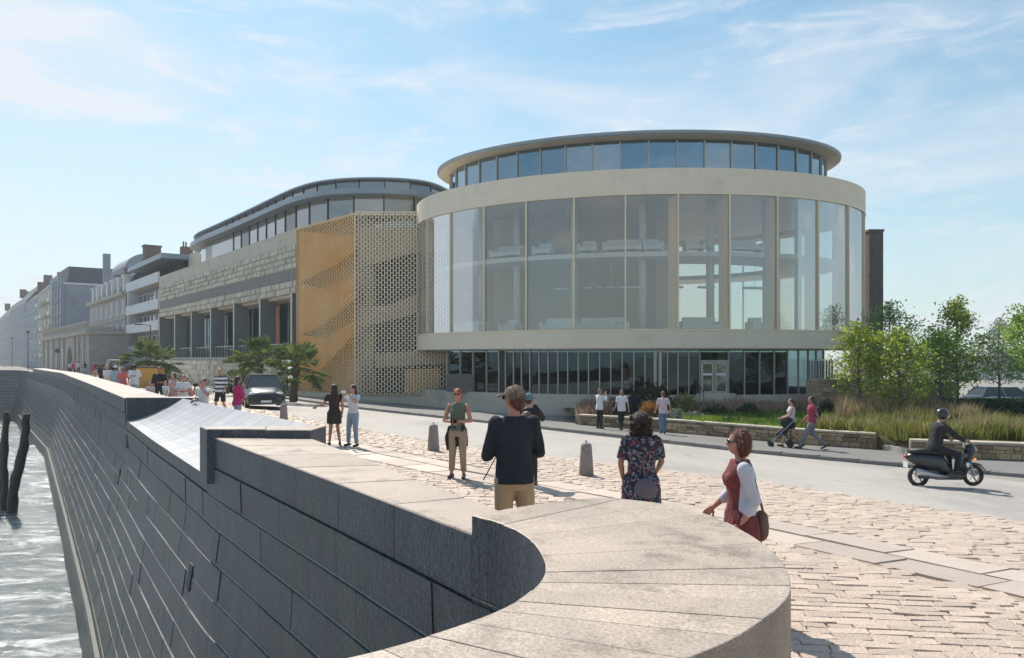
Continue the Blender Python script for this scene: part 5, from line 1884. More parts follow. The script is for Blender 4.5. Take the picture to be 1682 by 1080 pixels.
tree(1462, 44, 492, 640, 4.4, 'leaf_blue', 'taller blue green tree behind the two lime trees', 3600, .085, 7)
tree(1545, 36, 540, 640, 3.2, 'leaf_green', 'bushy green tree left of the tallest tree', 3000, .075, 9)
tree(1572, 37.5, 482, 622, 3.1, 'leaf_lime', 'tallest lime green tree with visible thin trunk', 3600, .08, 11, top_narrow=.5)
tree(1641, 43, 516, 620, 2.5, 'leaf_pale', 'slim pale grey green tree near the right edge', 3000, .07, 13)
tree(1690, 36, 498, 612, 3.2, 'leaf_green', 'green tree cut by the right picture edge', 4200, .08, 15)

# palms by the quay road
M['palm'] = leaf_mat('palm_leaves', (.22, .28, .10), (.14, .20, .08), .45)
M['palm_trunk'] = mat('shaggy_palm_trunk', (.15, .11, .075), (.09, .07, .05), rough=.95, scale=8, bump=1, bscale=18, bdist=.05)
def palm(xp, d, ytrunk, rad, label, seed, lean=0.0, nf=22, grp='palms by the quay road'):
    x = (xp - CX) / F * d
    g = G(x, d) + .1
    zc = EYE + (HY - ytrunk) / F * d - g
    t_ = thing('palm_tree', label, 'palm', (x, d, g), group=grp)
    r_ = random.Random(seed)
    tk = MB()
    k = 12
    tk.tube([(lean * (j / k) ** 1.5, 0, zc * j / k - .05) for j in range(k + 1)], [.24 * r_.uniform(.8, 1.2) * (1 - .25 * j / k) + (.08 if j > k - 3 else 0) for j in range(k + 1)], 10)
    obj('trunk', tk, M['palm_trunk'], t_)
    top = Vector((lean, 0, zc))
    for i in range(nf):
        a_ = i * 2.399; el = R(r_.uniform(-35, 78)); L = rad * r_.uniform(.5, .7)
        dr = Vector((math.cos(a_) * math.cos(el), math.sin(a_) * math.cos(el), math.sin(el)))
        base = top + dr * .05
        tip = base + dr * L + Vector((0, 0, -.12 * L))
        mb = MB().tube([base, base + dr * L * .5, tip], [.022, .016, .012], 4)
        side = dr.cross(Vector((0, 0, 1)))
        if side.length < .1: side = Vector((1, 0, 0))
        side.normalize(); upv = side.cross(dr)
        nl = 21
        for j in range(nl):
            th = R(-105 + 210 * j / (nl - 1))
            ld = (dr * math.cos(th) + side * math.sin(th)).normalized()
            LL = rad * .56 * (1 - .25 * abs(th) / 2) * r_.uniform(.85, 1.1)
            pm = tip + ld * LL * .55 + upv * .03
            pe = tip + ld * LL + Vector((0, 0, -.22 * LL * r_.uniform(.4, 1.6)))
            wv = ld.cross(upv).normalized() * .013 * rad
            mb.add([tip, pm - wv, pe, pm + wv], [(0, 1, 2), (0, 2, 3)])
        obj('frond', mb, M['palm'], t_)
palm(482, 44, 603, 1.75, 'largest fan palm in front of the gold screen edge', 1, .15, 30)
palm(428, 47, 588, 1.55, 'middle fan palm behind the dark car', 2, -.1, 26)
palm(242, 62, 592, 2.0, 'left fan palm before the balcony block', 3, 0, 28)
palm(268, 66, 594, 1.6, 'small fan palm just right of the leftmost one', 4, 0, 20)
palm(402, 52, 598, 1.3, 'small fan palm at the left of the middle pair', 5, 0, 18)
ob = thing('orange_hoarding', 'low orange panel box below the left palm', 'hoarding', ((246 - CX) / F * 58, 58, -.8))
obj('panel', MB().bbox((0, 0, 1.15), (1.9, .8, 2.3), .05), mat('orange_yellow_panel', (.62, .34, .07), rough=.6), ob)
obj('lid', MB().bbox((0, 0, 2.34), (2.0, .9, .08), .02), M['mullion_dark'], ob)
for xp_, d_, lb_ in ((283, 60, 'dark green shrub between the left palm and the terrace wall'), (385, 50, 'green shrub at the foot of the middle palms'), (438, 46, 'green shrub under the middle palm')):
    x = (xp_ - CX) / F * d_
    t_ = thing('shrub', lb_, 'shrub', (x, d_, G(x, d_) + .1))
    mb = MB(); r_ = random.Random(xp_)
    for _ in range(1200):
        leaf(mb, Vector((r_.gauss(0, .7), r_.gauss(0, .4), abs(r_.gauss(0, .5)) + .1)), .08, r_)
    obj('foliage', mb, M['hedge_leaf'], t_, kind='stuff')
    obj('stems', MB().tube([(0, 0, 0), (.05, 0, .6)], [.05, .02], 5), M['bark'], t_)
# pale far side on the right: low wall with railings and a long white building
fw = thing('far_pale_building', 'long low pale building behind the trees at the right edge', 'building', (70, 120, -1))
fm = mat('pale_render', (.72, .68, .62), rough=.9, scale=.3)  # one even pale render tone
obj('wall', MB().box((82, 120, .6), (46, 8, 3.6)), fm, fw, world=True)
obj('roof', MB().box((82, 120, 2.5), (47, 9, .2)), M['garden_cap'], fw, world=True)
for k in range(11):
    f_ = obj('window', MB().box((61.5 + k * 4.1, 115.97, .8), (1.9, .08, 1.3)), M['bg_white'], fw, world=True)
    obj('pane', MB().box((61.5 + k * 4.1, 115.91, .8), (1.6, .03, 1.05)), M['window_dark'], f_, world=True)
rl = thing('white_railing', 'white upright railing behind the hedge at the right', 'railing', (32, 52, -1))
obj('bars', (lambda m_: [m_.box((32 + k * .16, 52 - k * .012, .25), (.03, .03, 1.5)) for k in range(110)][-1])(MB()), M['white'], rl, world=True, kind='stuff')
obj('top_rail', MB().box((40.7, 51.4, 1.02), (17.6, .06, .06), -.075), M['white'], rl, world=True)
# ------------------------------------------------------------------ people
def skin_mat(name, c):
    return mat(name, c, tuple(v * .88 for v in c), rough=.55, scale=12, spec=.4)
M['skin'] = skin_mat('fair_skin', (.50, .30, .22)); M['skin_tan'] = skin_mat('tanned_skin', (.38, .20, .13)); M['skin_red'] = skin_mat('sunburnt_skin', (.52, .25, .18))
def cloth(name, c, c2=None, **k):
    k.setdefault('rough', .9); k.setdefault('scale', 6); k.setdefault('bump', .3); k.setdefault('bscale', 60)
    return mat(name, c, c2 or tuple(v * .8 for v in c), **k)
M['navy'] = cloth('navy_knit', (.018, .024, .035)); M['beige_cloth'] = cloth('beige_cotton', (.50, .36, .22), (.42, .30, .19)); M['charcoal'] = cloth('charcoal_cloth', (.024, .024, .028))
M['white_cloth'] = cloth('white_cotton', (.72, .73, .76)); M['lilac_white'] = cloth('cool_white_knit', (.62, .62, .70)); M['olive_cloth'] = cloth('olive_green_cotton', (.13, .17, .12))
M['khaki_pale'] = cloth('pale_khaki_cotton', (.38, .29, .21)); M['brown_black'] = cloth('brown_black_cloth', (.04, .028, .025)); M['denim'] = cloth('blue_denim', (.10, .17, .30), (.16, .24, .38))
M['denim_pale'] = cloth('washed_denim', (.28, .36, .46), (.20, .27, .38)); M['magenta'] = cloth('magenta_cotton', (.50, .03, .16)); M['coral'] = cloth('coral_cotton', (.62, .16, .15))
M['pink_cloth'] = cloth('pale_pink_cotton', (.66, .52, .55)); M['maroon'] = cloth('raspberry_cotton', (.35, .05, .10)); M['grey_cloth'] = cloth('grey_cotton', (.22, .22, .24)); M['sky_cloth'] = cloth('pale_blue_cotton', (.33, .45, .56))
M['wine_print'] = cloth('wine_red_print', (.28, .045, .05), (.07, .03, .035), scale=22)
M['teal'] = cloth('teal_cap_cloth', (.10, .22, .25)); M['bag_brown'] = cloth('brown_leather', (.16, .09, .055), rough=.55); M['bag_grey'] = cloth('mauve_grey_bag_cloth', (.15, .135, .17))
M['hair_black'] = mat('black_hair', (.012, .010, .010), rough=.45, scale=30, stretch=(4, 4, .5), var=.5, bump=.5, bscale=80)
M['hair_brown'] = mat('dark_brown_hair', (.045, .022, .014), rough=.45, scale=30, stretch=(4, 4, .5), var=.5, bump=.5, bscale=80)
M['hair_red'] = mat('auburn_hair', (.20, .06, .03), (.10, .03, .018), rough=.45, scale=30, stretch=(4, 4, .5), bump=.5, bscale=80)
M['hair_bright'] = mat('bright_red_hair', (.42, .09, .04), rough=.5, scale=30)
M['hair_grey'] = mat('grey_hair', (.35, .33, .31), rough=.6, scale=30); M['hair_blond'] = mat('dark_blond_hair', (.25, .15, .07), rough=.5, scale=30)
M['shoe'] = mat('dark_shoe_leather', (.03, .028, .027), rough=.5); M['shoe_white'] = mat('white_shoe', (.6, .6, .6), rough=.6); M['lens'] = mat('dark_sunglass_lens', (.01, .01, .012), rough=.1)
def pattern_mat(name, kind):
    m = bpy.data.materials.new(name); m.use_nodes = True
    t = m.node_tree; b = t.nodes['Principled BSDF']; b.inputs['Roughness'].default_value = .9
    tc_ = N(t, 'ShaderNodeTexCoord')
    cr = N(t, 'ShaderNodeValToRGB')
    if kind == 'stripe':
        sp = N(t, 'ShaderNodeSeparateXYZ'); t.links.new(tc_.outputs['Object'], sp.inputs[0])
        mm = N(t, 'ShaderNodeMath', operation='MULTIPLY'); mm.inputs[1].default_value = 1 / .15; t.links.new(sp.outputs[2], mm.inputs[0])
        fr = N(t, 'ShaderNodeMath', operation='FRACT'); t.links.new(mm.outputs[0], fr.inputs[0])
        t.links.new(fr.outputs[0], cr.inputs[0])
        cr.color_ramp.interpolation = 'CONSTANT'
        cr.color_ramp.elements[0].color = (.68, .68, .70, 1); cr.color_ramp.elements[1].position = .52; cr.color_ramp.elements[1].color = (.05, .065, .10, 1)
    elif kind == 'floral':
        vo = N(t, 'ShaderNodeTexVoronoi'); vo.inputs['Scale'].default_value = 42; t.links.new(tc_.outputs['Object'], vo.inputs['Vector'])
        t.links.new(vo.outputs['Color'], cr.inputs[0])
        cr.color_ramp.interpolation = 'CONSTANT'
        e = cr.color_ramp.elements
        e[0].color = (.022, .028, .045, 1); e[1].position = .56; e[1].color = (.13, .17, .23, 1)
        q = e.new(.68); q.color = (.22, .055, .065, 1)
        q = e.new(.80); q.color = (.32, .27, .29, 1)
        q = e.new(.86); q.color = (.03, .035, .05, 1)
    elif kind == 'print':
        vo = N(t, 'ShaderNodeTexVoronoi'); vo.inputs['Scale'].default_value = 14; t.links.new(tc_.outputs['Object'], vo.inputs['Vector'])
        t.links.new(vo.outputs['Color'], cr.inputs[0])
        e = cr.color_ramp.elements
        e[0].color = (.62, .52, .45, 1); e[1].color = (.45, .10, .12, 1)
    t.links.new(cr.outputs[0], b.inputs['Base Color'])
    return m
M['stripe'] = pattern_mat('striped_jersey', 'stripe'); M['floral'] = pattern_mat('floral_print', 'floral'); M['print'] = pattern_mat('red_white_print', 'print')

M['plaid'] = cloth('plaid_cap_cloth', (.10, .07, .06), (.34, .27, .19), scale=14)
PENDING = []
def strands(mb, kind):
    """loose locks lying over the hair volume"""
    r_ = random.Random(len(mb.v))
    out = MB()
    for f in mb.f:
        for _ in range(3):
            c = sum((Vector(mb.v[i]) for i in f), Vector()) / len(f)
            e1 = Vector(mb.v[f[1]]) - Vector(mb.v[f[0]]); e2 = Vector(mb.v[f[2]]) - Vector(mb.v[f[0]])
            nn = e1.cross(e2)
            if nn.length < 1e-9: continue
            nn.normalize()
            c = c + e1 * r_.uniform(-.4, .4) + e2 * r_.uniform(-.3, .3)
            dn = Vector((r_.uniform(-.35, .35), r_.uniform(-.35, .35), -1)); dn = (dn - nn * dn.dot(nn)).normalized()
            L = r_.uniform(.03, .07)
            sd = dn.cross(nn) * r_.uniform(.002, .004)
            p0 = c + nn * .001; p1 = c + dn * L * .5 + nn * r_.uniform(.004, .010); p2 = c + dn * L + nn * r_.uniform(-.004, .010)
            out.add([p0 - sd, p0 + sd, p1 + sd, p1 - sd, p2], [(0, 1, 2, 3), (3, 2, 4)])
    return out
def V(*a): return Vector(a)
def later(name, mb, m, parent, vox, extra=None, wr=0.0, smooth_it=4):
    """mesh to be fused into one skin with a voxel remesh; extra is joined unfused (fingers)"""
    me = mb.mesh(name, M[m])
    o = bpy.data.objects.new(name, me); COL.objects.link(o); o.parent = parent
    md = o.modifiers.new('remesh', 'REMESH'); md.mode = 'VOXEL'; md.voxel_size = vox; md.use_smooth_shade = True
    sm = o.modifiers.new('smooth', 'SMOOTH'); sm.factor = .5; sm.iterations = smooth_it
    PENDING.append((o, extra, m, wr))
    return o
def flush_pending():
    bpy.context.view_layer.update()
    dg = bpy.context.evaluated_depsgraph_get()
    new = []
    for o, extra, m, wr in PENDING:
        new.append(bpy.data.meshes.new_from_object(o.evaluated_get(dg)))
    for (o, extra, m, wr), me in zip(PENDING, new):
        o.modifiers.clear()
        vs_ = [v.co.copy() for v in me.vertices]
        fs = [tuple(p.vertices) for p in me.polygons]
        if wr:
            nn = [v.normal.copy() for v in me.vertices]
            sd = hash_off(o.parent)
            for i, v in enumerate(vs_):
                q = Vector((v.x * 9, v.y * 9, v.z * 5)) + sd
                w_ = noise.noise(q) * .7 + noise.noise(q * 2.6) * .3
                vs_[i] = v + nn[i] * (w_ * wr)
        mb = MB(); mb.v = [tuple(v) for v in vs_]; mb.f = fs
        if extra is not None:
            mb.add(extra.v, extra.f)
        o.data = mb.mesh(o.data.name, M[m], True)
    PENDING.clear()
def hash_off(o):
    return Vector((len(o['label']) * 3.1, o.location.x, o.location.y))

def person(label, loc, rz, H=1.72, pose=None, fem=False, skin='skin', shirt=None, legs=None, hair=None, extras=(), vox=.012, head_turn=0.0, lean=0.0, root=(0, 0, 0), group=None, shoes='shoe', head_pitch=0.0, name='person'):
    s_ = H / 1.75
    t_ = thing(name, label, 'person', loc, rz, group)
    t_.scale = (s_, s_, s_)
    J = dict(hipR=V(.09, 0, .92), knR=V(.105, .02, .50), anR=V(.115, -.02, .08), hipL=V(-.09, 0, .92), knL=V(-.105, .02, .50), anL=V(-.115, -.02, .08),
             shR=V(.18, -.01, 1.42), elR=V(.235, -.05, 1.14), wrR=V(.235, .05, .90), shL=V(-.18, -.01, 1.42), elL=V(-.235, -.05, 1.14), wrL=V(-.235, .05, .90))
    rt = Vector(root)
    Lm = Matrix.Rotation(lean, 3, 'X')
    pv = V(0, 0, .92)
    def up(p):      # upper body transform
        return Lm @ (Vector(p) - pv) + pv + rt
    for k in ('shR', 'elR', 'wrR', 'shL', 'elL', 'wrL'):
        J[k] = up(J[k])
    for k in ('hipR', 'hipL'):
        J[k] = J[k] + rt
    if pose:
        for k, v in pose.items():
            J[k] = Vector(v) if k[:2] in ('kn', 'an', 'hi') else (Vector(v))
    b = MB()
    wa = .85 if fem else 1.0; sh = .9 if fem else 1.0; hp = 1.06 if fem else .97
    def sec(z, rx, ry, y=0.0):
        return (up((0, y, z)), rx, ry)
    b.etube([sec(.83, .10 * hp, .09), sec(.88, .155 * hp, .115, -.01), sec(.95, .165 * hp, .115, -.01), sec(1.04, .14 * wa * 1.05, .095), sec(1.12, .130 * wa * 1.05, .09), sec(1.22, .145 * sh, .10), sec(1.33, .165 * sh, .105 * (1.08 if fem else 1)),
             sec(1.41, .165 * sh, .085), sec(1.46, .11, .065), sec(1.50, .055, .05)], 16)
    if fem:
        for q in (-1, 1): b.ell(up((q * .07, .075, 1.30)), (.062, .055, .062), 10, 8)
    b.tube([up((0, -.012, 1.44)), up((0, .008, 1.57))], [.056, .05], 10, True)
    hm = Lm @ Matrix.Rotation(head_turn, 3, 'Z') @ Matrix.Rotation(head_pitch, 3, 'X')
    hc = up((0, .018, 1.645))
    def hd_(x, y, z): return hc + hm @ V(x, y, z)
    b.ell(hc, (.076, .094, .108), 16, 12, hm)
    b.ell(hd_(0, .035, -.055), (.052, .055, .055), 12, 8, hm)
    b.ell(hd_(0, .098, -.012), (.013, .022, .022), 8, 6, hm)
    for q in (-1, 1): b.ell(hd_(q * .078, -.002, -.005), (.012, .02, .03), 8, 6, hm)
    b.ell(hd_(0, .083, -.052), (.024, .014, .012), 8, 6, hm)
    fg = MB()
    for S_ in ('R', 'L'):
        q = 1 if S_ == 'R' else -1
        b.tube([J['sh' + S_], J['sh' + S_].lerp(J['el' + S_], .5), J['el' + S_]], [.052 * sh, .045, .038], 10, True)
        b.tube([J['el' + S_], J['el' + S_].lerp(J['wr' + S_], .35), J['wr' + S_]], [.038, .038, .025], 10, True)
        d = (J['wr' + S_] - J['el' + S_]).normalized()
        side = d.cross(V(q, 0, 0) if abs(d.x) < .8 else V(0, 1, 0)).normalized()
        nrm = side.cross(d)
        w0 = J['wr' + S_]
        rot = Matrix((side, nrm, d)).transposed()
        b.ell(w0 + d * .05, (.040, .018, .052), 10, 8, rot)
        for k in range(4):
            o_ = side * (.030 - .020 * k)
            ln = (.070, .078, .072, .055)[k]
            p0 = w0 + d * .075 + o_
            fg.tube([p0, p0 + d * ln * .5 - nrm * q * .008, p0 + d * ln * .85 - nrm * q * .03, p0 + d * ln - nrm * q * .045], [.0095, .009, .008, .006], 6)
        p0 = w0 + d * .03 + side * .03
        fg.tube([p0, p0 + side * .025 + d * .03 - nrm * q * .01, p0 + side * .025 + d * .06 - nrm * q * .02], [.012, .010, .007], 6)
        b.tube([J['hip' + S_] + V(0, 0, -.02), J['hip' + S_].lerp(J['kn' + S_], .45), J['kn' + S_]], [.088 * hp, .076 * hp, .052], 12, True)
        b.tube([J['kn' + S_], J['kn' + S_].lerp(J['an' + S_], .35) + V(0, -.012, 0), J['an' + S_]], [.052, .052, .034], 12, True)
        fd_ = V(0, 1, 0)
        sd = J['an' + S_] - J['kn' + S_]
        if sd.y > .0 or True:
            fa = max(-.6, min(.5, -math.atan2(sd.y, -sd.z) * .8))
            fd_ = V(q * .12, math.cos(fa), -abs(math.sin(fa)) if fa > 0 else math.sin(-fa) * .6).normalized()
        J['fd' + S_] = fd_
        b.tube([J['an' + S_] + V(0, 0, -.035) - fd_ * .04, J['an' + S_] + V(0, 0, -.045) + fd_ * .14], [.036, .030], 8, True)
    body = later('body', b, skin, t_, vox, fg)
    # clothes
    def torso_cover(z0, z1, ex, flare=0.0, nb_=None):
        ss = [(z, rx, ry, y) for z, rx, ry, y in ((.50, .17, .14, 0), (.70, .175, .14, 0), (.82, .17 * hp, .125, -.01), (.88, .165 * hp, .122, -.01), (.95, .166 * hp, .115, -.01), (1.04, .15 * wa * 1.04, .10, 0), (1.12, .142 * wa * 1.05, .096, 0), (1.22, .150 * sh, .105, 0), (1.33, .170 * sh, .115 * (1.1 if fem else 1), .004),
                  (1.41, .172 * sh, .095, 0), (1.455, .125, .075, 0), (1.485, .075, .062, 0))]
        m_ = MB()
        out = []
        for z, rx, ry, y in ss:
            if z0 <= z <= z1:
                fl = flare * max(0, (1.05 - z))
                out.append((up((0, y, z)), rx + ex + fl, ry + ex + fl))
        z = z0
        fl = flare * max(0, (1.05 - z0))
        first_ = [q for q in ss if q[0] >= z0][0]
        if out and first_[0] > z0 + .01:
            out.insert(0, (up((0, first_[3], z0)), first_[1] + ex + fl, first_[2] + ex + fl))
        m_.etube(out, 18)
        return m_
    def limb(m_, a, b_, c, r0, r1, r2, f):     # tube along a-b-c, covering fraction f of the whole
        if f <= .5:
            e = a.lerp(b_, f * 2); rr_ = r0 + (r1 - r0) * f * 2
            m_.tube([a, e], [r0, rr_], 12)
        else:
            e = b_.lerp(c, (f - .5) * 2); rr_ = r1 + (r2 - r1) * (f - .5) * 2
            m_.tube([a, a.lerp(b_, .55), b_], [r0, (r0 + r1) / 2, r1], 12)
            m_.tube([b_, e], [r1, rr_], 12)
            m_.ell(b_, (r1, r1, r1), 10, 8)
        m_.ell(a, (r0, r0, r0), 10, 8)
    if shirt:
        m, z0, sl = shirt[0], shirt[1], shirt[2]
        ex = shirt[3] if len(shirt) > 3 else .014
        flare = shirt[4] if len(shirt) > 4 else .02
        nm = shirt[5] if len(shirt) > 5 else 'shirt'
        m_ = torso_cover(z0, 1.49, ex, flare)
        if sl > 0:
            for S_ in ('R', 'L'):
                limb(m_, J['sh' + S_] + V(0, 0, .002), J['el' + S_], J['wr' + S_], .062 * sh + ex * .4, .050 + ex * .4, .036 + ex * .3, sl)
        if fem:
            for q in (-1, 1): m_.ell(up((q * .07, .080, 1.30)), (.070 + ex * .5, .058 + ex, .068 + ex), 10, 8)
        later(nm, m_, m, t_, vox, None, .016)
    if legs:
        kind_, m, f = legs[0], legs[1], legs[2]
        m_ = MB()
        if kind_ == 'skirt':
            m_.etube([(V(0, 0, f) + rt, .21, .16), (V(0, 0, (f + .98) / 2) + rt, .195, .145), (V(0, -.01, .93) + rt, .175 * hp, .125), (V(0, 0, 1.04) + rt, .15, .10)], 18)
        else:
            m_.etube([sec(.80, .10, .10), sec(.86, .168 * hp, .128, -.01), sec(.95, .172 * hp, .122, -.01), sec(1.03, .155 * wa * 1.04, .105)], 16)
            loose = .012 if kind_ == 'trousers' else .022
            for S_ in ('R', 'L'):
                limb(m_, J['hip' + S_] + V(0, 0, -.02), J['kn' + S_], J['an' + S_] + V(0, 0, .0), .092 * hp + loose * .6, .060 + loose, .048 + loose * .8, f)
        later({'skirt': 'skirt', 'shorts': 'shorts'}.get(kind_, 'trousers'), m_, m, t_, vox, None, .012)
    for S_ in ('R', 'L'):
        q = 1 if S_ == 'R' else -1
        m_ = MB()
        a0 = J['an' + S_] + V(0, 0, -.042); fd_ = J['fd' + S_]
        m_.tube([a0 - fd_ * .055, a0 + fd_ * .05, a0 + fd_ * .15], [.044, .045, .036], 10, True)
        later('shoe', m_, shoes, t_, .013)
    # hair
    hkind = hair[0] if hair else 'short'
    hmat = hair[1] if hair else 'hair_brown'
    m_ = MB()
    if hkind in ('short', 'cap', 'back'):
        m_.ell(hd_(0, -.018, .022), (.085, .092, .102), 14, 10, hm)
        m_.ell(hd_(0, -.045, -.03), (.072, .06, .07), 12, 8, hm)
    elif hkind == 'bob':
        m_.ell(hd_(0, -.026, .028), (.090, .098, .098), 14, 10, hm)
        m_.ell(hd_(0, -.055, -.035), (.088, .066, .085), 14, 10, hm)
        for q in (-1, 1): m_.ell(hd_(q * .080, -.022, -.030), (.026, .042, .07), 10, 8, hm)
    elif hkind == 'curly':
        m_.ell(hd_(0, -.02, .02), (.115, .118, .118), 14, 10, hm)
        m_.ell(hd_(0, -.05, -.07), (.118, .085, .095), 14, 10, hm)
        rc = random.Random(4)
        for _ in range(26):
            a_ = rc.uniform(-2.6, 2.6) - math.pi / 2; z = rc.uniform(-.15, .08)
            m_.ell(hd_(.115 * math.cos(a_), -.03 + .105 * math.sin(a_), z), (.022, .022, .024), 7, 5, hm)
    elif hkind == 'long':
        m_.ell(hd_(0, -.02, .022), (.09, .10, .105), 14, 10, hm)
        m_.loft([[hd_(x * w_, y_, z) for x, y_ in ((-1, -.03), (-.7, -.085 - .01), (0, -.115), (.7, -.095), (1, -.03), (.6, -.03), (0, -.035), (-.6, -.03))] for z, w_ in ((.03, .085), (-.06, .095), (-.16, .12), (-.28, .13), (-.40, .11), (-.48, .05))])
    elif hkind == 'bun':
        m_.ell(hd_(0, -.018, .022), (.085, .093, .102), 14, 10, hm); m_.ell(hd_(0, -.10, .06), (.045, .045, .045), 10, 8, hm)
    elif hkind == 'tail':
        m_.ell(hd_(0, -.018, .022), (.085, .093, .102), 14, 10, hm); m_.tube([hd_(0, -.09, .04), hd_(0, -.14, -.05), hd_(0, -.12, -.16)], [.035, .035, .015], 8, True)
    if hkind != 'none':
        # keep the face free: cut the front of the hair volume
        if hkind not in ('long',):
            pass
        later('hair', m_, hmat, t_, .011 if vox < .013 else .014, strands(m_, hkind) if vox <= .011 else None, .007)
    # face
    for q in (-1, 1):
        obj('eye', MB().ell(hd_(q * .030, .085, .008), (.011, .008, .008), 8, 6), M['lens'], t_, smooth=True)
    obj('mouth', MB().ell(hd_(0, .092, -.052), (.020, .006, .005), 8, 5, hm), M['skin_red'], t_, smooth=True)
    for e in extras:
        e(t_, J, up, hd_, hm)
    return t_
# accessories
def x_cap(m, peak=0.0, z=.035):
    def f(t_, J, up, hd_, hm):
        m_ = MB().ell(hd_(0, -.008, z), (.092, .108, .092), 14, 10, hm)
        c, s2 = math.cos(peak), math.sin(peak)
        pts = []
        for a_ in range(-60, 61, 20):
            a__ = R(a_) + peak
            pts.append((math.sin(a__), math.cos(a__)))
        ring1 = [hd_(x * .088, y * .10, z - .005) for x, y in pts] + [hd_(x * .15 * 1, y * .175, z - .02) for x, y in pts[::-1]]
        ring2 = [p + hm @ V(0, 0, .014) for p in ring1]
        m_.loft([ring1, ring2])
        obj('cap', m_, M[m], t_, smooth=True)
    return f
def x_glasses():
    def f(t_, J, up, hd_, hm):
        m_ = MB()
        for q in (-1, 1):
            m_.ell(hd_(q * .032, .094, .010), (.026, .008, .02), 10, 6, hm)
            m_.tube([hd_(q * .055, .085, .014), hd_(q * .082, .0, .012)], .005, 5)
        m_.tube([hd_(-.01, .10, .014), hd_(.01, .10, .014)], .004, 5)
        obj('sunglasses', m_, M['lens'], t_, smooth=True)
    return f
def x_bag(pos, size, m, strap=None, nm='shoulder_bag'):
    def f(t_, J, up, hd_, hm):
        m_ = MB().ell(pos, size, 14, 10)
        later(nm, m_, m, t_, .016, None, .03)
        if strap:
            obj('strap', MB().tube([up(p) for p in strap], .013, 6), M[m], t_, smooth=True)
    return f
def x_block(nm, m, c, d, rz=0.0, bev=.01):
    def f(t_, J, up, hd_, hm):
        obj(nm, MB().bbox(c, d, bev, rz), M[m], t_)
    return f
def x_tied(m):     # jacket tied around the waist
    def f(t_, J, up, hd_, hm):
        m_ = MB().etube([(V(0, -.03, .62), .20, .10), (V(0, -.03, .80), .20, .13), (V(0, -.01, .98), .175, .13), (V(0, 0, 1.05), .15, .11)], 16)
        m_.tube([V(.16, .03, 1.0), V(.21, .02, .8), V(.20, .04, .58)], [.05, .05, .03], 8, True)
        later('tied_jacket', m_, m, t_, .014, None, .04)
    return f
def x_pack(m):
    def f(t_, J, up, hd_, hm):
        m_ = MB().ell(up((0, -.2, 1.22)), (.15, .10, .22), 12, 10)
        later('backpack', m_, m, t_, .016, None, .02)
    return f
def gpos(xp, d):
    x = (xp - CX) / F * d
    return (x, d, G(x, d))
def walk(a=.28, arm=.22, fwd='R'):
    o = 'L' if fwd == 'R' else 'R'
    qx = {'R': 1, 'L': -1}
    return {'kn' + fwd: (.10 * qx[fwd], a * .55, .50), 'an' + fwd: (.10 * qx[fwd], a * .95, .085), 'kn' + o: (.10 * qx[o], -a * .15, .49), 'an' + o: (.10 * qx[o], -a * 1.1, .14),
            'el' + fwd: (.24 * qx[fwd], -.14, 1.16), 'wr' + fwd: (.25 * qx[fwd], -.10 - arm * .5, .93), 'el' + o: (.24 * qx[o], .03, 1.14), 'wr' + o: (.24 * qx[o], arm, .95)}
phone_up = {'elR': (.25, .16, 1.27), 'wrR': (.07, .30, 1.52), 'elL': (-.25, .16, 1.27), 'wrL': (-.07, .30, 1.52)}
hold_chest = {'elR': (.27, .02, 1.13), 'wrR': (.06, .26, 1.14), 'elL': (-.27, .02, 1.13), 'wrL': (-.06, .26, 1.13)}
x_phone = lambda m='lens': x_block('phone', m, (0, .40, 1.57), (.15, .015, .08))

person('man in navy sweater, beige shorts and a plaid cap, seen from behind at the parapet', gpos(845, 7.75), R(12), 1.90,
       pose={**hold_chest, 'elR': (.25, .02, 1.14), 'wrR': (.08, .25, 1.22), 'elL': (-.25, .03, 1.12), 'wrL': (-.09, .26, 1.18), 'knR': (.12, .02, .5), 'anR': (.14, 0, .085)}, skin='skin_red',
       shirt=('navy', .86, 1.0, .020, .02, 'sweater'), legs=('shorts', 'beige_cloth', .52), hair=('short', 'hair_red'), head_turn=R(42),
       extras=(x_cap('plaid'), x_glasses()), vox=.010)
person('person in dark jacket and teal cap, half hidden behind the man in navy', gpos(868, 13.4), R(-10), 1.60, pose={**phone_up},
       shirt=('charcoal', .84, 1.0, .03, .03, 'jacket'), legs=('trousers', 'charcoal', 1.0), hair=('short', 'hair_brown'), extras=(x_cap('teal'), x_pack('bag_brown')), fem=True)
sk = thing('walking_stick', 'thin dark walking stick leaning beside the man in navy', 'stick', (px(794, 0, 13.3).x, 13.3, 0))
pa_ = px(794, 788, 13.3); pb_ = px(823, 735, 13.0)
obj('shaft', MB().tube([pa_, pb_], .011, 6), M['mullion_dark'], sk, world=True)
obj('grip', MB().tube([pb_, pb_ + (pb_ - pa_).normalized() * .12], .02, 8), M['black'], sk, world=True)
person('red haired woman in green sleeveless top holding a camera, dark jacket tied at her waist', gpos(752, 14.0), R(170), 1.63, pose={**hold_chest, 'wrR': (.05, .22, 1.12), 'knR': (.10, .03, .5), 'anR': (.13, .0, .085)}, fem=True, skin='skin_red',
       shirt=('olive_cloth', .93, 0, .014, .01, 'vest'), legs=('trousers', 'khaki_pale', .93), hair=('short', 'hair_bright'),
       extras=(x_glasses(), x_tied('charcoal'), x_block('camera', 'lens', (0, .33, 1.15), (.12, .06, .08))), vox=.011)
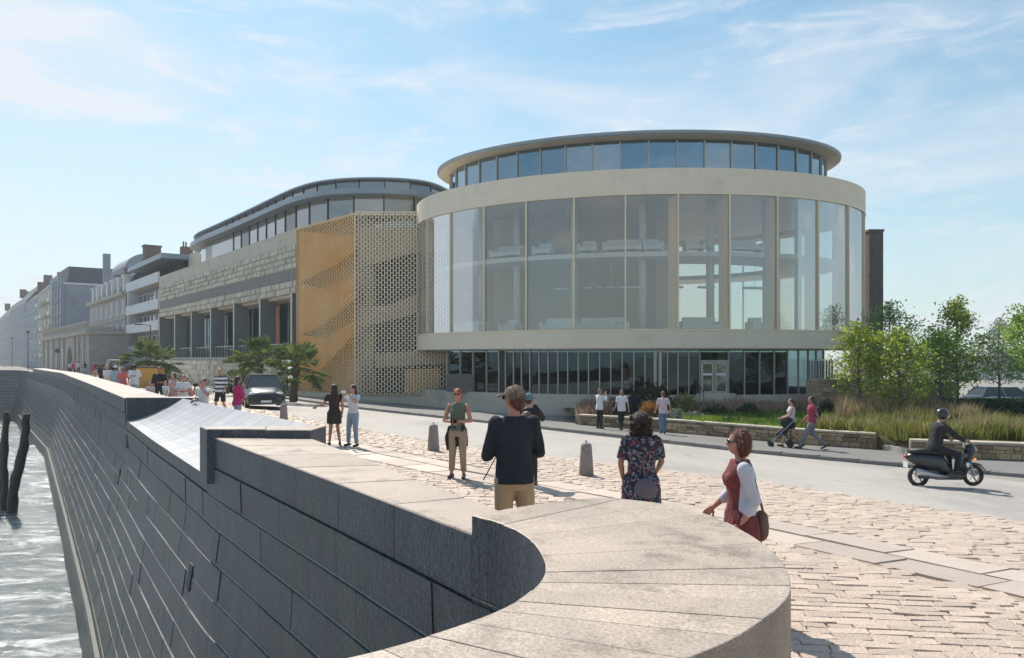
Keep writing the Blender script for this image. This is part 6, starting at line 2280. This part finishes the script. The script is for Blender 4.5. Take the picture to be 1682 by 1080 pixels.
person('girl with long black hair in a short dark dress, back to the viewer', gpos(549, 19.3), R(20), 1.53, pose={'elL': (-.30, .02, 1.20), 'wrL': (-.48, .10, 1.12), 'knR': (.10, .02, .5), 'anR': (.16, 0, .085), 'knL': (-.1, 0, .5), 'anL': (-.14, -.02, .085)}, fem=True, skin='skin_tan',
       shirt=('brown_black', .62, .3, .02, .06, 'dress'), hair=('long', 'hair_black'), vox=.012)
person('girl in grey tee and ripped pale jeans photographing with her phone', gpos(580, 19.0), R(150), 1.53, pose={**phone_up, 'anR': (.17, .0, .085), 'knR': (.14, .03, .5)}, fem=True, skin='skin',
       shirt=('lilac_white', .95, .35, .018, .01), legs=('trousers', 'denim_pale', .97), hair=('long', 'hair_brown'), extras=(x_phone('white'),), vox=.012)
person('dark haired woman in floral dress with grey shoulder bag, seen from behind', gpos(1053, 8.5), R(-8), 1.58, pose={'elR': (.25, .02, 1.16), 'wrR': (.20, .20, 1.02), 'elL': (-.25, -.03, 1.14), 'wrL': (-.22, .08, .93)}, fem=True, skin='skin_tan',
       shirt=('floral', .55, .42, .04, .10, 'dress'), hair=('curly', 'hair_brown'), head_turn=R(-8),
       extras=(x_bag((.05, -.18, .86), (.14, .07, .13), 'bag_grey', [(-.05, -.02, 1.50), (-.03, -.12, 1.40), (.02, -.145, 1.15), (.04, -.20, 1.0)]),), vox=.010)
def cardigan(m, z0=.90, sl=.72):
    def f(t_, J, up, hd_, hm):
        m_ = MB()
        m_.etube([(up((0, -.022, z)), rx, ry) for z, rx, ry in ((z0, .185, .125), (1.12, .165, .115), (1.22, .168, .118), (1.33, .182, .122), (1.41, .178, .095), (1.46, .125, .07))], 16)
        for S_ in ('R', 'L'):
            a, b_, c = J['sh' + S_], J['el' + S_], J['wr' + S_]
            m_.tube([a, a.lerp(b_, .5), b_, b_.lerp(c, (sl - .5) * 2)], [.068, .062, .056, .052], 12, True)
        later('cardigan', m_, m, t_, .011, None, .016)
    return f
person('red haired woman in white cardigan over a wine red print dress, walking to the left', gpos(1216, 6.45), R(82), 1.58, pose={**walk(.2, .12, 'L'), 'elL': (-.20, -.10, 1.13), 'wrL': (-.19, .02, .92), 'elR': (.2, .06, 1.15), 'wrR': (.2, .22, 1.0)}, fem=True, skin='skin_red',
       shirt=('wine_print', .55, 0, .022, .10, 'dress'), hair=('bob', 'hair_red'),
       extras=(x_glasses(), cardigan('lilac_white'), x_bag((.02, -.20, .86), (.10, .07, .15), 'bag_brown', [(-.10, .0, 1.50), (-.16, -.10, 1.32), (-.06, -.20, 1.0)])), vox=.010)
def pav(xp, d):
    x = (xp - CX) / F * d
    return (x, d, G(x, d) + .11)
g_ = 'walkers on the pavement before the hall'
person('man in white shirt on the far pavement lifting a phone, leftmost of three', pav(985, 32.0), R(-60), 1.66, pose=phone_up, shirt=('white_cloth', .84, .8, .03, .03), legs=('trousers', 'charcoal', 1.0), hair=('short', 'hair_blond'), vox=.016, group=g_, extras=(x_phone(),))
person('man in white tee and black trousers on the far pavement, middle of three', pav(1021, 31.6), R(15), 1.66, pose=walk(.22), shirt=('white_cloth', .84, .35, .03, .03), legs=('trousers', 'charcoal', 1.0), hair=('short', 'hair_blond'), vox=.016, group=g_)
person('man in pale pink tee and blue jeans walking away, rightmost of three', pav(1089, 30.4), R(8), 1.70, pose={**walk(.12), 'elR': (.28, -.02, 1.15), 'wrR': (.36, .08, .98)}, shirt=('pink_cloth', .86, .35, .025, .02), legs=('trousers', 'denim', 1.0), hair=('short', 'hair_red'), vox=.015, group=g_)
person('woman in grey white top and dark shorts pushing a stroller', pav(1300, 26.3), R(75), 1.68, pose={**walk(.34, .1), 'elR': (.2, .10, 1.15), 'wrR': (.16, .33, 1.06), 'elL': (-.2, .10, 1.15), 'wrL': (-.16, .33, 1.06)}, fem=True, skin='skin',
       shirt=('lilac_white', .92, 0, .018, .0, 'top'), legs=('shorts', 'charcoal', .26), hair=('tail', 'hair_brown'), vox=.014, group=g_)
person('man in raspberry shirt and grey trousers striding beside the stroller', pav(1333, 25.9), R(80), 1.78, pose={**walk(.42, .2, 'L')}, skin='skin_tan', shirt=('maroon', .86, .35, .026, .02), legs=('trousers', 'grey_cloth', 1.0), hair=('short', 'hair_black'), vox=.014, group=g_, extras=(x_pack('charcoal'),))
# stroller
st_ = thing('stroller', 'dark folding stroller pushed by the woman in shorts', 'stroller', pav(1284, 26.3), R(75))
obj('frame', MB().tube([(-.2, -.45, 1.0), (-.2, .05, .5), (-.2, .35, .12)], .015, 6).tube([(.2, -.45, 1.0), (.2, .05, .5), (.2, .35, .12)], .015, 6).tube([(-.2, -.45, 1.0), (.2, -.45, 1.0)], .018, 6).tube([(-.2, .05, .5), (-.2, -.25, .12)], .013, 6).tube([(.2, .05, .5), (.2, -.25, .12)], .013, 6), M['steel'], st_)
obj('seat', MB().hexa([(-.19, -.15, .42), (.19, -.15, .42), (.19, .22, .40), (-.19, .22, .40)], [(-.19, -.30, .85), (.19, -.30, .85), (.19, .20, .47), (-.19, .20, .47)]), M['charcoal'], st_)
obj('hood', MB().ell((0, -.18, .85), (.21, .25, .2), 12, 8), M['navy'], st_, smooth=True)
for sx in (-.21, .21):
    for sy, r_ in ((.36, .10), (-.26, .12)):
        obj('wheel', MB().tube([(sx - .02, sy, r_), (sx + .02, sy, r_)], r_, 16), M['black'], st_)
g_ = 'people strolling behind the far parapet'
L_ = [
    ('woman in white top with a big brown bag photographing beyond the parapet end', 334, 21.0, 170, 1.64, dict(pose=phone_up, fem=True, skin='skin_red', shirt=('white_cloth', .86, .35, .022, .02), legs=('trousers', 'denim_pale', 1.0), hair=('bun', 'hair_brown'), extras=(x_phone(), x_bag((.30, -.02, 1.0), (.13, .12, .16), 'bag_brown', [(.12, -.04, 1.48), (.25, -.04, 1.25), (.29, -.02, 1.1)])), vox=.012)),
    ('man in black and white striped jersey and black shorts walking with hands low', 362, 29.0, 175, 1.80, dict(pose=walk(.25), skin='skin_red', shirt=('stripe', .86, .6, .035, .02, 'jersey'), legs=('shorts', 'charcoal', .45), hair=('none', 'hair_grey'), vox=.014)),
    ('woman in magenta blouse and jeans with hand to her face', 390, 22.3, -60, 1.66, dict(pose={'elR': (.22, .12, 1.14), 'wrR': (.06, .16, 1.42), 'elL': (-.22, .0, 1.13), 'wrL': (-.12, .18, 1.05)}, fem=True, skin='skin_tan', shirt=('magenta', .88, .7, .028, .03), legs=('trousers', 'denim_pale', 1.0), hair=('long', 'hair_brown'), vox=.012)),
    ('man in white polo shirt with dark chest stripe at the parapet', 221, 37.5, 10, 1.88, dict(pose=hold_chest, skin='skin_tan', shirt=('white_cloth', .84, .4, .04, .02), legs=('trousers', 'sky_cloth', 1.0), hair=('short', 'hair_black'), vox=.015, extras=(x_block('chest_stripe', 'navy', (0, -.165, 1.24), (.25, .02, .03)),))),
    ('blond woman in coral red top beside the man in the white polo', 202, 38.5, 30, 1.75, dict(pose=walk(.15), fem=True, skin='skin_red', shirt=('coral', .84, .4, .03, .03), legs=('skirt', 'coral', .5), hair=('bob', 'hair_blond'), vox=.015)),
    ('man in pale blue shirt and white cap left of the coral woman', 190, 41.0, 20, 1.80, dict(pose=walk(.15), shirt=('sky_cloth', .84, .4, .03, .03), legs=('trousers', 'grey_cloth', 1.0), hair=('short', 'hair_brown'), extras=(x_cap('white_cloth'),), vox=.016)),
    ('person in black clothes sitting high beside a dark bag', 262, 33.0, -150, 1.80, dict(pose=hold_chest, skin='skin_tan', shirt=('charcoal', .84, .9, .035, .03), legs=('trousers', 'charcoal', 1.0), hair=('short', 'hair_black'), vox=.015)),
    ('woman in red and cream print dress right of the person in black', 285, 28.2, 160, 1.65, dict(pose=walk(.15), fem=True, shirt=('print', .55, .35, .03, .08, 'dress'), hair=('bob', 'hair_brown'), vox=.014)),
    ('woman in white tee with hair tied back, right of the print dress', 301, 26.6, 200, 1.62, dict(pose=hold_chest, fem=True, skin='skin_red', shirt=('white_cloth', .86, .35, .025, .02), legs=('trousers', 'denim', 1.0), hair=('tail', 'hair_black'), vox=.014)),
    ('small girl in pink tee in front of the person in black', 247, 30.5, 180, 1.25, dict(pose=walk(.1), fem=True, shirt=('pink_cloth', .84, .35, .025, .02), legs=('shorts', 'denim', .4), hair=('short', 'hair_brown'), vox=.016)),
    ('child in white tee just right of the small girl in pink', 272, 30.0, 150, 1.30, dict(pose=walk(.1), shirt=('white_cloth', .84, .35, .025, .02), legs=('shorts', 'navy', .4), hair=('short', 'hair_blond'), vox=.016)),
    ('woman in white blouse at the left end of the strolling group', 176, 46, 190, 1.75, dict(pose=walk(.15), fem=True, shirt=('white_cloth', .84, .5, .03, .03), legs=('skirt', 'navy', .5), hair=('bob', 'hair_grey'), vox=.018)),
    ('man in dark blue tee behind the woman in the white blouse', 168, 50, 10, 1.82, dict(pose=walk(.15), shirt=('navy', .84, .4, .03, .03), legs=('trousers', 'beige_cloth', 1.0), hair=('short', 'hair_brown'), vox=.018)),
]
for lb, xp, d, a_, H_, kw in L_:
    person(lb, gpos(xp, d), R(a_), H_, group=g_, **kw)
# far strollers along the quay, seen only as tiny figures
far_cols = ['white_cloth', 'coral', 'navy', 'sky_cloth', 'charcoal', 'beige_cloth', 'magenta', 'pink_cloth']
protos = []
for i in range(4):
    protos.append(person('x', gpos(150 - i * 3, 62 + i), R(40 * i), 1.72, pose=walk(.2), fem=bool(i % 2), shirt=(far_cols[i * 2], .84, .4, .03, .03), legs=('trousers', far_cols[(i * 3 + 4) % 8], 1.0), hair=('short', ('hair_brown', 'hair_black', 'hair_blond', 'hair_grey')[i]), vox=.03))
LABS_F = ['tiny far stroller in a white top in the crowd on the distant quay', 'tiny far stroller in a dark navy top in the crowd on the distant quay', 'tiny far stroller in a black top in the crowd on the distant quay', 'tiny far stroller in a magenta top in the crowd on the distant quay']
rf_r = random.Random(8)
flush_pending()
GF = 'distant strollers far along the quay'
for i, p in enumerate(protos):
    p['label'] = LABS_F[i]; p['group'] = GF
for i in range(26):
    t = rf_r.uniform(62, 175); s = rf_r.uniform(2.2, 5.8)
    q = ts(t, s)
    loc = (q.x, q.y, Gs(s))
    if i < 4:
        protos[i].location = loc
    else:
        dup(protos[i % 4], loc, rf_r.uniform(0, 6.28), LABS_F[i % 4], protos[i % 4].scale.x * rf_r.uniform(.95, 1.05))

# ------------------------------------------------------------------ vehicles
def paint(name, c, rough=.3):
    return mat(name, c, tuple(v * .95 for v in c), rough=rough, scale=1, metal=.25, coat=.6)
M['car_black'] = paint('black_car_paint', (.02, .022, .028)); M['car_silver'] = paint('silver_car_paint', (.55, .57, .60)); M['car_white'] = paint('white_car_paint', (.75, .76, .78)); M['car_blue'] = paint('blue_car_paint', (.06, .12, .28)); M['car_red'] = paint('red_car_paint', (.35, .04, .03))
M['car_glass'] = mat('car_window', (.03, .04, .045), rough=.05, spec=.9); M['lamp_glass'] = mat('headlamp_glass', (.7, .72, .75), rough=.08, metal=.4, spec=.9); M['tail'] = mat('red_tail_lamp', (.4, .02, .02), rough=.2)
M['plate'] = mat('white_number_plate', (.75, .78, .74), rough=.4)
M['headlight_sky'] = M['lamp_glass']
def car(label, loc, rz, m, kind='hatch', group=None, name='parked_car'):
    t_ = thing(name, label, 'car', loc, rz, group)
    Lh = 2.05 if kind != 'van' else 2.5
    H_ = {'hatch': 1.50, 'sedan': 1.42, 'van': 2.2, 'suv': 1.62}[kind]
    W_ = .88
    # body: cross sections along y, rear to front
    st = [(-Lh, .80, .40, .86), (-Lh + .10, .86, .26, .95), (-Lh * .62, W_, .22, .97), (-.2, W_, .22, .94), (Lh * .35, W_, .22, .93), (Lh * .62, W_ * .98, .22, .88), (Lh - .22, .82, .24, .74), (Lh - .04, .74, .30, .62), (Lh, .66, .38, .55)]
    if kind == 'suv': st = [(y, w, a, b * 1.10) for y, w, a, b in st]
    rings = []
    for y, w, a, b in st:
        m1 = a + (b - a) * .45
        rings.append([(-w * .93, y, a), (w * .93, y, a), (w, y, a + .1), (w, y, m1), (w * .965, y, b - .07), (w * .90, y, b), (w * .4, y, b + .025), (-w * .4, y, b + .025), (-w * .90, y, b), (-w * .965, y, b - .07), (-w, y, m1), (-w, y, a + .1)])
    obj('body', MB().loft(rings), M[m], t_, smooth=True, fix=True)
    zb = .94 * (1.1 if kind == 'suv' else 1)
    y0, y1, y2, y3 = (-Lh + .18, -Lh + .55, .30, 1.08)
    if kind == 'sedan': y0, y1 = -Lh + .75, -Lh + 1.25
    if kind == 'van': y0, y1, y2, y3 = -Lh + .04, -Lh + .12, .9, 1.6
    wt, wb = .60, .84
    gl = MB().hexa([(-wb, y0, zb - .05), (wb, y0, zb - .05), (wb, y3, zb - .07), (-wb, y3, zb - .07)], [(-wt, y1, H_ - .03), (wt, y1, H_ - .03), (wt, y2, H_ - .03), (-wt, y2, H_ - .03)])
    obj('windows', gl, M['car_glass'], t_, fix=True)
    rf = MB().loft([[(-wt - .02, y1 - .06, H_ - .045), (wt + .02, y1 - .06, H_ - .045), (wt + .02, y2 + .06, H_ - .045), (-wt - .02, y2 + .06, H_ - .045)], [(-wt + .04, y1, H_), (wt - .04, y1, H_), (wt - .04, y2, H_), (-wt + .04, y2, H_)]])
    obj('roof', rf, M[m], t_, fix=True)
    pl = MB()
    for q in (-1, 1):
        for (ya, yb_) in ((y0, y1), (y3, y2)):
            pl.tube([(q * (wb + .005), ya, zb - .02), (q * (wt + .01), yb_, H_ - .03)], .035, 5)
        pl.tube([(q * (wb + .005), (y0 + y3) / 2 - .1, zb - .02), (q * (wt + .01), (y1 + y2) / 2 - .05, H_ - .03)], .03, 5)
        pl.tube([(q * (wt + .01), y1, H_ - .03), (q * (wt + .01), y2, H_ - .03)], .03, 5)
    obj('pillars', pl, M[m], t_)
    for q in (-1, 1):
        obj('mirror', MB().ell((q * (wb + .12), .92, zb + .06), (.10, .07, .075), 8, 6), M[m], t_, smooth=True)
        obj('headlight', MB().ell((q * .62, Lh - .17, .70 * (1.08 if kind == 'suv' else 1)), (.17, .16, .075), 10, 8), M['lamp_glass'], t_, smooth=True)
        obj('tail_light', MB().ell((q * .72, -Lh + .07, .80), (.10, .08, .11), 10, 8), M['tail'], t_, smooth=True)
        for yy in (-Lh * .62, Lh * .62):
            wh = obj('wheel', MB().tube([(q * .72, yy, .32), (q * .89, yy, .32)], .32, 24), M['black'], t_)
            obj('rim', MB().tube([(q * .89, yy, .32), (q * .905, yy, .32)], [.21, .19], 14), M['steel'], wh)
    obj('grille', MB().bbox((0, Lh - .005, .52), (.95, .06, .16), .01), M['black'], t_)
    obj('bumper', MB().bbox((0, Lh - .02, .34), (1.35, .10, .16), .03), M['mullion_dark'], t_)
    obj('number_plate', MB().box((0, Lh + .045, .40), (.46, .012, .10)), M['plate'], t_)
    return t_
def road(xp, d):
    x = (xp - CX) / F * d
    return (x, d, G(x, d) - .008)
car('dark hatchback with glinting windscreen coming along the quay road', road(432, 36.8), R(180 + 22), 'car_black', 'suv', name='car')
gq = 'cars parked far along the quay'
for i, (t, s, m, k, lb) in enumerate(((112, 7.6, 'car_white', 'van', 'white van parked far left behind the strolling people'), (122, 8.0, 'car_silver', 'hatch', 'silver car parked nearest behind the white van'), (131, 8.0, 'car_blue', 'hatch', 'blue car in the far row along the quay'),
                                       (139, 8.0, 'car_white', 'hatch', 'white car in the far row between blue and red cars'), (147, 8.0, 'car_red', 'hatch', 'red car in the far row along the quay'), (156, 8.0, 'car_silver', 'sedan', 'silver sedan beyond the red car in the far row'),
                                       (166, 8.0, 'car_white', 'suv', 'white tall car in the middle of the far row'), (177, 8.0, 'car_black', 'hatch', 'black car near the far end of the row'), (190, 8.0, 'car_silver', 'hatch', 'farthest silver car at the end of the row'), (205, 8, 'car_blue', 'van', 'blue van at the very end of the quay'))):
    p = ts(t, s)
    car(lb, (p.x, p.y, Gs(s)), math.atan2(.842, -.5395) - math.pi / 2 + math.pi * (i % 2), m, k, gq)
ds = {}
for i, (xp, d, m, lb) in enumerate(((1652, 46, 'car_silver', 'silver car parked behind the hedge, seen under the pale tree'), (1735, 47, 'car_silver', 'silver car at the right picture edge behind the hedge'))):
    x = (xp - CX) / F * d
    car(lb, (x, d, -1.0), R(-92), m, 'hatch', 'silver cars behind the hedge')

# ------------------------------------------------------------------ scooter and rider
def scooter():
    x = (1552 - CX) / F * 17.1
    t_ = thing('scooter', 'black motor scooter riding to the right along the road', 'scooter', (x, 17.1, G(x, 17.1)), R(-86))
    def wheel(y):
        w_ = obj('wheel', ring_wheel(y), M['black'], t_, smooth=True)
        rim = MB().tube([(-.035, y, .24), (.035, y, .24)], .035, 10)
        for k in range(5):
            a_ = k * 2 * math.pi / 5
            rim.tube([(0, y + .03 * math.cos(a_), .24 + .03 * math.sin(a_)), (0, y + .17 * math.cos(a_ + .2), .24 + .17 * math.sin(a_ + .2))], [.02, .014], 5)
        obj('rim', rim, M['steel'], w_)
    def ring_wheel(y):
        mb = MB(); rings = []
        for i in range(28):
            a_ = 2 * math.pi * i / 28
            rings.append([(.055 * math.cos(2 * math.pi * j / 8), y + (.20 + .045 * math.sin(2 * math.pi * j / 8)) * math.cos(a_), .24 + (.20 + .045 * math.sin(2 * math.pi * j / 8)) * math.sin(a_)) for j in range(8)])
        return mb.loft(rings, closed=True)
    wheel(.66); wheel(-.62)
    def sect(y, w, z0, z1):
        return [(w * a_, y, z0 + (z1 - z0) * b_) for a_, b_ in ((-.7, 0), (.7, 0), (1, .25), (1, .7), (.6, 1), (-.6, 1), (-1, .7), (-1, .25))]
    obj('rear_body', MB().loft([sect(-.90, .05, .62, .70), sect(-.78, .13, .52, .76), (sect(-.5, .17, .40, .76)), sect(-.15, .17, .30, .74), sect(.02, .14, .26, .60), sect(.08, .12, .25, .40)]), M['car_black'], t_, smooth=True, fix=True)
    obj('floorboard', MB().bbox((0, .18, .27), (.30, .46, .09), .02), M['mullion_dark'], t_)
    obj('belly_pan', MB().loft([sect(-.25, .12, .16, .30), sect(.35, .12, .15, .28)]), M['car_black'], t_, fix=True)
    obj('leg_shield', MB().loft([sect(.34, .18, .24, .36), sect(.42, .20, .30, .60), sect(.50, .19, .50, .88), sect(.56, .13, .72, .98)]), M['car_black'], t_, smooth=True, fix=True)
    obj('front_cowl', MB().ell((0, .56, .80), (.16, .13, .19), 14, 10), M['car_black'], t_, smooth=True)
    obj('front_fender', MB().loft([sect(.44, .06, .44, .48), sect(.60, .08, .48, .54), sect(.80, .07, .46, .51), sect(.93, .04, .34, .38)]), M['car_black'], t_, smooth=True, fix=True)
    obj('fork', MB().tube([(-.07, .66, .24), (-.07, .50, .62), (0, .44, .98)], .022, 6).tube([(.07, .66, .24), (.07, .50, .62), (0, .44, .98)], .022, 6), M['steel'], t_)
    obj('handlebar', MB().tube([(-.34, .34, 1.04), (-.12, .44, 1.03), (.12, .44, 1.03), (.34, .34, 1.04)], .018, 6), M['black'], t_)
    obj('seat', MB().loft([sect(-.82, .12, .76, .84), sect(-.5, .16, .75, .86), sect(-.18, .15, .72, .80), sect(.0, .09, .68, .74)]), M['black'], t_, smooth=True, fix=True)
    obj('exhaust', MB().tube([(.17, -.05, .24), (.19, -.35, .26), (.20, -.78, .38)], [.03, .065, .07], 10), M['steel'], t_, smooth=True)
    obj('engine', MB().bbox((.0, -.42, .30), (.26, .40, .22), .03), M['mullion_dark'], t_)
    obj('headlight', MB().ell((0, .675, .82), (.09, .04, .07), 10, 8), M['lamp_glass'], t_, smooth=True)
    obj('indicator', MB().ell((.15, .60, .62), (.03, .03, .025), 8, 6), mat('orange_indicator', (.8, .22, .02), rough=.3, emis=(1, .25, .03, 1.2)), t_, smooth=True)
    obj('reflector', MB().ell((.205, .40, .50), (.012, .05, .06), 8, 6), M['lamp_glass'], t_, smooth=True)
    obj('tail_light', MB().ell((0, -.93, .68), (.06, .03, .04), 8, 6), M['tail'], t_, smooth=True)
    obj('number_plate', MB().box((0, -.92, .50), (.17, .01, .13)), M['plate'], t_)
    for q in (-1, 1):
        obj('mirror', MB().tube([(q * .26, .38, 1.05), (q * .32, .42, 1.20)], .008, 5).ell((q * .33, .42, 1.23), (.055, .02, .035), 8, 6), M['black'], t_, smooth=True)
    rd = person('scooter rider in dark jacket and dark helmet, leaning to the right', (x, 17.1, G(x, 17.1)), R(-86), 1.72,
                pose={'hipR': (.09, -.25, .90), 'hipL': (-.09, -.25, .90), 'knR': (.17, .20, .74), 'knL': (-.17, .20, .74), 'anR': (.13, .20, .36), 'anL': (-.13, .20, .36),
                      'shR': (.18, -.13, 1.38), 'shL': (-.18, -.13, 1.38), 'elR': (.29, .06, 1.17), 'wrR': (.29, .28, 1.06), 'elL': (-.29, .06, 1.17), 'wrL': (-.29, .28, 1.06)},
                root=(0, -.25, 0), lean=R(-14), shirt=('charcoal', .84, 1.0, .035, .0, 'jacket'), legs=('trousers', 'charcoal', 1.0), hair=('none', 'hair_brown'), vox=.012, head_pitch=R(12),
                extras=(lambda t_, J, up, hd_, hm: (obj('helmet', MB().ell(hd_(0, -.005, .03), (.13, .15, .135), 18, 12, hm), M['car_black'], t_, smooth=True), obj('visor', MB().ell(hd_(0, .075, -.002), (.105, .082, .06), 14, 10, hm), M['lamp_glass'], t_, smooth=True)),))
    return t_
scooter()
flush_pending()
# ------------------------------------------------------------------ sea air
hz = MB().box((0, 190, 19), (900, 480, 52))
haze = obj('haze', hz, None, kind='stuff')
hm_ = bpy.data.materials.new('thin_sea_haze'); hm_.use_nodes = True
ht = hm_.node_tree; ht.nodes.clear()
ho = N(ht, 'ShaderNodeOutputMaterial'); hv = N(ht, 'ShaderNodeVolumePrincipled')
hv.inputs['Density'].default_value = .0005; hv.inputs['Color'].default_value = (.86, .92, 1, 1); hv.inputs['Anisotropy'].default_value = .3
ht.links.new(hv.outputs[0], ho.inputs['Volume'])
haze.data.materials.append(hm_)
